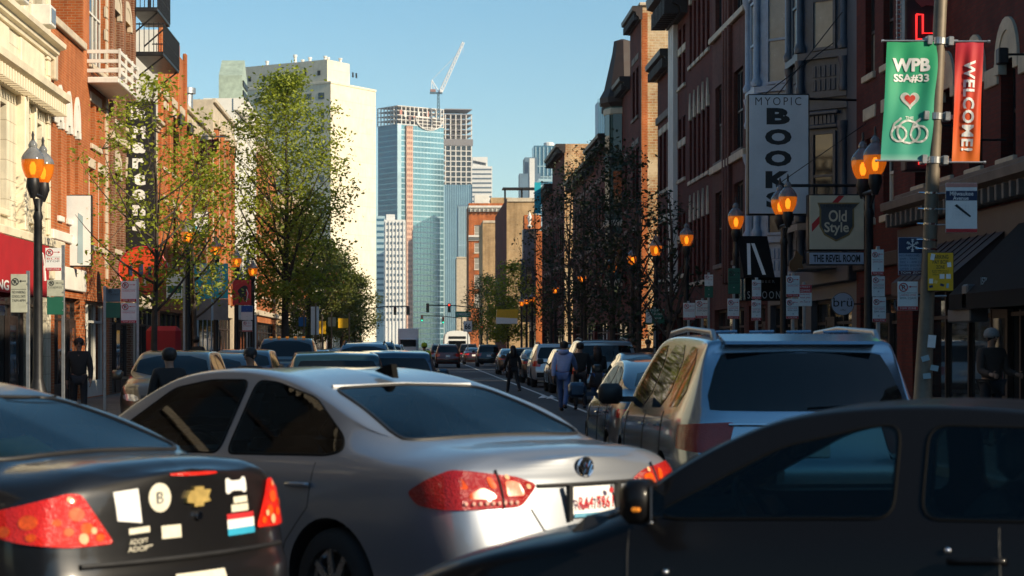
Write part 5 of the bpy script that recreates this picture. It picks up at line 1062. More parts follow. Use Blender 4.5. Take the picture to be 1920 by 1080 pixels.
# ------------------------------------------------------------------ black car crossing at the lower right
NIGHT = carpaint('charcoal_black_paint', (0.004, 0.004, 0.005), 0.0, 0.45, 0.22)
sp = sedan(4.62, 0.89, 1.405, hood=-0.085, ws=-0.13); RZ = R(67)
root, bvh = hero_sedan('black_sedan', 'black sedan seen from the side across the lower right corner', (2.10, 7.85, 0), RZ, sp, NIGHT, CARGLASS, tint=CLEARCAR, ws=-0.13,
    sidewin=[[(-1.45, 1.02), (-1.5, 1.09), (-0.95, 1.28), (-0.45, 1.325), (-0.02, 1.33), (-0.02, 1.0)], [(0.08, 1.0), (0.08, 1.33), (0.2, 1.32), (0.52, 1.24), (0.97, 0.99), (0.9, 0.97)]])
flat(bvh, root, 'side_marker', [(1.9, 0.66), (2.0, 0.66), (2.0, 0.70), (1.9, 0.70)], 'L', AMBER, 0.006)
MB().bbox(-1.125, -1.105, 0.93, 0.96, 1.02, 1.035, 0.004).build('mirror_repeater', AMBER, root)
for y_, z_ in ((-0.12, 0.90), (0.98, 0.955), (0.9, 0.78), (0.35, 0.76)):  # chrome domes added to give glints on the dark side
    q_ = proj_line(bvh, [(y_, z_), (y_+0.001, z_)], 'L', 0.006)
    if q_: MB().lathe([(0.011, -0.004), (0.010, 0.004), (0.003, 0.008)], 10, tuple(q_[0]), 'x').build('glint_dome', CHROME, root, smooth=True)

# ------------------------------------------------------------------ SUVs, vans and the rest of the traffic
SUV_R = [(0.0, 0.15), (0.3, 0.06), (0.42, 0.0), (0.7, 0.0), (0.78, 0.05), (1.05, 0.09), (1.2, 0.14), (1.6, 0.36), (1.75, 0.36)]
def suv(L=4.79, Wd=0.98, H=1.73, boxy=0.0):
    h = L/2; k = H/1.73
    return CarSpec(L, Wd, [(-h, 1.58*k+boxy*0.06), (-h+0.12, 1.655*k), (-h+0.5, 1.70*k), (-0.8, H), (0.2, H*0.995), (0.62, 1.64*k), (1.28, 1.18*k), (1.45, 1.13*k), (h-0.3, 0.98*k), (h-0.06, 0.84*k), (h, 0.7*k)],
        [(-h, 1.10*k), (-1.5, 1.10*k), (0.4, 1.04*k), (1.5, 1.0*k), (h-0.3, 0.88*k), (h, 0.66*k)],
        [(-h, Wd*0.84), (-h+0.1, Wd*0.92), (-h+0.4, Wd*0.985), (-1.2, Wd), (0.9, Wd), (1.6, Wd*0.985), (h-0.3, Wd*0.93), (h-0.08, Wd*0.8), (h, Wd*0.64)], Wd*0.70, 0.28, SUV_R, SED_F, rc=0.07)
def car_proto(kind, sp, paint, glass, detail=False, hero=False):
    """opaque-glass car as a tree of parts (root Empty)"""
    root = bpy.data.objects.new(kind, None); COL.objects.link(root); L = sp.L; h = L/2; k = sp.zmax
    bm = sp.shell(72 if hero else 36, 3 if hero else 2); bvh = BVHTree.FromBMesh(bm); me = bpy.data.meshes.new('body'); bm.to_mesh(me); bm.free()
    wr = 0.36 if k > 1.6 else 0.32; axles = (-h+0.98, h-0.95)
    cut = []
    for y in axles:
        for a, b_ in ((-1.3, -sp.Wd+0.25), (sp.Wd-0.25, 1.3)): cut.append(MB().lathe([(wr+0.06, a), (wr+0.06, b_)], 28, (0, y, wr), 'x').mesh('c', BLKPLAST))
    me.materials.append(paint); body = boolean(me, cut); body.materials.clear(); body.materials.append(paint); body.materials.append(BLKPLAST)
    for p in body.polygons:
        c = p.center
        if c.z < sp.zs + 0.02 or any(math.hypot(c.y-y, c.z-wr) < wr+0.065 and bvh.find_nearest(c)[3] > 0.006 for y in axles): p.material_index = 1
    set_smooth(body, 35); link('body', body, root)
    zb = lambda y: lerp_curve(sp.belt, y) + 0.03
    rl = k - 0.10
    if kind == 'sedan' or kind == 'parked_sedan': S = [[(-1.38, 1.03), (-0.95, 1.33), (-0.4, k-0.08), (-0.33, k-0.08), (-0.33, 1.0)], [(-0.25, 1.0), (-0.25, k-0.08), (0.15, k-0.08), (0.52, k-0.13), (1.08, 1.01), (1.0, 0.98)]]
    elif kind == 'pickup': S = [[(0.0, zb(0)), (0.0, k-0.12), (0.55, k-0.12), (1.15, zb(1.1)+0.02)], [(-0.85, zb(-0.8)), (-0.85, k-0.12), (-0.08, k-0.12), (-0.08, zb(0))]]
    else:
        r0 = -h+0.42; S = [[(r0, zb(r0)+0.02), (r0+0.12, rl-0.04), (-1.32, rl), (-1.32, zb(-1.3))], [(-1.24, zb(-1.2)), (-1.24, rl), (-0.28, rl+0.01), (-0.28, zb(-0.3))], [(-0.2, zb(-0.2)), (-0.2, rl+0.01), (0.42, rl-0.03), (1.02, zb(1.0)+0.01)]]
    for p in S:
        for md in 'LR': link('side_window', pmesh(project(bvh, round_poly(p, 1), md, 0.004, 5 if hero else 3), glass), root)
    ws = [(-sp.Wd*0.84, 1.26), (sp.Wd*0.84, 1.26), (sp.wroof*0.97, 0.62), (-sp.wroof*0.97, 0.62)]
    if kind in ('sedan', 'parked_sedan'): ws = [(-0.66, 1.36), (0.66, 1.36), (0.5, 0.76), (-0.5, 0.76)]
    link('windscreen', pmesh(project(bvh, round_poly(ws, 1), 'T', 0.004, 3), glass), root)
    if kind in ('sedan', 'parked_sedan'):
        link('rear_window', pmesh(project(bvh, round_poly([(-0.64, -1.74), (0.64, -1.74), (0.48, -0.9), (-0.48, -0.9)], 1), 'T', 0.004, 3), glass), root)
        TL = [(0.42, 0.82), (0.5, 0.96), (0.72, 0.96), (0.74, 0.84)]; PZ = 0.8
    elif kind == 'pickup':
        link('rear_window', pmesh(project(bvh, [(-0.6, zb(-1)+0.05), (0.6, zb(-1)+0.05), (0.55, k-0.16), (-0.55, k-0.16)], 'B', 0.004, 3), glass), root); TL = [(0.72, 0.8), (0.72, 1.05), (0.84, 1.05), (0.84, 0.8)]; PZ = 0.62
    else:
        link('rear_window', pmesh(project(bvh, round_poly([(-0.78*sp.Wd/0.98, 1.14*k/1.73), (-0.60, 1.125*k/1.73), (0.60, 1.125*k/1.73), (0.78*sp.Wd/0.98, 1.14*k/1.73), (sp.wroof*0.93, k*0.895), (sp.wroof*0.8, k*0.905), (-sp.wroof*0.8, k*0.905), (-sp.wroof*0.93, k*0.895)], 1), 'B', 0.005, 5), glass), root)
        TL = [(0.60, 0.80), (0.575, 1.04), (0.80, 1.04), (0.84, 0.82)]; PZ = 0.86
    for sd in (-1, 1):
        u0, u1 = (h - TL[0][0])/1.414, (h - 0.34 - sp.Wd)/1.414
        s_ = project(bvh, fillet([(u1, TL[0][1]+0.03), (u1+0.01, TL[1][1]-0.03), (u0, TL[1][1]), (u0-0.02, TL[0][1])], 0.03, 3), 'DR' if sd > 0 else 'DL', 0.012, 4); link('taillight', pmesh(s_, TAILRED if hero else TAILFAR), root)
        hz = lerp_curve(sp.belt, h-0.3) - 0.10
        link('headlight', pmesh(project(bvh, round_poly([(sd*0.44, hz-0.07), (sd*0.76, hz-0.05), (sd*0.78, hz+0.07), (sd*0.5, hz+0.05)], 1), 'F', 0.008, 3), HEADL), root)
        mz = lerp_curve(sp.belt, 0.9) + 0.06; x = sp.Wd
        mo = MB().bbox(min(sd*(x+0.03), sd*(x+0.25)), max(sd*(x+0.03), sd*(x+0.25)), 0.88, 1.02, mz, mz+0.19, 0.04).box(min(sd*(x-0.1), sd*(x+0.05)), max(sd*(x-0.1), sd*(x+0.05)), 0.93, 0.99, mz+0.02, mz+0.07).build('door_mirror', paint if kind != 'hero_suv' else BLKPLAST, root, smooth=45)
        if k > 1.6 and kind != 'pickup':
            P = [(sd*sp.wroof*0.93, y, lerp_curve(sp.top, y)+dz) for y, dz in ((-h+0.42, -0.05), (-h+0.55, 0.03), (-0.6, 0.035), (0.3, 0.03), (0.5, -0.04))]
            MB().tube(P, 0.024, 6).build('roof_rail', BLKPLAST if not hero else GREYM, root, smooth=True)
        for y0 in (-0.24, -1.28 if kind not in ('sedan', 'parked_sedan') else -1.15, 1.03):
            ln = proj_line(bvh, [(y0, zb(y0)-0.03), (y0, 0.62), (y0+0.03, 0.36)], 'R' if sd > 0 else 'L', 0.0)
            if len(ln) > 1 and y0 > -h+1.0: MB().tube(ln, 0.006, 4).build('door_seam', BLKPLAST, root)
        for y0 in (-0.1, -1.05):
            ln = proj_line(bvh, [(y0, zb(y0)-0.14), (y0-0.2, zb(y0)-0.135)], 'R' if sd > 0 else 'L', 0.02)
            if len(ln) > 1: MB().tube(ln, 0.014, 5).build('door_handle', paint, root)
    hz = lerp_curve(sp.belt, h-0.3) - 0.12
    link('grille', pmesh(project(bvh, [(-0.40, hz-0.10), (0.40, hz-0.10), (0.43, hz+0.06), (-0.43, hz+0.06)], 'F', 0.008, 3), BLKPLAST), root)
    link('rear_bumper', pmesh(project(bvh, [(-0.74, 0.40), (0.74, 0.40), (0.76, 0.58), (-0.76, 0.58)], 'B', 0.02, 3), BLKPLAST), root); link('front_bumper', pmesh(project(bvh, [(-0.62, 0.32), (0.62, 0.32), (0.64, 0.46), (-0.64, 0.46)], 'F', 0.014, 3), BLKPLAST), root)
    link('number_plate', pmesh(project(bvh, [(-0.155, PZ-0.08), (0.155, PZ-0.08), (0.155, PZ+0.07), (-0.155, PZ+0.07)], 'B', 0.016, 1), WHITE), root)
    add_wheels(root, axles, sp.Wd-0.13, wr, 0.23, 5, hero)
    return root, bvh
PROTO = {}
PROTO['sedan'] = car_proto('parked_sedan', sedan(4.6, 0.89, 1.46), PAINT, GLASSOPQ)[0]; PROTO['suv'] = car_proto('suv', suv(4.65, 0.93, 1.72), PAINT, GLASSOPQ)[0]; PROTO['wagon'] = car_proto('crossover', suv(4.45, 0.89, 1.54), PAINT, GLASSOPQ)[0]; PROTO['van'] = car_proto('van', suv(5.05, 0.99, 1.80, 1.0), PAINT, GLASSOPQ)[0]
PK = CarSpec(5.6, 0.98, [(-2.8, 1.12), (-2.7, 1.16), (-1.2, 1.17), (-1.05, 1.2), (-0.98, 1.82), (-0.8, 1.87), (0.3, 1.87), (0.62, 1.80), (1.25, 1.28), (1.45, 1.22), (2.5, 1.12), (2.72, 1.02), (2.8, 0.8)], [(-2.8, 1.08), (-1.1, 1.12), (0.4, 1.14), (1.5, 1.1), (2.5, 0.98), (2.8, 0.76)], [(-2.8, 0.9), (-2.7, 0.95), (-1, 0.98), (1.6, 0.98), (2.5, 0.94), (2.7, 0.85), (2.8, 0.7)], 0.74, 0.36, [(0, 0.1), (0.4, 0), (1.2, 0.02)], SED_F, rc=0.08)
PROTO['pickup'] = car_proto('pickup', PK, PAINT, GLASSOPQ)[0]
for i in range(5): MB().bbox(-0.5+i*0.25-0.05, -0.5+i*0.25+0.05, 0.32, 0.42, 1.86, 1.90, 0.012).build('roof_marker_lamp', AMBER, PROTO['pickup'])
USED = set()
def car(kind, label, x, y, rz, color, cat=None, group='traffic'):
    pr = PROTO[kind]; r_ = pr if kind not in USED else copy_tree(pr); USED.add(kind)
    r_.location = (x, y, 0); r_.rotation_euler = (0, 0, R(rz)); r_.name = {'sedan': 'sedan', 'suv': 'suv', 'wagon': 'crossover', 'van': 'minivan', 'pickup': 'pickup_truck'}[kind]
    tag(r_, label, cat or {'pickup': 'pickup truck', 'suv': 'suv', 'van': 'van'}.get(kind, 'car'), group)
    for c in r_.children: c.color = (*color, 1)
    return r_
# hero SUV in the next lane
SUVP = carpaint('suv_blue_grey_paint', (0.24, 0.32, 0.40), 0.8, 0.24)
hr, bvh = car_proto('hero_suv', suv(), SUVP, TINTGLASS if False else GLASSOPQ, True, True); hr.name = 'blue_grey_suv'; hr.location = (2.93, 17.45, 0); hr.rotation_euler = (0, 0, R(1.0)); tag(hr, 'large blue-grey SUV with roof rails waiting ahead on the right', 'suv')
MB().add([(sx_*0.60*k_, yy, zz) for sx_ in (-1, 1) for k_, yy, zz in ((1.0, -1.85, 1.712), (1.0, -2.17, 1.655), (0.97, -2.19, 1.63), (0.97, -2.0, 1.63))], [(0, 4, 5, 1), (1, 5, 6, 2), (2, 6, 7, 3), (3, 7, 4, 0), (0, 1, 2, 3), (7, 6, 5, 4)]).build('roof_spoiler', SUVP, hr)
for i in range(4): MB().tube([(-0.45+i*0.3-0.1, -1.3+0.0*i, 1.73), (-0.45+i*0.3+0.1, -1.3, 1.735)], 0.012, 5).build('roof_rib', SUVP, hr)
flat(bvh, hr, 'taillight', [(-0.835, 0.80), (-0.80, 0.765), (-0.63, 0.765), (-0.62, 0.80)], 'B', HEADL, 0.014); flat(bvh, hr, 'taillight', [(0.835, 0.80), (0.80, 0.765), (0.63, 0.765), (0.62, 0.80)], 'B', HEADL, 0.014)
MB().tube(proj_line(bvh, [(-0.6, 1.02), (0.6, 1.02)], 'B', 0.01), 0.012, 6).build('tailgate_garnish', CHROME, hr)
MB().tube(proj_line(bvh, [(0.0, 1.15), (0.35, 1.17)], 'B', 0.02), 0.007, 5).build('rear_wiper', BLKPLAST, hr)
hr2 = None
# queue and oncoming traffic
car('sedan', 'dark blue sedan just ahead of the blue-grey SUV', 3.0, 23.4, 0, (0.015, 0.035, 0.07))
car('wagon', 'dark green-black crossover with roof rails just beyond the silver sedan roof', -1.35, 32.5, 4, (0.02, 0.05, 0.06))
car('wagon', 'blue crossover with glossy roof at the head of the middle queue', -0.46, 38.6, 2, (0.02, 0.06, 0.1))
car('wagon', 'tan crossover with roof rails parked facing us at the left kerb', -4.62, 38.6, 180, (0.12, 0.10, 0.075))
car('sedan', 'dark grey sedan parked behind the tan crossover on the left', -4.4, 44.6, 180, (0.06, 0.07, 0.08))
car('wagon', 'navy crossover parked third in the left kerb row', -4.35, 50.6, 180, (0.02, 0.05, 0.1))
car('pickup', 'dark pickup truck with amber roof lamps parked on the left', -3.95, 61.5, 180, (0.05, 0.055, 0.06))
car('sedan', 'blue-black sedan coming up between the pickup and the blue crossover', -2.2, 50.0, 180, (0.03, 0.06, 0.09))
car('sedan', 'small silver sedan parked beyond the pickup on the left', -4.1, 80, 180, (0.4, 0.42, 0.44))
for i, (k, x, y, c, lb) in enumerate((('suv', -1.6, 62, (0.06, 0.12, 0.18), 'steel blue SUV coming towards us past the blue crossover'), ('sedan', -1.7, 74, (0.25, 0.28, 0.3), 'grey sedan in the oncoming lane'), ('van', -1.7, 86, (0.05, 0.1, 0.14), 'slate minivan in the oncoming lane'), ('sedan', -1.7, 100, (0.03, 0.04, 0.05), 'black sedan in the oncoming lane'),
        ('suv', -1.6, 118, (0.3, 0.32, 0.34), 'silver SUV far up the oncoming lane'), ('sedan', 1.9, 62, (0.02, 0.02, 0.025), None), ('sedan', -4.1, 96, (0.1, 0.1, 0.12), 'charcoal sedan at the left kerb by the big tree'), ('wagon', -4.1, 112, (0.02, 0.02, 0.02), 'black crossover far along the left kerb'), ('suv', -1.6, 140, (0.04, 0.06, 0.09), 'navy SUV near the far lights'), ('sedan', -1.7, 165, (0.4, 0.4, 0.4), 'pale sedan near the far lights'),
        ('van', 2.2, 182, (0.25, 0.25, 0.26), 'grey minivan ahead of the red SUV'), ('sedan', 2.2, 205, (0.04, 0.04, 0.05), 'dark sedan far ahead of the red SUV'))):
    if lb: car(k, lb, x, y, 180 if x < 0 else 0, c)
car('suv', 'dark red SUV driving away in the middle of the street', 2.32, 147, 0, (0.10, 0.016, 0.012)); 
car('van', 'black van parked far ahead on the right', 5.0, 191, 0, (0.012, 0.012, 0.014)); car('suv', 'black SUV with a spare-wheel badge parked on the right past the red one', 5.55, 154, 0, (0.012, 0.012, 0.014)); car('sedan', 'maroon sedan parked ahead of the black SUV', 4.9, 171, 0, (0.08, 0.02, 0.018))
for k, lb, y, c, x in (('sedan', 'first parked car on the right, dark with red lamps glowing', 46.5, (0.02, 0.022, 0.026), 5.35), ('van', 'pale silver van with chrome bumper parked behind the walkers', 57.8, (0.34, 0.36, 0.38), 5.3), ('wagon', 'dark crossover parked beside the man in the blue hoodie', 69.0, (0.02, 0.02, 0.022), 5.4), ('suv', 'white SUV fourth in the right parked row', 79.0, (0.55, 0.56, 0.57), 5.4), ('sedan', 'black sedan fifth in the right parked row', 88.0, (0.02, 0.02, 0.022), 5.4), ('wagon', 'brown crossover sixth in the right parked row', 99.0, (0.08, 0.045, 0.03), 5.4), ('sedan', 'dark sedan at the end of the right parked row', 112.0, (0.03, 0.03, 0.035), 5.4)):
    car(k, lb, x, y, 0, c, group='cars parked along the right kerb')
for k, pr in PROTO.items():
    if k not in USED: print('unused', k)
# white bus and white box truck far down the street
bs = thing('bus', 'white bus with rounded roof far down the street', 'bus', (4.1, 203, 0)); BW = mat('bus_white', (0.75, 0.75, 0.73), 0.4, var=0.06)
pf = [(-1.25, 0.4), (1.25, 0.4), (1.28, 2.2), (1.1, 2.9), (0.6, 3.1), (-0.6, 3.1), (-1.1, 2.9), (-1.28, 2.2)]
MB().prism(chaikin(pf, 1, True), -5.5, 5.5).build('body', BW, bs); MB().bbox(-0.85, 0.85, -5.56, -5.5, 1.1, 2.1, 0.02).build('rear_window', GLASSOPQ, bs); MB().bbox(-0.85, 0.85, -5.56, -5.5, 2.3, 2.55, 0.02).build('route_board', BLACK, bs)
for x in (-1.0, 1.0): MB().bbox(x-0.1, x+0.1, -5.57, -5.5, 0.7, 1.0, 0.02).build('taillight', TAILFAR, bs)
add_wheels(bs, (-3.4, 3.4), 1.1, 0.48, 0.28, 5, False)
tk = thing('box_truck', 'white box truck far down the oncoming lane', 'truck', (-0.9, 232, 0), R(180))
MB().bbox(-1.2, 1.2, -4.0, 1.2, 0.9, 3.6, 0.04).build('cargo_box', BW, tk); MB().bbox(-1.05, 1.05, 1.25, 3.0, 0.6, 2.5, 0.15).build('cab', BW, tk); MB().bbox(-0.9, 0.9, 2.98, 3.04, 1.5, 2.3, 0.02).build('windscreen', GLASSOPQ, tk); add_wheels(tk, (-2.6, 2.1), 0.95, 0.45, 0.28, 5, False)
# ------------------------------------------------------------------ street lamps
def lamp_proto(arms):
    root = bpy.data.objects.new('street_lamp', None); COL.objects.link(root)
    MB().lathe([(0.22, 0.12), (0.22, 0.3), (0.17, 0.38), (0.15, 0.9), (0.11, 1.0), (0.085, 1.1), (0.065, 3.6), (0.085, 3.66), (0.06, 3.75), (0.06, 3.95)], 12).build('post', BLACKM, root, smooth=40)
    if len(arms) > 1: MB().tube([(0, -0.42, 4.0), (0, 0.42, 4.0)], 0.03, 6).tube([(0, -0.42, 4.0), (0, -0.2, 3.82), (0, 0, 3.75)], 0.02, 6).tube([(0, 0.42, 4.0), (0, 0.2, 3.82), (0, 0, 3.75)], 0.02, 6).build('cross_arm', BLACKM, root)
    for y in arms:
        MB().lathe([(0.04, 3.93), (0.075, 4.02), (0.11, 4.12), (0.10, 4.2), (0.095, 4.24)], 12, (0, y, 0)).build('lamp_cup', BLACKM, root, smooth=40)
        g = MB().lathe([(0.09, 4.235), (0.125, 4.28), (0.165, 4.38), (0.18, 4.46), (0.18, 4.53)], 16, (0, y, 0)).build('globe', GLOBE, root, smooth=40)
        MB().lathe([(0.182, 4.53), (0.178, 4.57), (0.145, 4.63), (0.095, 4.69), (0.065, 4.72), (0.075, 4.76), (0.05, 4.81), (0.02, 4.84)], 16, (0, y, 0)).build('globe_cap', GLOBETOP, g, smooth=40)
        MB().lathe([(0.03, 4.83), (0.018, 4.87), (0.025, 4.92), (0.007, 4.98)], 8, (0, y, 0)).build('finial', BLACKM, g, smooth=40)
        MB().lathe([(0.03, 4.3), (0.05, 4.36), (0.05, 4.44), (0.02, 4.5)], 10, (0, y, 0)).build('bulb', BULB, g, smooth=True)
    return root
LP2 = lamp_proto((-0.42, 0.42)); LP1 = lamp_proto((0.0,)); first = {2: True, 1: True}
lamps = [(7.03, 30.9, 'double-globe lamp glowing amber below the green banner'), (7.28, 39.4, 'double-globe lamp in front of the bookshop sign'), (7.2, 44.8, 'amber lamp left of the bookshop sign'), (7.12, 52.4, 'lamp before the rose brick building, fourth on the right'), (7.0, 58.1, 'fifth lamp from the right edge, among dark branches'), (7.05, 64.8, 'sixth lamp along the right pavement'), (7.0, 71.2, 'seventh lamp along the right pavement'),
         (7.0, 84, 'eighth lamp along the right pavement'), (7.0, 100, 'ninth lamp along the right pavement'), (7.0, 120, 'tenth lamp along the right pavement'), (7.0, 126, 'eleventh lamp along the right pavement'), (7.0, 132, 'farthest lamp along the right pavement'),
         (-6.0, 31.6, 'double-globe lamp before the cream terracotta building'), (-5.85, 51, 'lamp half hidden by the small left tree'), (-5.9, 58.7, 'lamp with a clear globe above the turquoise banner'), (-6.0, 66.5, 'amber lamp right of the turquoise banner'), (-6.15, 75, 'amber lamp left of the big green tree'), (-6.0, 92, 'lamp on the left pavement behind the big tree'), (-6.0, 110, 'farthest lamp on the left pavement')]
for x, y, lb in lamps:
    n_ = 2 if 'double' in lb else 1; pr_ = LP2 if n_ == 2 else LP1; l = pr_ if first[n_] else copy_tree(pr_); first[n_] = False; l.name = 'street_lamp'; l.location = (x, y, 0); tag(l, lb, 'street lamp', 'acorn street lamps')

# ------------------------------------------------------------------ signs
def rect(nm, parent, x0, x1, z0, z1, m, y0=-0.006, y1=0.006, b=0.004): return MB().bbox(x0, x1, y0, y1, z0, z1, b).build(nm, m, parent)
def no_parking(parent, cx, cz, r, m, y=-0.009):
    q = MB().ring([Vector((cx+r*math.cos(a), y, cz+r*math.sin(a))) for a in [2*math.pi*i/20 for i in range(20)]], r*0.13, 4); q.tube([(cx-r*0.7, y-0.001, cz+r*0.7), (cx+r*0.7, y-0.001, cz-r*0.7)], r*0.11, 4)
    q.build('no_parking_symbol', m, parent); lettering(parent, 'P', cx, cz, r*0.8, r*1.15, BLACK, y-0.001, bold=0.02)
def arrow(parent, x0, x1, z, h, m, left=True):
    w = x1-x0; q = MB(); tip, tail = (x0, x1) if left else (x1, x0); s_ = 1 if left else -1
    q.prism([(tip, z), (tip+s_*w*0.3, z+h), (tip+s_*w*0.3, z-h)] if left else [(tip, z), (tip+s_*w*0.3, z-h), (tip+s_*w*0.3, z+h)], -0.0095, -0.0065); a, b_ = sorted((tip+s_*w*0.28, tail)); q.box(a, b_, -0.0095, -0.0065, z-h*0.28, z+h*0.28); q.build('arrow', m, parent)
def plate(parent, w, h, cz, cx=0.0, left=True, lines=('LOADING ZONE',), band='TOW ZONE', base=None, ink=REDV, style='park'):
    base = base or WHITE; p = rect('sign_plate', parent, cx-w/2, cx+w/2, cz-h/2, cz+h/2, base); z1 = cz+h/2; bh = h*0.13 if band else 0
    if style == 'park':
        no_parking(p, cx-w*0.22, z1-h*0.2, min(w*0.2, h*0.14), ink); arrow(p, cx+0.02*w, cx+w*0.44, z1-h*0.18, h*0.035, ink, left); MB().box(cx-w*0.45, cx+w*0.45, -0.0075, -0.0062, z1-h*0.40, z1-h*0.39).build('rule', BLACK, p)
        for i, t in enumerate(lines): lettering(p, t, cx, z1-h*(0.47+i*0.11), w*0.8, h*0.07, ink if i == 0 else BLACK, -0.008)
    if band: b_ = rect('sign_band', p, cx-w*0.49, cx+w*0.49, cz-h*0.49, cz-h*0.49+bh, REDV, -0.0085, -0.004, 0.001); lettering(p, band, cx, cz-h*0.49+bh/2, w*0.8, bh*0.55, WHITE, -0.0105)
    return p
def sign_post(label, px, Y, plates, group='parking sign posts', top=None, name='parking_sign_post', bare=False):
    c = at(px, HY, Y); o = thing(name, label, 'sign', (c.x, Y, 0.13), 0, group); zt = max(at(0, p[1], Y).z for p in plates) + 0.05
    if not bare:
        q = MB().bbox(-0.028, 0.028, 0.012, 0.045, -0.1, (top or zt)-0.13, 0.004); q.build('post', GREYM, o)
        for p in plates:
            for f_ in (0.25, 0.75): z = at(0, p[1]*(1-f_)+p[3]*f_, Y).z - 0.13; MB().lathe([(0.012, -0.012), (0.012, -0.006)], 8, (0, 0, z), 'y').build('bolt', GREYM, o)
    for p in plates:
        (x0, y0, x1, y1), kw = p[:4], (p[4] if len(p) > 4 else {}); w = (x1-x0)*Y/F; h = (y1-y0)*Y/F; cx = at((x0+x1)/2, 0, Y).x - c.x; cz = at(0, (y0+y1)/2, Y).z - 0.13
        plate(o, w, h, cz, cx, **kw)
    return o
LZ = dict(lines=('LOADING ZONE',)); GB = dict(base=mat('green_white_sign', (0.28, 0.33, 0.28), 0.5, var=0.2), ink=BLACK, band=None, lines=('PAY TO PARK', '8AM-9PM'))
sign_post('three loading-zone signs stacked on one post right of the round sign', 1647, 29.7, [(1634, 468, 1657, 516, dict(left=True)), (1635, 518, 1659, 556, dict(left=False, lines=('LOADING ZONE', '9PM-12AM'), band=None)), (1636, 557, 1661, 604, dict(left=True, lines=('VALET LOADING', '5PM-1AM')))])
sign_post('two loading-zone signs on a post left of the round sign', 1487, 36.4, [(1474, 517, 1499, 557, dict(left=False)), (1474, 560, 1497, 598, dict(left=True, lines=('LOADING ZONE', '9PM-1AM')))])
sign_post('red and white parking warning sign partly hidden behind a loading-zone sign', 1508, 38.0, [(1497, 534, 1522, 574, dict(style='warn', band=None))])
w_ = [o for o in COL.objects if o.get('label', '').startswith('red and white parking warning')][0]; wp = [c for c in w_.children if c.name.startswith('sign_plate')][0]; zc = at(0, 543, 38).z-0.13; rect('sign_band', wp, -0.125, 0.14, zc-0.06, zc+0.09, REDV, -0.0085, -0.004, 0.001)
for t, py, h in (('STREET', 538, 0.035), ('CLEANING', 544.5, 0.045)): lettering(wp, t, 0.012, at(0, py, 38).z-0.13, 0.2, h, WHITE, -0.0105)
for t, py in (('PARKING', 552), ('9AM-3PM', 558), ('APR 1-NOV 30', 566)): lettering(wp, t, 0.012, at(0, py, 38).z-0.13, 0.19, 0.03, REDV, -0.008)
sign_post('two narrow loading-zone signs in front of the saloon lettering', 1419, 40.2, [(1410, 525, 1427, 561, dict(left=True)), (1409, 563, 1427, 601, dict(left=False, lines=('LOADING ZONE', '9PM-2AM')))])
sign_post('loading-zone sign under a dark green one, third post left of the round sign', 1376, 43.2, [(1364, 560, 1386, 598, dict(left=False, lines=('LOADING ZONE', '9PM-2AM'))), (1365, 503, 1388, 551, dict(base=GREENV, ink=BLACK, band=None, left=False, lines=('PAY TO PARK', '8AM-9PM')))])
sign_post('sticker-covered no parking sign beside a wider one', 1291, 49.0, [(1281, 568, 1303, 600, dict(left=True))]); sign_post('wide loading-zone sign beside the sticker-covered one', 1317, 48.2, [(1304, 563, 1330, 597, dict(left=True, lines=('LOADING ZONE', '7AM-6PM')))])
sign_post('white and green pay-to-park sign in front of the blue shop window', 1329, 47.0, [(1321, 515, 1337, 536, dict(left=False, band=None, lines=('LOADING',))), (1321, 537, 1337, 558, dict(base=GREENV, ink=WHITE, band=None, lines=('PAY TO PARK',), style='none'))])
o = sign_post('green pay to park sign with a white pay-box symbol', 1228, 58, [(1210, 579, 1246, 607, dict(style='none', band=None, base=GREENV))], name='pay_sign_post')
pp_ = [c for c in o.children if c.name.startswith('sign_plate')][0]; zc = at(0, 593, 58).z-0.13; lettering(pp_, 'PAY TO PARK', 0, zc+0.165, 0.5, 0.06, WHITE, -0.009); rect('symbol_panel', pp_, -0.26, -0.09, zc-0.19, zc+0.11, WHITE, -0.0085, -0.004, 0.001); lettering(pp_, 'P', -0.175, zc+0.03, 0.08, 0.12, BLACK, -0.0105); lettering(pp_, 'PAY BOX', 0.1, zc+0.06, 0.26, 0.05, WHITE, -0.009); lettering(pp_, '8AM-9PM', 0.1, zc-0.06, 0.26, 0.05, WHITE, -0.009)
# left pavement posts
OLV = mat('shaded_sign_face', (0.42, 0.43, 0.34), 0.6, var=0.15, scale=9); sign_post('no-parking sign with shade in its olive face, at the left edge before the red awning', 52, 30.2, [(20, 514, 51, 586, dict(base=OLV, ink=BLACK, band=None, lines=('NO PARKING', 'SCHOOL DAYS', '7AM-4PM')))])  # olive is a cream plate with its shade put into the colour
sign_post('bus stop sign above a green pay sign, left of the lamp post', 118, 33.2, [(85, 465, 115, 508, dict(left=False, lines=('BUS', 'STOP'), band='TOW ZONE')), (88, 525, 119, 556, dict(base=OLV, ink=BLACK, band=None, lines=('LOADING',))), (88, 557, 119, 590, dict(base=GREENV, ink=WHITE, band=None, style='none'))])
sign_post('pair of white loading-zone signs under the round red sign', 258, 42.2, [(227, 527, 256, 566, dict(left=False)), (227, 568, 256, 606, dict(left=True))]); sign_post('blue-green parking sign seen in shade left of the loading-zone pair', 196, 38, [(199, 541, 226, 566, dict(base=mat('dusty_blue_sign', (0.08, 0.14, 0.18), 0.6), ink=BLACK, band=None, lines=('LOADING',))), (199, 567, 226, 596, dict(base=GREENV, ink=WHITE, band=None, style='none'))])
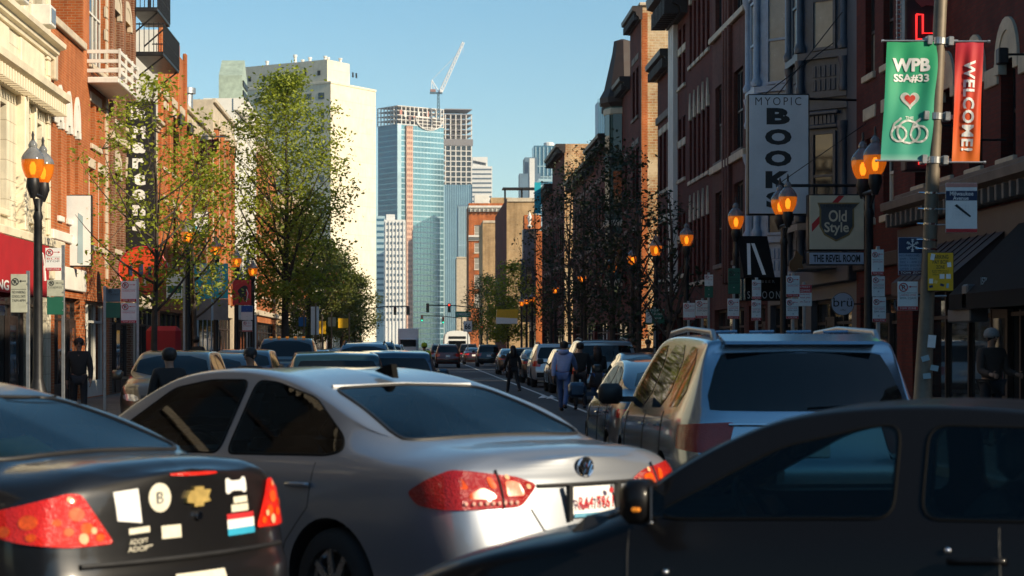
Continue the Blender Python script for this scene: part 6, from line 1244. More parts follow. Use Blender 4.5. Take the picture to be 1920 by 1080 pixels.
o = sign_post('green and white pay sign right of the round red sign', 345, 49, [(312, 514, 342, 560, dict(style='none', band=None))]); sp_ = [c for c in o.children if c.name.startswith('sign_plate')][0]; zc = at(0, 542, 49).z-0.13; xc = at(327, 0, 49).x-at(345, 0, 49).x; rect('sign_band', sp_, xc-0.17, xc+0.17, zc-0.1, zc+0.08, GREENV, -0.0085, -0.004, 0.001)
o = sign_post('blue snow-route sign above a sticker plate near the big tree', 463, 66, [(452, 573, 474, 600, dict(style='none', band=None)), (454, 602, 473, 622, dict(left=True))], name='snow_sign_post'); sp_ = [c for c in o.children if c.name.startswith('sign_plate')][0]; rect('sign_band', sp_, -0.19, 0.19, at(0, 585, 66).z-0.13, at(0, 573, 66).z-0.135, mat('bright_blue_vinyl', (0.02, 0.10, 0.35), 0.4), -0.0085, -0.004, 0.001)
for px, a, b_, Y, m, lb in ((592, 583, 598, 92, WHITE, 'tall white banner right of the big tree trunk'), (604, 598, 611, 96, YELLOW, 'yellow banner right of the tall white one'), (655, 634, 653, 98, YELLOW, 'orange-yellow banner near the small far tree'), (570, 560, 574, 90, mat('blue_vinyl', (0.03, 0.16, 0.4), 0.5), 'blue banner left of the tall white one'), (622, 615, 630, 100, OLIVEB, 'small grey sign between the two yellow banners')):
    y0, y1 = (575, 628) if m is WHITE else (602, 626) if px == 604 else (597, 615) if px == 655 else (595, 612); c = at(px, HY, Y); o = thing('hanging_banner', lb, 'banner', (c.x, Y, 0.13), 0, 'banners along the left pavement')
    MB().lathe([(0.04, -0.1), (0.035, at(0, y0-6, Y).z)], 8).build('post', POLEM, o); rect('banner_cloth', o, at(a, 0, Y).x-c.x, at(b_, 0, Y).x-c.x, at(0, y1, Y).z-0.13, at(0, y0, Y).z-0.13, m)

# ------------------------------------------------------------------ banner pole with its banners and signs (near right)
YP = 25.5; pb = at(1742, 735, YP); bx = pb.x
LEAN = R(2.6)
bp = thing('banner_pole', 'tall tan steel pole carrying the green and orange banners', 'pole', (bx-0.12, YP, 0.13)); bp.rotation_euler = (0, LEAN, 0)
MB().lathe([(0.2, -0.1), (0.2, 0.12), (0.13, 0.2), (0.092, 2.0), (0.084, 4.5), (0.078, 8.5), (0.04, 8.55)], 18).build('shaft', POLEM, bp, smooth=40)
def polex(py): z = at(0, py, YP).z - 0.13; return (bx-0.12) + z*math.tan(LEAN), z
for py in (77, 300, 218): x_, z = polex(py); c = MB().lathe([(0.082, -0.05), (0.1, -0.04), (0.1, 0.04), (0.082, 0.05)], 18, (0, 0, z)); c.bbox(-0.22, 0.24, -0.04, -0.015, z-0.03, z+0.03, 0.006).bbox(-0.17, -0.10, -0.1, 0.06, z-0.06, z+0.06, 0.01).bbox(0.10, 0.17, -0.1, 0.06, z-0.06, z+0.06, 0.01); c.build('clamp', GREYM, bp)
for py in (362, 392, 420, 450, 467): x_, z = polex(py); MB().lathe([(0.094, -0.012), (0.094, 0.012)], 18, (0, 0, z)).tube([(-0.18, -0.03, z), (-0.10, -0.03, z)], 0.01, 5).build('strap', CHROME, bp)
def cloth(x0, x1, z0, z1, dx, m, nx=30, nz=48, amp=0.018, seed=1):
    r_ = random.Random(seed); v = []; f = []
    for k in range(nz+1):
        t = k/nz
        for i in range(nx+1):
            s_ = i/nx; yy = wave(s_, t, amp, seed)
            v.append((x0+(x1-x0)*s_ - dx*(1-t), yy, z0+(z1-z0)*t))
    for k in range(nz):
        for i in range(nx): a = k*(nx+1)+i; f.append((a, a+1, a+nx+2, a+nx+1))
    b_ = MB(); b_.add(v, f); me = b_.mesh('banner_cloth', m, True); return me
def cloth_mat(name, stops, z0, z1):
    m, nt, p = new_mat(name); tc = N(nt, 'ShaderNodeTexCoord'); sp_ = N(nt, 'ShaderNodeSeparateXYZ'); nt.links.new(tc.outputs['Object'], sp_.inputs[0])
    mr = N(nt, 'ShaderNodeMapRange'); setin(mr, From_Min=z0, From_Max=z1); nt.links.new(sp_.outputs[2], mr.inputs[0]); col = ramp(nt, mr.outputs[0], stops); nt.links.new(col, p.inputs['Base Color']); setin(p, Roughness=0.6)
    tl = N(nt, 'ShaderNodeBsdfTranslucent'); nt.links.new(col, tl.inputs[0]); mx = N(nt, 'ShaderNodeMixShader'); mx.inputs[0].default_value = 0.25; nt.links.new(p.outputs[0], mx.inputs[1]); nt.links.new(tl.outputs[0], mx.inputs[2]); nt.links.new(mx.outputs[0], nt.nodes['Material Output'].inputs[0]); return m
S_ = YP / F
def wave(s_, t, amp, seed): return amp*(math.sin(s_*7+t*2.5+seed)+0.6*math.sin(s_*15-t*4)+0.5*math.sin(t*9+s_*3))*min(1, 4*t*(1-t)+0.15)
def drape(ob, w, h, dx, seed, lift=0.009, amp=0.018):
    """lay printed shapes onto the waving cloth"""
    me = ob.data.copy(); ob.data = me; bm = bmesh.new(); bm.from_mesh(me); bmesh.ops.triangulate(bm, faces=bm.faces)
    for _ in range(3):
        ed = [e for e in bm.edges if e.calc_length() > 0.05]
        if not ed: break
        bmesh.ops.subdivide_edges(bm, edges=ed, cuts=1); bmesh.ops.triangulate(bm, faces=[f_ for f_ in bm.faces if len(f_.verts) > 3])
    M = Matrix.LocRotScale(ob.location, ob.rotation_euler, None); Mi = M.inverted()
    for v in bm.verts:
        p = M @ v.co; t = max(0, min(1, p.z/h)); s_ = (p.x + dx*(1-t) + w/2)/w; p.y = wave(s_, t, amp, seed) - lift - max(0, min(0.004, (ob.get('up', 0.0)))); v.co = Mi @ p
    bm.to_mesh(me); bm.free()
    me.polygons.foreach_set('use_smooth', [False]*len(me.polygons))
def banner(name, label, pxs, pys, dxpx, m, side):
    c = at((pxs[0]+pxs[1])/2, pys[1], YP); w = (pxs[1]-pxs[0])*S_; h = (pys[1]-pys[0])*S_
    o = thing(name, label, 'banner', (c.x, YP-0.06, c.z)); link('banner_cloth', cloth(-w/2, w/2, 0, h, dxpx*S_, m, seed=3 if side < 0 else 5), o)
    for z, dx in ((h, 0), (0, dxpx*S_)): MB().tube([(-w/2-0.05-dx, 0, z), (w/2+0.06-dx, 0, z)], 0.012, 6).lathe([(0.018, 0), (0.018, 0.03)], 8, ((-w/2-0.07 if side < 0 else w/2+0.05)-dx, 0, z), 'x').build('banner_arm', GREYM, o)
    return o, w, h, dxpx*S_
gb = cloth_mat('green_banner_cloth', [(0.0, (0.30, 0.60, 0.52)), (0.06, (0.05, 0.42, 0.30)), (1.0, (0.02, 0.42, 0.17))], 0, 1.55)
o, w, h, dx = banner('green_banner', 'green street banner with white lettering, heart and three rings', (1661, 1759), (78, 302), 12, gb, -1)
def bpz(py): return (302-py)*S_
def bxx(px, py): return (px-1710)*S_ 
for t, px, py, ww, hh, bo in (('WPB', 1706, 123, 70, 25, 0.045), ('SSA#33', 1706, 148, 66, 16, 0.03)): lettering(o, t, bxx(px, py), bpz(py), ww*S_, hh*S_, WHITE, -0.05, bold=bo)
def heart(cx, cz, s_): return [(cx+s_*(16*math.sin(t)**3)/16, cz+s_*(13*math.cos(t)-5*math.cos(2*t)-2*math.cos(3*t)-math.cos(4*t))/16) for t in [2*math.pi*i/40 for i in range(40)]]
MB().prism(heart(bxx(1704, 190), bpz(188), 18*S_), -0.05, -0.047).build('heart_outline', WHITE, o); MB().prism(heart(bxx(1704, 190), bpz(187), 10.5*S_), -0.055, -0.0515).build('heart', mat('heart_red', (0.7, 0.03, 0.01), 0.5), o)
lettering(o, 'THE', bxx(1703, 222), bpz(222), 16*S_, 5*S_, WHITE, -0.05, bold=0.01)
for px, py, r_, tail in ((1683, 252, 14, 1), (1701, 248, 21, 0), (1721, 252, 15, 1)):
    c = (bxx(px, py), bpz(py)); q = MB().ring([Vector((c[0]+r_*S_*math.cos(a), -0.05, c[1]+r_*S_*math.sin(a))) for a in [2*math.pi*i/28 for i in range(28)]], 0.016, 6)
    if tail: q.tube([(c[0]-r_*S_*0.98, -0.05, c[1]+0.02), (c[0]-r_*S_*0.6, -0.05, c[1]+0.13), (c[0]+0.03, -0.05, c[1]+0.2)], 0.016, 6)
    q.build('ring_logo', WHITE, o)
for c in o.children:
    if c.name.split('.')[0] in ('lettering', 'ring_logo', 'heart_outline'): drape(c, w, h, dx, 3)
    elif c.name.split('.')[0] == 'heart': drape(c, w, h, dx, 3, 0.013)
ob = cloth_mat('orange_banner_cloth', [(0.0, (0.78, 0.16, 0.01)), (0.45, (0.72, 0.06, 0.01)), (1.0, (0.62, 0.02, 0.05))], 0, 1.55)
o, w, h, dx = banner('welcome_banner', 'red to orange banner reading welcome downwards', (1790, 1842), (79, 305), 8, ob, 1)
lettering(o, 'WELCOME!', -0.02, bpz(193+3), 170*S_, 21*S_, WHITE, -0.05, bold=0.028, spacing=1.08, rot=R(90+2.2))
for c in o.children:
    if c.name.startswith('lettering'): drape(c, w, h, dx, 5)
# signs on the pole
def on_pole(name, label, cat, box, Y=YP-0.16):
    x0, y0, x1, y1 = box; c = at((x0+x1)/2, y1, Y); o = thing(name, label, cat, tuple(c)); return o, (x1-x0)*Y/F, (y1-y0)*Y/F, Y/F
o, w, h, s_ = on_pole('map_sign', 'street map sign headed Milwaukee Avenue on the banner pole', 'sign', (1773, 343, 1832, 436))
pl = rect('sign_plate', o, -w/2, w/2, 0, h, WHITE); rect('header', pl, -w/2+0.002, w/2-0.002, h-33*s_, h-15*s_, NAVY, -0.0085, -0.004, 0.001); rect('top_strip', pl, -w/2+0.002, w/2-0.002, h-8*s_, h-0.003, mat('salmon_vinyl', (0.55, 0.25, 0.2), 0.5), -0.0085, -0.004, 0.001); rect('footer', pl, -w/2+0.002, w/2-0.002, 0.003, 7*s_, REDV, -0.0085, -0.004, 0.001)
lettering(pl, 'Milwaukee', 0, h-20*s_, 0.3, 0.055, WHITE, -0.0105, bold=0.015); lettering(pl, 'Avenue', -0.01, h-28.5*s_, 0.2, 0.05, WHITE, -0.0105, bold=0.015)
MB().prism([(-0.09, h-0.29), (-0.06, h-0.27), (0.12, h-0.42), (0.11, h-0.44)], -0.0085, -0.0062).build('map_route', BLACK, pl)
gl = MB()
for i in range(6): gl.box(-0.11+i*0.04, -0.109+i*0.04, -0.0075, -0.0062, h-0.45, h-0.28)
for i in range(5): gl.box(-0.11, 0.09, -0.0075, -0.0062, h-0.45+i*0.04, h-0.449+i*0.04)
gl.build('map_grid', mat('map_grey', (0.5, 0.5, 0.5), 0.6), pl)
for z in (0.1, 0.3, 0.5): MB().tube([(-w/2-0.1, 0.05, z), (-w/2+0.02, 0.0, z)], 0.008, 5).build('bracket', GREYM, o)
o, w, h, s_ = on_pole('yellow_sign', 'yellow parking zone sign covered in stickers on the banner pole', 'sign', (1738, 473, 1788, 546))
pl = rect('sign_plate', o, -w/2, w/2, 0, h, BLACK); rect('sign_face', pl, -w/2+0.008, w/2-0.008, 0.008, h-0.008, YELLOW, -0.009, -0.004, 0.001)
for t, z, ww, hh in (('PARKING', 0.44, 0.2, 0.05), ('PAY BOX', 0.375, 0.2, 0.05), ('ZONE', 0.31, 0.11, 0.045), ('8AM-9PM DAILY', 0.26, 0.22, 0.016), ('PAY AT BOX', 0.235, 0.2, 0.016), ('DISPLAY ON DASH', 0.21, 0.2, 0.014)): lettering(pl, t, 0, z*h/0.5, ww, hh, BLACK, -0.0105, bold=0.01)
for x, z, ww, hh, m, rt in ((-0.1, 0.44, 0.05, 0.08, WHITE, 0.2), (0.11, 0.34, 0.05, 0.06, WHITE, -0.1), (0.02, 0.19, 0.06, 0.06, WHITE, 0), (0.1, 0.19, 0.06, 0.06, WHITE, 0), (-0.12, 0.13, 0.05, 0.06, WHITE, 0), (-0.06, 0.12, 0.04, 0.04, GOLD, 0.4), (0.02, 0.08, 0.05, 0.03, NAVY, 0.3), (0.09, 0.07, 0.03, 0.06, SPAND, 0.1), (-0.12, 0.06, 0.05, 0.03, NAVY, -0.2)):
    MB().box(-ww/2, ww/2, -0.0115, -0.0095, -hh/2, hh/2).build('sticker', m, pl, (x, 0, z*h/0.5), (0, rt, 0))
o, w, h, s_ = on_pole('snow_sign', 'dark blue snow route sign with white snowflake', 'sign', (1684, 445, 1737, 516), YP+0.2)
pl = rect('sign_plate', o, -w/2, w/2, 0, h, mat('sign_blue_white', (0.30, 0.36, 0.46), 0.5, var=0.1)); rect('header', pl, -w/2+0.006, w/2-0.006, h*0.58, h-0.006, NAVY, -0.0085, -0.004, 0.001); rect('footer', pl, -w/2+0.006, w/2-0.006, 0.006, h*0.12, mat('dark_red_vinyl', (0.10, 0.012, 0.03), 0.5), -0.0085, -0.004, 0.001)
sf = MB()
for k in range(6):
    a = math.pi/6 + k*math.pi/3; ca, sa = math.cos(a), math.sin(a); r_ = h*0.17; c = (0, h*0.785); sf.tube([(c[0], -0.012, c[1]), (c[0]+r_*ca, -0.012, c[1]+r_*sa)], 0.006, 4)
    for f_ in (0.5, 0.75):
        for d in (-0.7, 0.7): sf.tube([(c[0]+r_*f_*ca, -0.012, c[1]+r_*f_*sa), (c[0]+r_*f_*ca+r_*0.28*math.cos(a+d), -0.012, c[1]+r_*f_*sa+r_*0.28*math.sin(a+d))], 0.005, 4)
sf.build('snowflake', WHITE, pl)
for i, t in enumerate(('NO PARKING', '3AM - 7AM', 'DEC 1 - APR 1 OR', 'WHEN SNOW IS', 'OVER 2 INCHES')): lettering(pl, t, (-0.04, -0.06, 0, -0.02, 0)[i], h*(0.52-i*0.088), w*(0.7, 0.6, 0.88, 0.82, 0.88)[i], h*0.055, NAVY, -0.0085)
lettering(pl, 'TOW ZONE', 0, h*0.065, w*0.85, h*0.06, WHITE, -0.0105)
MB().tube([(w/2-0.05, 0.02, h*0.5), (0.42, 0.0, h*0.5)], 0.012, 6).build('bracket', GREYM, o)
o, w, h, s_ = on_pole('loading_zone_sign', 'single loading-zone sign below the blue snow sign', 'sign', (1683, 528, 1721, 582), YP+0.2); plate(o, w, h, h/2, 0, True, ('LOADING ZONE', '9PM-12AM')); MB().tube([(w/2-0.05, 0.02, h*0.5), (0.5, 0.0, h*0.5)], 0.012, 6).build('bracket', GREYM, o)
for k, (px, py, r_) in enumerate(((1747, 640, 0.1), (1735, 672, -0.3), (1752, 690, 0.2), (1738, 705, -0.1))):
    c = at(px, py, YP-0.13); tag(MB().box(-0.05, 0.05, -0.002, 0.002, -0.08 if k == 0 else -0.035, 0.08 if k == 0 else 0.035).build('taped_paper', WHITE if k == 0 else SPAND, None, tuple(c), (0, r_, 0)), ('white notice taped to the foot of the banner pole', 'small torn paper below the white notice', 'lower right torn paper on the banner pole', 'lowest torn paper on the banner pole')[k], 'paper')

# ------------------------------------------------------------------ shop signs on the right
def lightbox(name, label, box, Y, m, d=0.28, edge=None, bb=0.03):
    x0, y0, x1, y1 = box; c = at((x0+x1)/2, y1, Y); w = (x1-x0)*Y/F; h = (y1-y0)*Y/F; o = thing(name, label, 'sign', tuple(c))
    MB().bbox(-w/2, w/2, 0, d, 0, h, 0.02).build('box', edge or BLACKM, o); MB().bbox(-w/2+bb, w/2-bb, -0.012, 0.01, bb, h-bb, 0.004).build('sign_face', m, o); return o, w, h, Y/F
MYF = mat('grey_sign_acrylic', (0.66, 0.70, 0.74), 0.35, var=0.12, scale=0.9)
o, w, h, s_ = lightbox('bookshop_sign', 'tall grey lightbox sign reading Myopic Books', (1402, 176, 1518, 403), 44.9, MYF)
X_ = lambda px: (px-1460)*s_
Z_ = lambda py: (403-py)*s_
lettering(o, 'MYOPIC', X_(1459), Z_(190), 86*s_, 15*s_, BLACK, -0.016, bold=-0.006, spacing=1.35)
for t, py, hh, ww in (('B', 218, 31, 44), ('O', 257, 30, 50), ('O', 297, 30, 50), ('K', 337, 32, 48), ('S', 375, 31, 46)): lettering(o, t, X_(1459), Z_(py), ww*s_, hh*s_, BLACK, -0.016, bold=0.055)
MB().tube([(w/2, 0.1, h-0.1), (w/2+1.2, 0.35, h-0.1)], 0.03, 6).tube([(w/2, 0.1, 0.2), (w/2+1.2, 0.35, 0.2)], 0.03, 6).build('bracket', BLACKM, o)
MB().tube([(0, 0.12, h), (1.5, 0.3, h+1.9)], 0.012, 5).tube([(-0.3, 0.12, h), (1.3, 0.3, h+1.2)], 0.012, 5).build('guy_wire', BLACKM, o)
OSF = mat('cream_sign_acrylic', (0.66, 0.60, 0.44), 0.4, var=0.08, scale=2)
o, w, h, s_ = lightbox('beer_sign', 'cream lightbox with a dark shield reading Old Style', (1515, 364, 1622, 470), 44.0, OSF, 0.25)
X_ = lambda px: (px-1568.5)*s_; Z_ = lambda py: (470-py)*s_
MB().prism([(X_(1522), Z_(435)), (X_(1522), Z_(420)), (X_(1572), Z_(367)), (X_(1583), Z_(367))], -0.017, -0.0125).build('red_stripe', REDV, o)
sh = [(1532, 380), (1612, 380), (1601, 391), (1601, 425), (1592, 441), (1567, 453), (1545, 441), (1536, 425), (1536, 391)]
MB().prism([(X_(a), Z_(b_)) for a, b_ in sh], -0.022, -0.018).build('shield_border', mat('shield_gold', (0.28, 0.19, 0.06), 0.5), o); shp = MB().prism([(X_(1569+(a-1569)*0.9), Z_(413+(b_-413)*0.92)) for a, b_ in sh], -0.027, -0.023).build('shield', mat('shield_slate', (0.055, 0.065, 0.075), 0.5), o)
lettering(o, 'HEILEMANS', X_(1570), Z_(386), 52*s_, 6*s_, BLACK, -0.03); lettering(o, 'Old', X_(1570), Z_(405), 34*s_, 22*s_, OSF, -0.03, bold=0.02); lettering(o, 'Style', X_(1568), Z_(429), 46*s_, 25*s_, OSF, -0.03, bold=0.02)
RVF = mat('pale_blue_sign_acrylic', (0.40, 0.48, 0.60), 0.4, var=0.08)
o, w, h, s_ = lightbox('bar_name_sign', 'small pale blue sign reading The Revel Room', (1516, 472, 1621, 497), 44.0, RVF, 0.25, None, 0.02)
lettering(o, 'THE REVEL ROOM', 0, h/2, 88*s_, 14*s_, BLACK, -0.016, bold=0.03)
sb = thing('sign_bar', 'long black bracket bar holding the shield sign', 'bracket', tuple(at(1582, 348, 44.1))); MB().tube([(-1.5, 0, 0), (1.6, 0, 0)], 0.035, 8).tube([(-1.5, 0, 0), (1.55, 0.2, 2.1)], 0.01, 5).tube([(-0.6, 0, 0), (-0.6, 0, -0.2)], 0.02, 6).tube([(0.3, 0, 0), (0.3, 0, -0.2)], 0.02, 6).build('bar', BLACKM, sb)
c = at(1580, 570, 44.4); o = thing('round_sign', 'round pale sign reading brü', 'sign', tuple(c)); r_ = 21.5*44.4/F; MB().lathe([(r_, 0), (r_, 0.08)], 32, axis='y').build('disc', BLACKM, o); MB().lathe([(r_*0.96, -0.012), (r_*0.96, 0.0)], 32, axis='y').build('sign_face', RVF, o)
lettering(o, 'brü', 0, 0.04, r_*1.65, r_*0.78, BLACK, -0.016); lettering(o, 'coffee', 0, -0.13, r_*0.5, r_*0.14, BLACK, -0.016); MB().tube([(r_, 0.04, 0), (r_+0.9, 0.04, 0)], 0.02, 6).build('bracket', BLACKM, o)
# neon blade sign
RBL = mat('oxblood_sign_metal', (0.045, 0.008, 0.012), 0.45, var=0.2); NEON = mat('red_neon', (0.9, 0.05, 0.04), 0.4, var=0, emit=(1.0, 0.03, 0.03), es=1.1)
o, w, h, s_ = lightbox('neon_blade_sign', 'dark red blade sign with red neon letters behind the green banner', (1697, -60, 1765, 320), 38.2, RBL, 0.35, RBL)
X_ = lambda px: (px-1731)*s_; Z_ = lambda py: (320-py)*s_
def neon(pts, nm='neon_letter'): MB().tube([(X_(a), -0.05, Z_(b_)) for a, b_ in pts], 0.022, 6).build(nm, NEON, o)
neon([(1717, 28), (1717, 74), (1763, 74), (1763, 28), (1752, 28), (1752, 63), (1729, 63), (1729, 28), (1717, 28)])
for y0 in (106, 180, 262): neon([(1722, y0), (1722, y0+46), (1762, y0+46), (1762, y0), (1722, y0)])
neon([(1760, 225), (1750, 232), (1762, 240)]); neon([(1757, 248), (1757, 258)])
MB().prism([(X_(a), Z_(b_)) for a, b_ in ((1716, 2), (1722, -4), (1740, -6), (1760, -2), (1763, 8), (1752, 12), (1736, 10), (1728, 14), (1722, 8))], -0.05, -0.012).build('neon_emblem', mat('salmon_enamel', (0.42, 0.06, 0.06), 0.5), o)
chn = MB()
for i in range(26): z = Z_(70)+i*0.09; chn.box(X_(1688)-0.05, X_(1688)+0.05, 0.1, 0.13, z, z+0.025)
chn.tube([(X_(1688)-0.04, 0.1, Z_(78)), (X_(1688)-0.04, 0.1, Z_(-60))], 0.012, 5).tube([(X_(1688)+0.04, 0.1, Z_(78)), (X_(1688)+0.04, 0.1, Z_(-60))], 0.012, 5).build('bulb_ladder', GREYM, o)
# saloon awning with white letter strokes, lettering below, hanging gold emblem, number
o = thing('saloon_awning', 'black saloon awning with big white letter strokes', 'awning', tuple(at(1395, 520, 45.5))); w = 58*45.5/F; h = 82*45.5/F
MB().prismx([(0.0, 0), (1.0, h), (1.05, h), (1.05, -0.0)], 0, w).build('canopy', BLACKAWN, o)
for x0, x1 in ((0.08, 0.2), (0.42, 0.3)): MB().add([(x0, 0.0-0.006, 0.06), (x0+0.08, -0.006, 0.06), (x1+0.08, 0.82, 0.8*h/1.0+0.02), (x1, 0.82, 0.8*h+0.02)], [(0, 1, 2, 3)]).build('letter_stroke', WHITE, o)
o = thing('saloon_board', 'dark board reading saloon in widely spaced letters', 'sign', tuple(at(1432, 548, 46))); rect('board', o, -0.42, 0.42, -0.2, 0.35, BLACKAWN, 0.0, 0.05); lettering(o, 'SALOON', 0, -0.06, 0.76, 0.17, GREYM, -0.006, spacing=1.4); lettering(o, 'BEER', 0.1, 0.25, 0.3, 0.06, GREYM, -0.006, spacing=1.4)
o = thing('hanging_emblem', 'hanging gilt animal-shaped emblem left of the shield sign', 'sign', tuple(at(1494, 508, 43.5))); MB().prism(chaikin([(-0.14, 0.0), (-0.17, 0.2), (-0.05, 0.3), (-0.02, 0.48), (0.06, 0.36), (0.16, 0.3), (0.1, 0.18), (0.17, 0.02), (0.05, 0.08), (0.0, 0.0)], 1, True), 0, 0.06).build('emblem', mat('dull_gilt', (0.16, 0.08, 0.03), 0.5, 0.4, var=0.3), o); MB().tube([(0, 0.03, 0.4), (0, 0.03, 0.75)], 0.01, 5).build('chain', BLACKM, o)
o = thing('house_number', 'small white house number 1576 on the black awning', 'sign', tuple(at(1845, 527, 31.2))); lettering(o, '1576', 0, 0, 0.1, 0.12, WHITE, 0.0, bold=0.01)
o = thing('blue_shop_window', 'blue shop window behind bare branches on the right', 'window', (WR-0.06, 62.0, 0), R(-90)); MB().box(0, 7.5, -0.02, 0.02, 3.0, 4.5).build('pane', mat('sky_blue_window', (0.10, 0.30, 0.36), 0.1, 0.3, var=0.3), o)  # pane has a blue base colour and no emission
for i in range(6): MB().box(i*1.5-0.03, i*1.5+0.03, -0.05, 0.0, 3.0, 4.5).build('mullion', BLACKM, o)

# ------------------------------------------------------------------ shop signs on the left
o = thing('red_awning', 'bright red shop awning with white lettering at the left edge', 'awning', (WL, 34.8, 0), R(90)); L_ = 8.6
MB().prismx([(0.0, 3.95), (-1.3, 3.78), (-1.3, 2.66), (-1.26, 2.66), (-1.26, 3.72), (0.0, 3.88)], 0, L_).build('canopy', REDAWN, o); 
for x in (0.0, L_-0.03): MB().prismx([(0.0, 3.94), (-1.29, 3.77), (-1.29, 2.67), (0.0, 2.67)], x, x+0.03).build('end_panel', REDAWN, o)
q = MB().tube([(7.2, -1.31, 3.02), (7.3, -1.31, 3.35), (7.5, -1.31, 3.58), (7.75, -1.31, 3.58), (7.95, -1.31, 3.35), (8.05, -1.31, 3.02)], 0.035, 6); q.build('white_arch', WHITE, o); MB().box(7.6, 7.75, -1.315, -1.302, 2.72, 2.9).build('lettering', WHITE, o)
lettering(o, 'DINING', 3.0, 2.8, 2.6, 0.2, WHITE, -1.31, bold=0.03); MB().tube([(4.2, -1.2, 3.2), (3.0, -0.1, 3.0)], 0.03, 6).build('strut', BLACKM, o)
o, w, h, s_ = lightbox('boot_shop_sign', 'tall black blade sign with stacked white letters behind the small left tree', (236, 190, 291, 470), 64.0, BLACK, 0.25)
lettering(o, 'Dr.', -0.05, h-0.38, 0.52, 0.42, WHITE, -0.016, bold=0.05)
for i, t in enumerate('Martens'): lettering(o, t, -0.05, h-1.0-i*0.5, 0.42, 0.40 if t in 'Mt' else 0.34, WHITE, -0.016, bold=0.05)
c = at(268, 508, 57.5); o = thing('round_red_sign', 'round orange-red sign with blue and white letters behind the small tree', 'sign', tuple(c)); MB().lathe([(0.72, 0), (0.72, 0.12)], 32, axis='y').build('disc', mat('orange_red_enamel', (0.62, 0.06, 0.015), 0.4, var=0.12), o)
for x, z, a, b_, m in ((-0.35, 0.0, 0.1, 0.3, NAVY), (-0.05, 0.02, 0.12, 0.36, NAVY), (0.2, -0.02, 0.1, 0.3, NAVY), (-0.2, -0.25, 0.1, 0.12, WHITE), (0.05, -0.32, 0.1, 0.22, WHITE), (0.38, -0.2, 0.08, 0.1, WHITE)): MB().bbox(x-a/2, x+a/2, -0.03, 0.0, z-b_/2, z+b_/2, 0.01).build('letter_shape', m, o)
MB().ring([Vector((0.7*math.cos(t), -0.01, 0.7*math.sin(t))) for t in [2*math.pi*i/32 for i in range(32)]], 0.025, 6).build('rim', REDV, o)
c = at(408, 560, 58.6); o = thing('turquoise_banner', 'pair of turquoise banners on a lamp post left of the big tree', 'banner', tuple(c)); s_ = 58.6/F
for x0, x1, y1 in ((-46, -12, 0), (-8, 20, -2)): rect('banner_cloth', o, x0*s_, x1*s_, 0, 66*s_, TEAL); rect('banner_foot', o, x0*s_, x1*s_, -40*s_, -0.01, mat('grey_banner', (0.16, 0.17, 0.18), 0.6), 0.0, 0.008)
MB().prism([(-44*s_, 64*s_), (-14*s_, 64*s_), (-28*s_, 34*s_)], -0.012, -0.007).build('banner_motif', SPAND, o); MB().prism([(-40*s_, 64*s_), (-30*s_, 64*s_), (-22*s_, 44*s_), (-27*s_, 36*s_)], -0.016, -0.0125).build('banner_motif', WHITE, o)
lettering(o, 'GALLERY', 6*s_, 34*s_, 50*s_, 8*s_, WHITE, -0.01, rot=R(-90), bold=0.02)
c = at(454, 572, 64.5); o = thing('red_dragon_banner', 'small red banner with a black and white figure beside the amber lamps', 'banner', tuple(c)); s_ = 64.5/F; rect('banner_cloth', o, -18*s_, 17*s_, 0, 47*s_, REDV)
MB().prism(chaikin([(-8*s_, 4*s_), (-4*s_, 20*s_), (-10*s_, 26*s_), (-2*s_, 34*s_), (6*s_, 38*s_), (12*s_, 32*s_), (6*s_, 24*s_), (10*s_, 6*s_), (4*s_, 6*s_), (2*s_, 18*s_), (-3*s_, 4*s_)], 1, True), -0.012, -0.007).build('banner_motif', BLACK, o); MB().tube([(8*s_, -0.012, 6*s_), (11*s_, -0.012, 22*s_), (8*s_, -0.012, 30*s_)], 0.012, 5).build('banner_motif', WHITE, o)
o = thing('burgundy_flag', 'sagging burgundy cloth hanging from a pole over the pillared building', 'flag', tuple(at(330, 254, 84))); s_ = 84/F
MB().tube([(10*s_, 0, 0), (100*s_, 0, -3*s_)], 0.03, 6).build('flag_pole', GREYM, o)
v = []; f = []
for i in range(17):
    t = i/16
    for k in range(9): u = k/8; v.append((t*80*s_, 0.1*math.sin(t*14+u*2), -8*s_ - u*(10+34*math.sin(math.pi*(0.12+t*0.8)))*s_ + t*2*s_ - (1-t)*6*s_))
for i in range(16):
    for k in range(8): a = i*9+k; f.append((a, a+1, a+10, a+9))
MB().add(v, f).build('cloth', BURGUNDY, o, smooth=True)
o, w, h, s_ = lightbox('white_blade_sign', 'small white blade sign above the turquoise banners', (360, 396, 391, 436), 76, WHITE, 0.2); MB().box(-w*0.45, -w*0.2, -0.016, -0.0125, 0.05, 0.25).build('sign_patch', TEAL, o)
o, w, h, s_ = lightbox('white_panel_sign', 'large white panel sign leaning out beside the orange-red brick house', (118, 365, 172, 500), 53.5, WHITE, 0.2); MB().prism([(0.0, 0.1), (w*0.2, 0.05), (w*0.2, h*0.7), (0.02, h*0.75)], -0.016, -0.0125).build('sign_patch', SPAND, o)
o = thing('blue_white_shopfront', 'pale blue and white shopfront panel under the turquoise banners', 'shopfront', (WL+0.25, 82.0, 0.13), R(90)); MB().bbox(0, 9, -0.05, 0.1, 0, 4.6, 0.03).build('panel', mat('pale_blue_panel', (0.35, 0.47, 0.55), 0.5, var=0.15), o)
for i in range(5): MB().box(0.5+i*1.75, 1.7+i*1.75, -0.07, -0.052, 0.6, 2.6).build('pane', PANE, o)
q = thing('red_newspaper_box', 'red street box below the round red sign', 'box', tuple(at(305, 648, 52))[:2] + (0.13,)); MB().bbox(-0.45, 0.45, 0, 0.5, 0.9, 2.0, 0.12).build('body', REDAWN, q); MB().bbox(-0.3, 0.3, 0.1, 0.4, 0, 0.9, 0.02).build('stand', BLACKM, q)

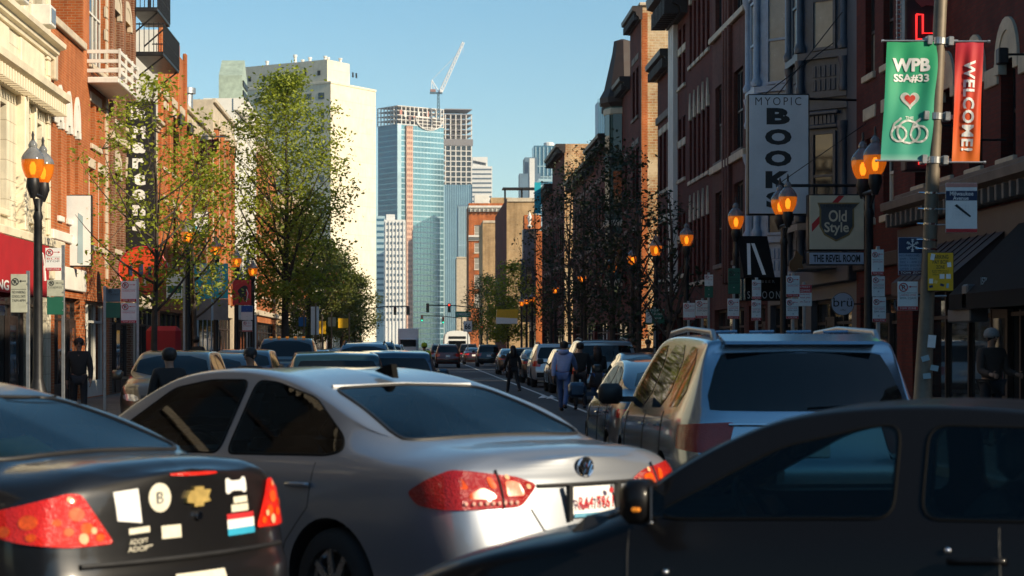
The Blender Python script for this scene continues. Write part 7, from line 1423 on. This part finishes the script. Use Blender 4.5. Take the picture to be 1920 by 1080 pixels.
# ------------------------------------------------------------------ far traffic signals, street-name sign, yellow shop awning
def signal(label, x, Y, arm, heads, side=-1):
    o = thing('traffic_signal', label, 'traffic light', (x, Y, 0.13), 0, 'traffic signals at the next junction'); MB().lathe([(0.14, -0.1), (0.1, 1.0), (0.08, 6.2)], 10).build('pole', BLACKM, o, smooth=40)
    if arm: MB().tube([(0, 0, 5.6), (side*arm*0.5, 0, 5.95), (side*arm, 0, 6.0)], 0.06, 8).build('mast_arm', BLACKM, o)
    for hx, hz, lit in heads:
        hd = MB().bbox(hx-0.17, hx+0.17, -0.15, 0.12, hz-0.5, hz+0.5, 0.03).build('signal_head', BLACKM, o)
        for k in range(3):
            c_ = ((0.9, 0.05, 0.02), (0.7, 0.4, 0.02), (0.02, 0.7, 0.4))[k]; on = lit == k; MB().lathe([(0.11, -0.17), (0.11, -0.15)], 12, (hx, 0, hz+0.32-k*0.32), 'y').build('lens', mat(f'lens_{k}_{on}', c_ if on else tuple(q_*0.1 for q_ in c_), 0.3, var=0, emit=c_ if on else None, es=1.6 if on else 0), hd)
    return o
s1 = signal('far signal with mast arm and green street-name sign on the right', 7.3, 222, 6.0, ((-6.0, 5.7, -1), (-3.6, 5.7, 0), (0.0, 3.2, 0)))
ns = rect('street_name_plate', s1, -2.9, -1.15, 4.65, 5.3, mat('street_sign_green', (0.0, 0.22, 0.13), 0.4)); lettering(ns, 'N WOOD ST', -2.02, 4.98, 1.45, 0.3, WHITE, -0.009, bold=0.02)
signal('far signal on the left with black heads over the lane', -6.4, 228, 5.5, ((4.0, 5.5, -1), (5.5, 5.5, -1), (0, 3.2, 2)), 1); signal('farther signal showing green over the middle of the street', 6.9, 300, 6.2, ((-6.0, 5.6, 2), (-2.8, 5.3, 2)))
o = thing('yellow_awning', 'yellow and white shop awning on the far right pavement', 'awning', tuple(at(930, 607, 130))); s_ = 130/F; MB().prism([(0, 0), (40*s_, 0), (42*s_, 27*s_), (2*s_, 27*s_)], 0, 0.8).build('canopy', YELLOW, o); MB().prism([(0, 0), (40*s_, 0), (40*s_, 10*s_), (0, 12*s_)], -0.02, -0.004).build('valance', WHITE, o)
o = thing('white_shield_sign', 'white route marker below the green street-name sign', 'sign', tuple(at(877, 612, 128))); s_ = 128/F; rect('sign_plate', o, -8*s_, 8*s_, -10*s_, 10*s_, WHITE); lettering(o, '66', 0, 0, 11*s_, 11*s_, BLACK, -0.01, bold=0.03); MB().lathe([(0.03, -1.6), (0.03, 0.6)], 6, (0, 0.03, 0)).build('post', GREYM, o)
c = at(1008, 400, 150); o = thing('hanging_turquoise_banner', 'narrow turquoise banner hanging in front of the far right roofs', 'banner', tuple(c)); s_ = 150/F; rect('banner_cloth', o, -6*s_, 6*s_, 0, 58*s_, TEAL); MB().tube([(6*s_, 0.02, 58*s_), (20*s_, 0.02, 58*s_)], 0.03, 6).build('bracket', BLACKM, o)
MB().tube([(-5*s_, 0.1, 0), (-5*s_, 0.1, -110*s_)], 0.05, 6).build('drain_pipe', mat('copper_pipe', (0.35, 0.12, 0.05), 0.5), o)
# ------------------------------------------------------------------ trees
def tree(name, label, x, y, H, z0, env, leafm, clumps, per, leaf, seed, spread=0.34, lean=0.0, limbs=16, trunk=0.14, bare=0.0, group=None):
    """env: list of (height fraction, radius); leaf clumps hang on twigs from curved limbs"""
    r_ = random.Random(seed); o = thing(name, label, 'tree', (x, y, 0.1), r_.uniform(0, 6.28) if seed > 90 else 0.0, group); tb = MB(); cpts = []
    top = H*0.93
    main = [Vector((lean*t*t*H*0.3 + 0.10*math.sin(t*5+seed)*t, 0.10*math.cos(t*4+seed)*t, t*top)) for t in [i/12 for i in range(13)]]
    tb.tube(main, [trunk*(1-0.86*(i/12)**0.8) for i in range(13)], 8); nodes = [(p, trunk*(1-0.86*(i/12)**0.8)) for i, p in enumerate(main) if p.z > z0*0.8]
    for k in range(limbs):
        t = 0.16 + 0.74*(k+r_.random())/limbs; zb = z0*0.62 + (top - z0*0.62)*t*0.75; i = min(11, int(zb/top*12)); st = main[i].lerp(main[i+1], zb/top*12-i); a = k*2.4 + r_.uniform(-0.4, 0.4)
        ze = min(H*0.97, zb + (H-zb)*r_.uniform(0.25, 0.6)); rad = lerp_curve(env, ze/H) * r_.uniform(0.65, 0.98); en = Vector((main[-1].x*ze/H + math.cos(a)*rad, math.sin(a)*rad, ze)); md = st.lerp(en, 0.5) + Vector((math.cos(a)*rad*0.12, math.sin(a)*rad*0.12, -0.1*(ze-zb)))
        pts = [(st*(1-q)**2 + md*2*q*(1-q) + en*q*q) for q in [j/7 for j in range(8)]]; r0 = trunk*0.42*(1-t*0.5); tb.tube(pts, [r0*(1-0.85*j/7) for j in range(8)], 6); nodes += [(p, 0.02) for p in pts[2:]]
    lv = []; lf = []
    n = 0; tries = 0
    while n < clumps and tries < clumps*12:
        tries += 1; zf = r_.uniform(z0/H, 1.0); rm = lerp_curve(env, zf); a = r_.uniform(0, 2*math.pi); rr = rm*math.sqrt(r_.uniform(0.03, 1.0))
        wob = 1 + 0.28*math.sin(3*a+seed+zf*9) + 0.15*math.sin(7*a+zf*17); c = Vector((main[-1].x*zf + math.cos(a)*rr*wob, math.sin(a)*rr*wob, zf*H))
        if math.sin(c.x*2.3+seed)*math.sin(c.z*1.7+seed*2)*math.cos(c.y*2.1) < -0.22: continue
        nb = min(nodes, key=lambda q: (q[0]-c).length_squared)[0]
        if (nb-c).length > 1.6: continue
        mid = nb.lerp(c, 0.5) + Vector((0, 0, -0.05)); tb.tube([nb, mid, c], [0.012, 0.009, 0.004], 3, cap=False); n += 1
        if r_.random() < bare: continue
        for _ in range(per):
            p = c + Vector((r_.gauss(0, spread), r_.gauss(0, spread), r_.gauss(0, spread*0.75))); s_ = leaf*r_.uniform(0.6, 1.35)
            u = Vector((r_.gauss(0, 1), r_.gauss(0, 1), r_.gauss(0, 0.6))).normalized(); w = u.cross(Vector((r_.gauss(0, 1), r_.gauss(0, 1), r_.gauss(0, 1)))).normalized()
            b_ = len(lv); lv += [tuple(p-u*s_), tuple(p+w*s_*0.55+u*s_*0.1), tuple(p+u*s_), tuple(p-w*s_*0.55+u*s_*0.1)]; lf.append((b_, b_+1, b_+2, b_+3))
    tb.build('trunk', BARK, o, smooth=True)
    me = bpy.data.meshes.new('crown'); me.from_pydata(lv, [], lf); me.materials.append(leafm); link('crown', me, o)
    return o
tree('leafy_tree', 'tall spring-green tree in front of the cream high-rise', -5.45, 83, 12.8, 3.2, [(0.22, 1.5), (0.36, 2.6), (0.52, 3.2), (0.70, 3.0), (0.86, 2.2), (0.96, 1.2), (1.0, 0.4)], LEAF_BRIGHT, 380, 46, 0.08, 11, 0.30, limbs=26, trunk=0.2)
tree('young_tree', 'sparse young tree in front of the black blade sign on the left', -6.05, 46, 7.6, 2.4, [(0.3, 1.1), (0.5, 1.9), (0.7, 1.9), (0.9, 1.2), (1.0, 0.3)], LEAF_BRIGHT, 95, 34, 0.055, 5, 0.2, limbs=16, trunk=0.1)
tree('street_tree', 'sparse dark tree right of the young tree on the left pavement', -6.0, 54, 7.0, 2.6, [(0.35, 1.0), (0.6, 1.7), (0.8, 1.4), (1.0, 0.3)], LEAF_BRIGHT, 90, 34, 0.06, 8, 0.22, limbs=14, trunk=0.1)
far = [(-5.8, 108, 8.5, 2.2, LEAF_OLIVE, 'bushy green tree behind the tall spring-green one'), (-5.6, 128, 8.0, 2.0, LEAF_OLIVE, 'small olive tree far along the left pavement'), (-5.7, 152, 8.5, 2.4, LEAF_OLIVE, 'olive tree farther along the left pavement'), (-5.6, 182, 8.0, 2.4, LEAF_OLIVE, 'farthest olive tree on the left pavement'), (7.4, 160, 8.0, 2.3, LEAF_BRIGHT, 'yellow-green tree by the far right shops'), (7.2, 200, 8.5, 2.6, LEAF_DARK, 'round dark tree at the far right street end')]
for i, (x, y, h, r_, m, lb) in enumerate(far): tree('street_tree', lb, x, y, h, h*0.25, [(0.25, r_*0.6), (0.5, r_), (0.75, r_*0.9), (1.0, r_*0.2)], m, 170, 40, 0.10, 30+i, 0.32, limbs=14, trunk=0.12, group='street trees')
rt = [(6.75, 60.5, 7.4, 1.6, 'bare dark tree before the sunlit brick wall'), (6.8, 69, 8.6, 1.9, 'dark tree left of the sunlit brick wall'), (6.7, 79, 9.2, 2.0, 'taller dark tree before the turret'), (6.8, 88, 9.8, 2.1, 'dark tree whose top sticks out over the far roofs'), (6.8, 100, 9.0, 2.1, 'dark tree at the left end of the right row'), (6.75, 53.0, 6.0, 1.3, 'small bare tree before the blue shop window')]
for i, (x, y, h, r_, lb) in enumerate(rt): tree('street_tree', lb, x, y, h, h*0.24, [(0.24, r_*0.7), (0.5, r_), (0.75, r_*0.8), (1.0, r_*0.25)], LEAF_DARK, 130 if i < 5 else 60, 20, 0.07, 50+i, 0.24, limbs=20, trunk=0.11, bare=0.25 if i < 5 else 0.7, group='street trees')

# ------------------------------------------------------------------ people
def skin_mesh(name, verts, edges, radii, m, levels=2, root=0):
    me = bpy.data.meshes.new(name); me.from_pydata(verts, edges, []); ob = bpy.data.objects.new(name, me); md = ob.modifiers.new('s', 'SKIN'); md.use_smooth_shade = True
    sv = me.skin_vertices[0].data if me.skin_vertices else None
    if sv is None:
        bm = bmesh.new(); bm.from_mesh(me); bm.verts.layers.skin.verify(); bm.to_mesh(me); bm.free(); sv = me.skin_vertices[0].data
    for i, r_ in enumerate(radii): sv[i].radius = r_ if isinstance(r_, tuple) else (r_, r_); sv[i].use_root = (i == root)
    s2 = ob.modifiers.new('d', 'SUBSURF'); s2.levels = levels; s2.render_levels = levels
    r2 = evaluated_mesh(ob); bpy.data.objects.remove(ob)
    r2.materials.clear(); r2.materials.append(m); set_smooth(r2); r2.name = name; return r2
def person(label, x, y, rz, h, top, legs, shoe, hairm=HAIR, stride=0.0, arms=((0.05, 0.0), (0.05, 0.0)), lean=0.0, coat=0.0, long_hair=False, hat=None, hood=False, skirt=None, z=0.0, name='person', head_turn=0.0):
    """faces local +y; stride in radians of hip swing; arms = (swing forward, elbow bend) left, right"""
    k = h/1.75; o = thing(name, label, 'person', (x, y, z), rz); J = {}
    ln = math.sin(lean)
    def P(a, b_, c): return Vector((a, b_ + ln*max(0, c-0.95), c))
    J['pel'] = P(0, 0, 0.96); J['wai'] = P(0, 0.0, 1.12); J['che'] = P(0, 0.01, 1.33); J['nec'] = P(0, 0.0, 1.49); J['hb'] = P(0, 0.015, 1.56); J['hd'] = P(0, 0.025, 1.64); J['ht'] = P(0, 0.015, 1.725)
    for s_, nm, st in ((-1, 'l', stride), (1, 'r', -stride)):
        J[nm+'hip'] = Vector((s_*0.095, 0, 0.92)); kn = J[nm+'hip'] + Vector((s_*0.01, math.sin(st)*0.43, -math.cos(st)*0.43)); sh = st - (0.35 if st < 0 else 0.05)*(abs(stride) > 0.01); an = kn + Vector((0, math.sin(sh)*0.41, -math.cos(sh)*0.41)); J[nm+'kne'] = kn; J[nm+'ank'] = an
    low = min(J['lank'].z, J['rank'].z) - 0.075
    for q in J: J[q].z -= low
    for nm in 'lr': J[nm+'toe'] = J[nm+'ank'] + Vector((0, 0.17, -0.055)); J[nm+'hee'] = J[nm+'ank'] + Vector((0, -0.05, -0.05))
    for s_, nm, (sw, eb) in ((-1, 'l', arms[0]), (1, 'r', arms[1])):
        J[nm+'sho'] = J['che'] + Vector((s_*0.185, 0, 0.085)); el = J[nm+'sho'] + Vector((s_*0.05, math.sin(sw)*0.29, -math.cos(sw)*0.29)); J[nm+'elb'] = el; wr_ = el + Vector((0, math.sin(sw+eb)*0.25, -math.cos(sw+eb)*0.25)); J[nm+'wri'] = wr_; J[nm+'han'] = wr_ + Vector((0, math.sin(sw+eb)*0.09, -math.cos(sw+eb)*0.09))
    def sk(name_, chain, m, lv=1):
        idx = {}; V = []; E = []; Rr = []
        for ch in chain:
            for i, (jn, r_) in enumerate(ch):
                if jn not in idx: idx[jn] = len(V); V.append(tuple(J[jn]*k)); Rr.append(tuple(q*k for q in r_) if isinstance(r_, tuple) else r_*k)
                if i: E.append((idx[ch[i-1][0]], idx[jn]))
        return skin_mesh(name_, V, E, Rr, m, lv)
    ch = [[('pel', (0.15, 0.11)), ('wai', (0.13, 0.095)), ('che', (0.155, 0.105)), ('nec', 0.055), ('hb', 0.06), ('hd', (0.08, 0.098)), ('ht', (0.06, 0.07))]]
    for nm in 'lr': ch += [[('pel', (0.15, 0.11)), (nm+'hip', 0.085), (nm+'kne', 0.058), (nm+'ank', 0.042), (nm+'toe', (0.04, 0.03))], [('che', (0.155, 0.105)), (nm+'sho', 0.06), (nm+'elb', 0.042), (nm+'wri', 0.03), (nm+'han', (0.04, 0.022))]]
    body = sk('body', ch, SKIN, 2); bm = bmesh.new(); bm.from_mesh(body); q = MB()
    for s_, nm in ((-1, 'l'), (1, 'r')):                        # fingers, ears and nose fused to the body mesh
        hp = J[nm+'han']*k; d = (J[nm+'han']-J[nm+'wri']).normalized(); f_ = Vector((0, 1, 0)) if abs(d.y) < 0.8 else Vector((0, 0, 1))
        for i, ln_ in enumerate((0.07, 0.08, 0.075, 0.06)): b0 = hp + f_*(0.03-i*0.02)*k; q.tube([b0, b0+d*ln_*0.6*k, b0+d*ln_*k+Vector((-s_*0.02, 0, 0))*k], [0.010*k, 0.009*k, 0.007*k], 5)
        b0 = hp - d*0.03*k + f_*0.03*k; q.tube([b0, b0+f_*0.03*k+d*0.03*k, b0+f_*0.035*k+d*0.06*k], [0.011*k, 0.01*k, 0.008*k], 5); e = (J['hd']+Vector((s_*0.083, -0.005, -0.01)))*k; q.lathe([(0.008*k, -0.03*k), (0.02*k, -0.01*k), (0.022*k, 0.015*k), (0.008*k, 0.03*k)], 6, tuple(e))
    nz = (J['hd']+Vector((0, 0.105, -0.02)))*k; q.tube([nz+Vector((0, -0.02, 0.04))*k, nz+Vector((0, 0.012, -0.005))*k, nz+Vector((0, -0.015, -0.015))*k], [0.008*k, 0.016*k, 0.012*k], 6)
    fm = q.mesh('f', SKIN, True); bm.from_mesh(fm); bm.to_mesh(body); bm.free(); link('body', body, o)
    fc = MB()
    for s_ in (-1, 1): fc.lathe([(0.012*k, -0.004), (0.012*k, 0.006)], 8, tuple((J['hd']+Vector((s_*0.032, 0.098, 0.012)))*k), 'y')
    fc.bbox(*( (-0.025*k, 0.025*k) ), (J['hd'].y+0.09)*k, (J['hd'].y+0.102)*k, (J['hd'].z-0.058)*k, (J['hd'].z-0.048)*k, 0.002).build('face_features', HAIR, o)
    tc_ = [[('pel', (0.175+coat, 0.14+coat)), ('wai', (0.165, 0.13)), ('che', (0.185, 0.135)), ('nec', (0.085, 0.08))]]
    for nm in 'lr': tc_.append([('che', (0.185, 0.135)), (nm+'sho', 0.085), (nm+'elb', 0.062), (nm+'wri', 0.048)])
    link('jacket', sk('jacket', tc_, top, 2), o)
    lc = []
    for nm in 'lr': lc.append([('pel', (0.16, 0.12)), (nm+'hip', 0.098), (nm+'kne', 0.07), (nm+'ank', 0.058)])
    link('trousers', sk('trousers', lc, legs, 2), o)
    for nm in 'lr': link('shoe', sk('shoe', [[(nm+'hee', (0.045, 0.04)), (nm+'ank', (0.05, 0.05)), (nm+'toe', (0.045, 0.032))]], shoe, 1), o)
    hc = tuple((J['hd']+Vector((0, -0.018, 0.02)))*k)
    hr_ = MB().lathe([(0.06*k, -0.075*k), (0.094*k, -0.03*k), (0.105*k, 0.02*k), (0.09*k, 0.07*k), (0.05*k, 0.1*k), (0.01*k, 0.108*k)], 14, hc)
    if long_hair: hr_.lathe([(0.05*k, -0.36*k), (0.12*k, -0.3*k), (0.115*k, -0.12*k), (0.1*k, 0.0)], 12, (hc[0], hc[1]-0.045*k, hc[2]))
    if hat: MB().lathe([(0.11*k, -0.02*k), (0.118*k, 0.02*k), (0.105*k, 0.085*k), (0.06*k, 0.125*k), (0.01*k, 0.135*k)], 16, hc).build('knit_hat', hat, o, smooth=True)
    hr_.build('hair', hairm, o, smooth=True)
    if hood: n_ = J['nec']*k; MB().lathe([(0.08*k, -0.06*k), (0.135*k, -0.02*k), (0.14*k, 0.03*k), (0.10*k, 0.06*k)], 14, (n_.x, n_.y-0.05*k, n_.z)).build('hood', top, o, smooth=True)
    if skirt: p_ = J['pel']*k; MB().lathe([(0.24*k, -0.34*k), (0.21*k, -0.1*k), (0.17*k, 0.06*k)], 14, tuple(p_)).build('skirt', skirt, o, smooth=True)
    return o
HOODIE = mat('blue_hoodie', (0.34, 0.41, 0.68), 0.85, var=0.15, scale=9); JEANS = mat('blue_jeans', (0.08, 0.14, 0.32), 0.85, var=0.25, scale=12); DARKCOAT = mat('dark_coat', (0.015, 0.013, 0.013), 0.8, var=0.3, scale=7); DARKTR = mat('dark_trousers', (0.014, 0.014, 0.018), 0.8, var=0.2); BRSHOE = mat('brown_shoe', (0.05, 0.025, 0.018), 0.6); PLAID = mat('plaid_cloth', (0.06, 0.04, 0.04), 0.8, var=0.7, scale=25); HIVIS = mat('hi_vis_cloth', (0.45, 0.55, 0.02), 0.7, var=0.1); HATG = mat('grey_knit', (0.25, 0.23, 0.22), 0.9, var=0.25, scale=40); BROWNJ = mat('brown_jacket', (0.05, 0.03, 0.022), 0.8, var=0.3)
person('man in blue hoodie and jeans walking between the cars', 3.62, 48.9, R(-14), 1.78, HOODIE, JEANS, BRSHOE, stride=0.38, arms=((-0.35, 0.2), (0.75, 0.3)), lean=0.12, hood=True)
person('woman in dark coat walking on the roadway left of the man in the hoodie', 3.28, 67.3, R(20), 1.66, DARKCOAT, DARKTR, BLACK, stride=0.34, arms=((0.3, 0.3), (-0.3, 0.2)), coat=0.03, long_hair=True)
person('long-haired girl with plaid hem standing by the silver van', 4.58, 50.3, R(10), 1.62, DARKCOAT, JEANS, BLACK, hairm=mat('brown_hair', (0.03, 0.014, 0.01), 0.6), stride=0.08, arms=((0.15, 0.5), (0.15, 0.5)), long_hair=True, skirt=PLAID)
person('figure in dark clothes right beside the man in the hoodie', 4.12, 50.0, R(0), 1.7, DARKCOAT, DARKTR, BLACK, stride=0.1, arms=((0.1, 0.6), (0.1, 0.6)))
person('person in grey knit hat standing under the black awning', 8.55, 29.6, R(200), 1.72, BROWNJ, DARKTR, BLACK, arms=((0.2, 1.2), (0.2, 1.2)), hat=HATG, z=0.13)
person('person in a bright yellow-green jacket and helmet in the roadway', 0.30, 72, R(5), 1.7, HIVIS, DARKTR, BLACK, stride=0.1, arms=((0.6, 0.5), (0.6, 0.5)), hat=HIVIS)
for i, (px, Y, lb, m) in enumerate(((318, 24.5, 'dark-haired passer-by in front of the tan SUV', DARKCOAT), (470, 27.0, 'dark head behind the silver sedan roof', BROWNJ), (367, 52, 'distant walker before the pale shopfront', DARKCOAT), (148, 38, 'dark figure on the left pavement by the bus stop', DARKCOAT), (1190, 62, 'walker on the right pavement below the pay sign', DARKCOAT), (1215, 60, 'second walker below the pay sign, on the right', BROWNJ))):
    c = at(px, HY, Y); road = KL < c.x < KR; person(lb, c.x, Y, R(rnd.uniform(-40, 40)) + (math.pi if i % 2 else 0), rnd.uniform(1.62, 1.75) if not road else 1.6, m, DARKTR, BLACK, stride=0.2, arms=((0.2, 0.3), (-0.2, 0.3)), z=0.0 if road else 0.13)
# litter on the road
for k, (px, py) in enumerate(((1018, 747), (1033, 748))):
    Y = CH*F/(py-HY); c = at(px, py, Y); tag(MB().add([(-0.16, -0.1, 0.0), (0.1, -0.14, 0.02), (0.2, 0.1, 0.01), (-0.05, 0.16, 0.06), (0.02, 0, 0.11)], [(0, 1, 4), (1, 2, 4), (2, 3, 4), (3, 0, 4)]).build('litter_paper', WHITE, None, (c.x, Y, 0.01)), ('crumpled white paper on the roadway left of the walkers', 'second scrap of white paper nearer the walkers')[k], 'litter')

bpy.data.scenes.remove(TMP)
# ------------------------------------------------------------------ summer haze
hm_ = bpy.data.materials.new('haze_air'); hm_.use_nodes = True; nt_ = hm_.node_tree; nt_.nodes.remove(nt_.nodes['Principled BSDF'])
pv = nt_.nodes.new('ShaderNodeVolumePrincipled'); pv.inputs['Color'].default_value = (0.75, 0.87, 1.0, 1); pv.inputs['Density'].default_value = 0.00009
nt_.links.new(pv.outputs[0], nt_.nodes['Material Output'].inputs['Volume'])
struct(MB().box(-1200, 1200, -300, 2300, -1.2, 330).build('haze', hm_), 'stuff')
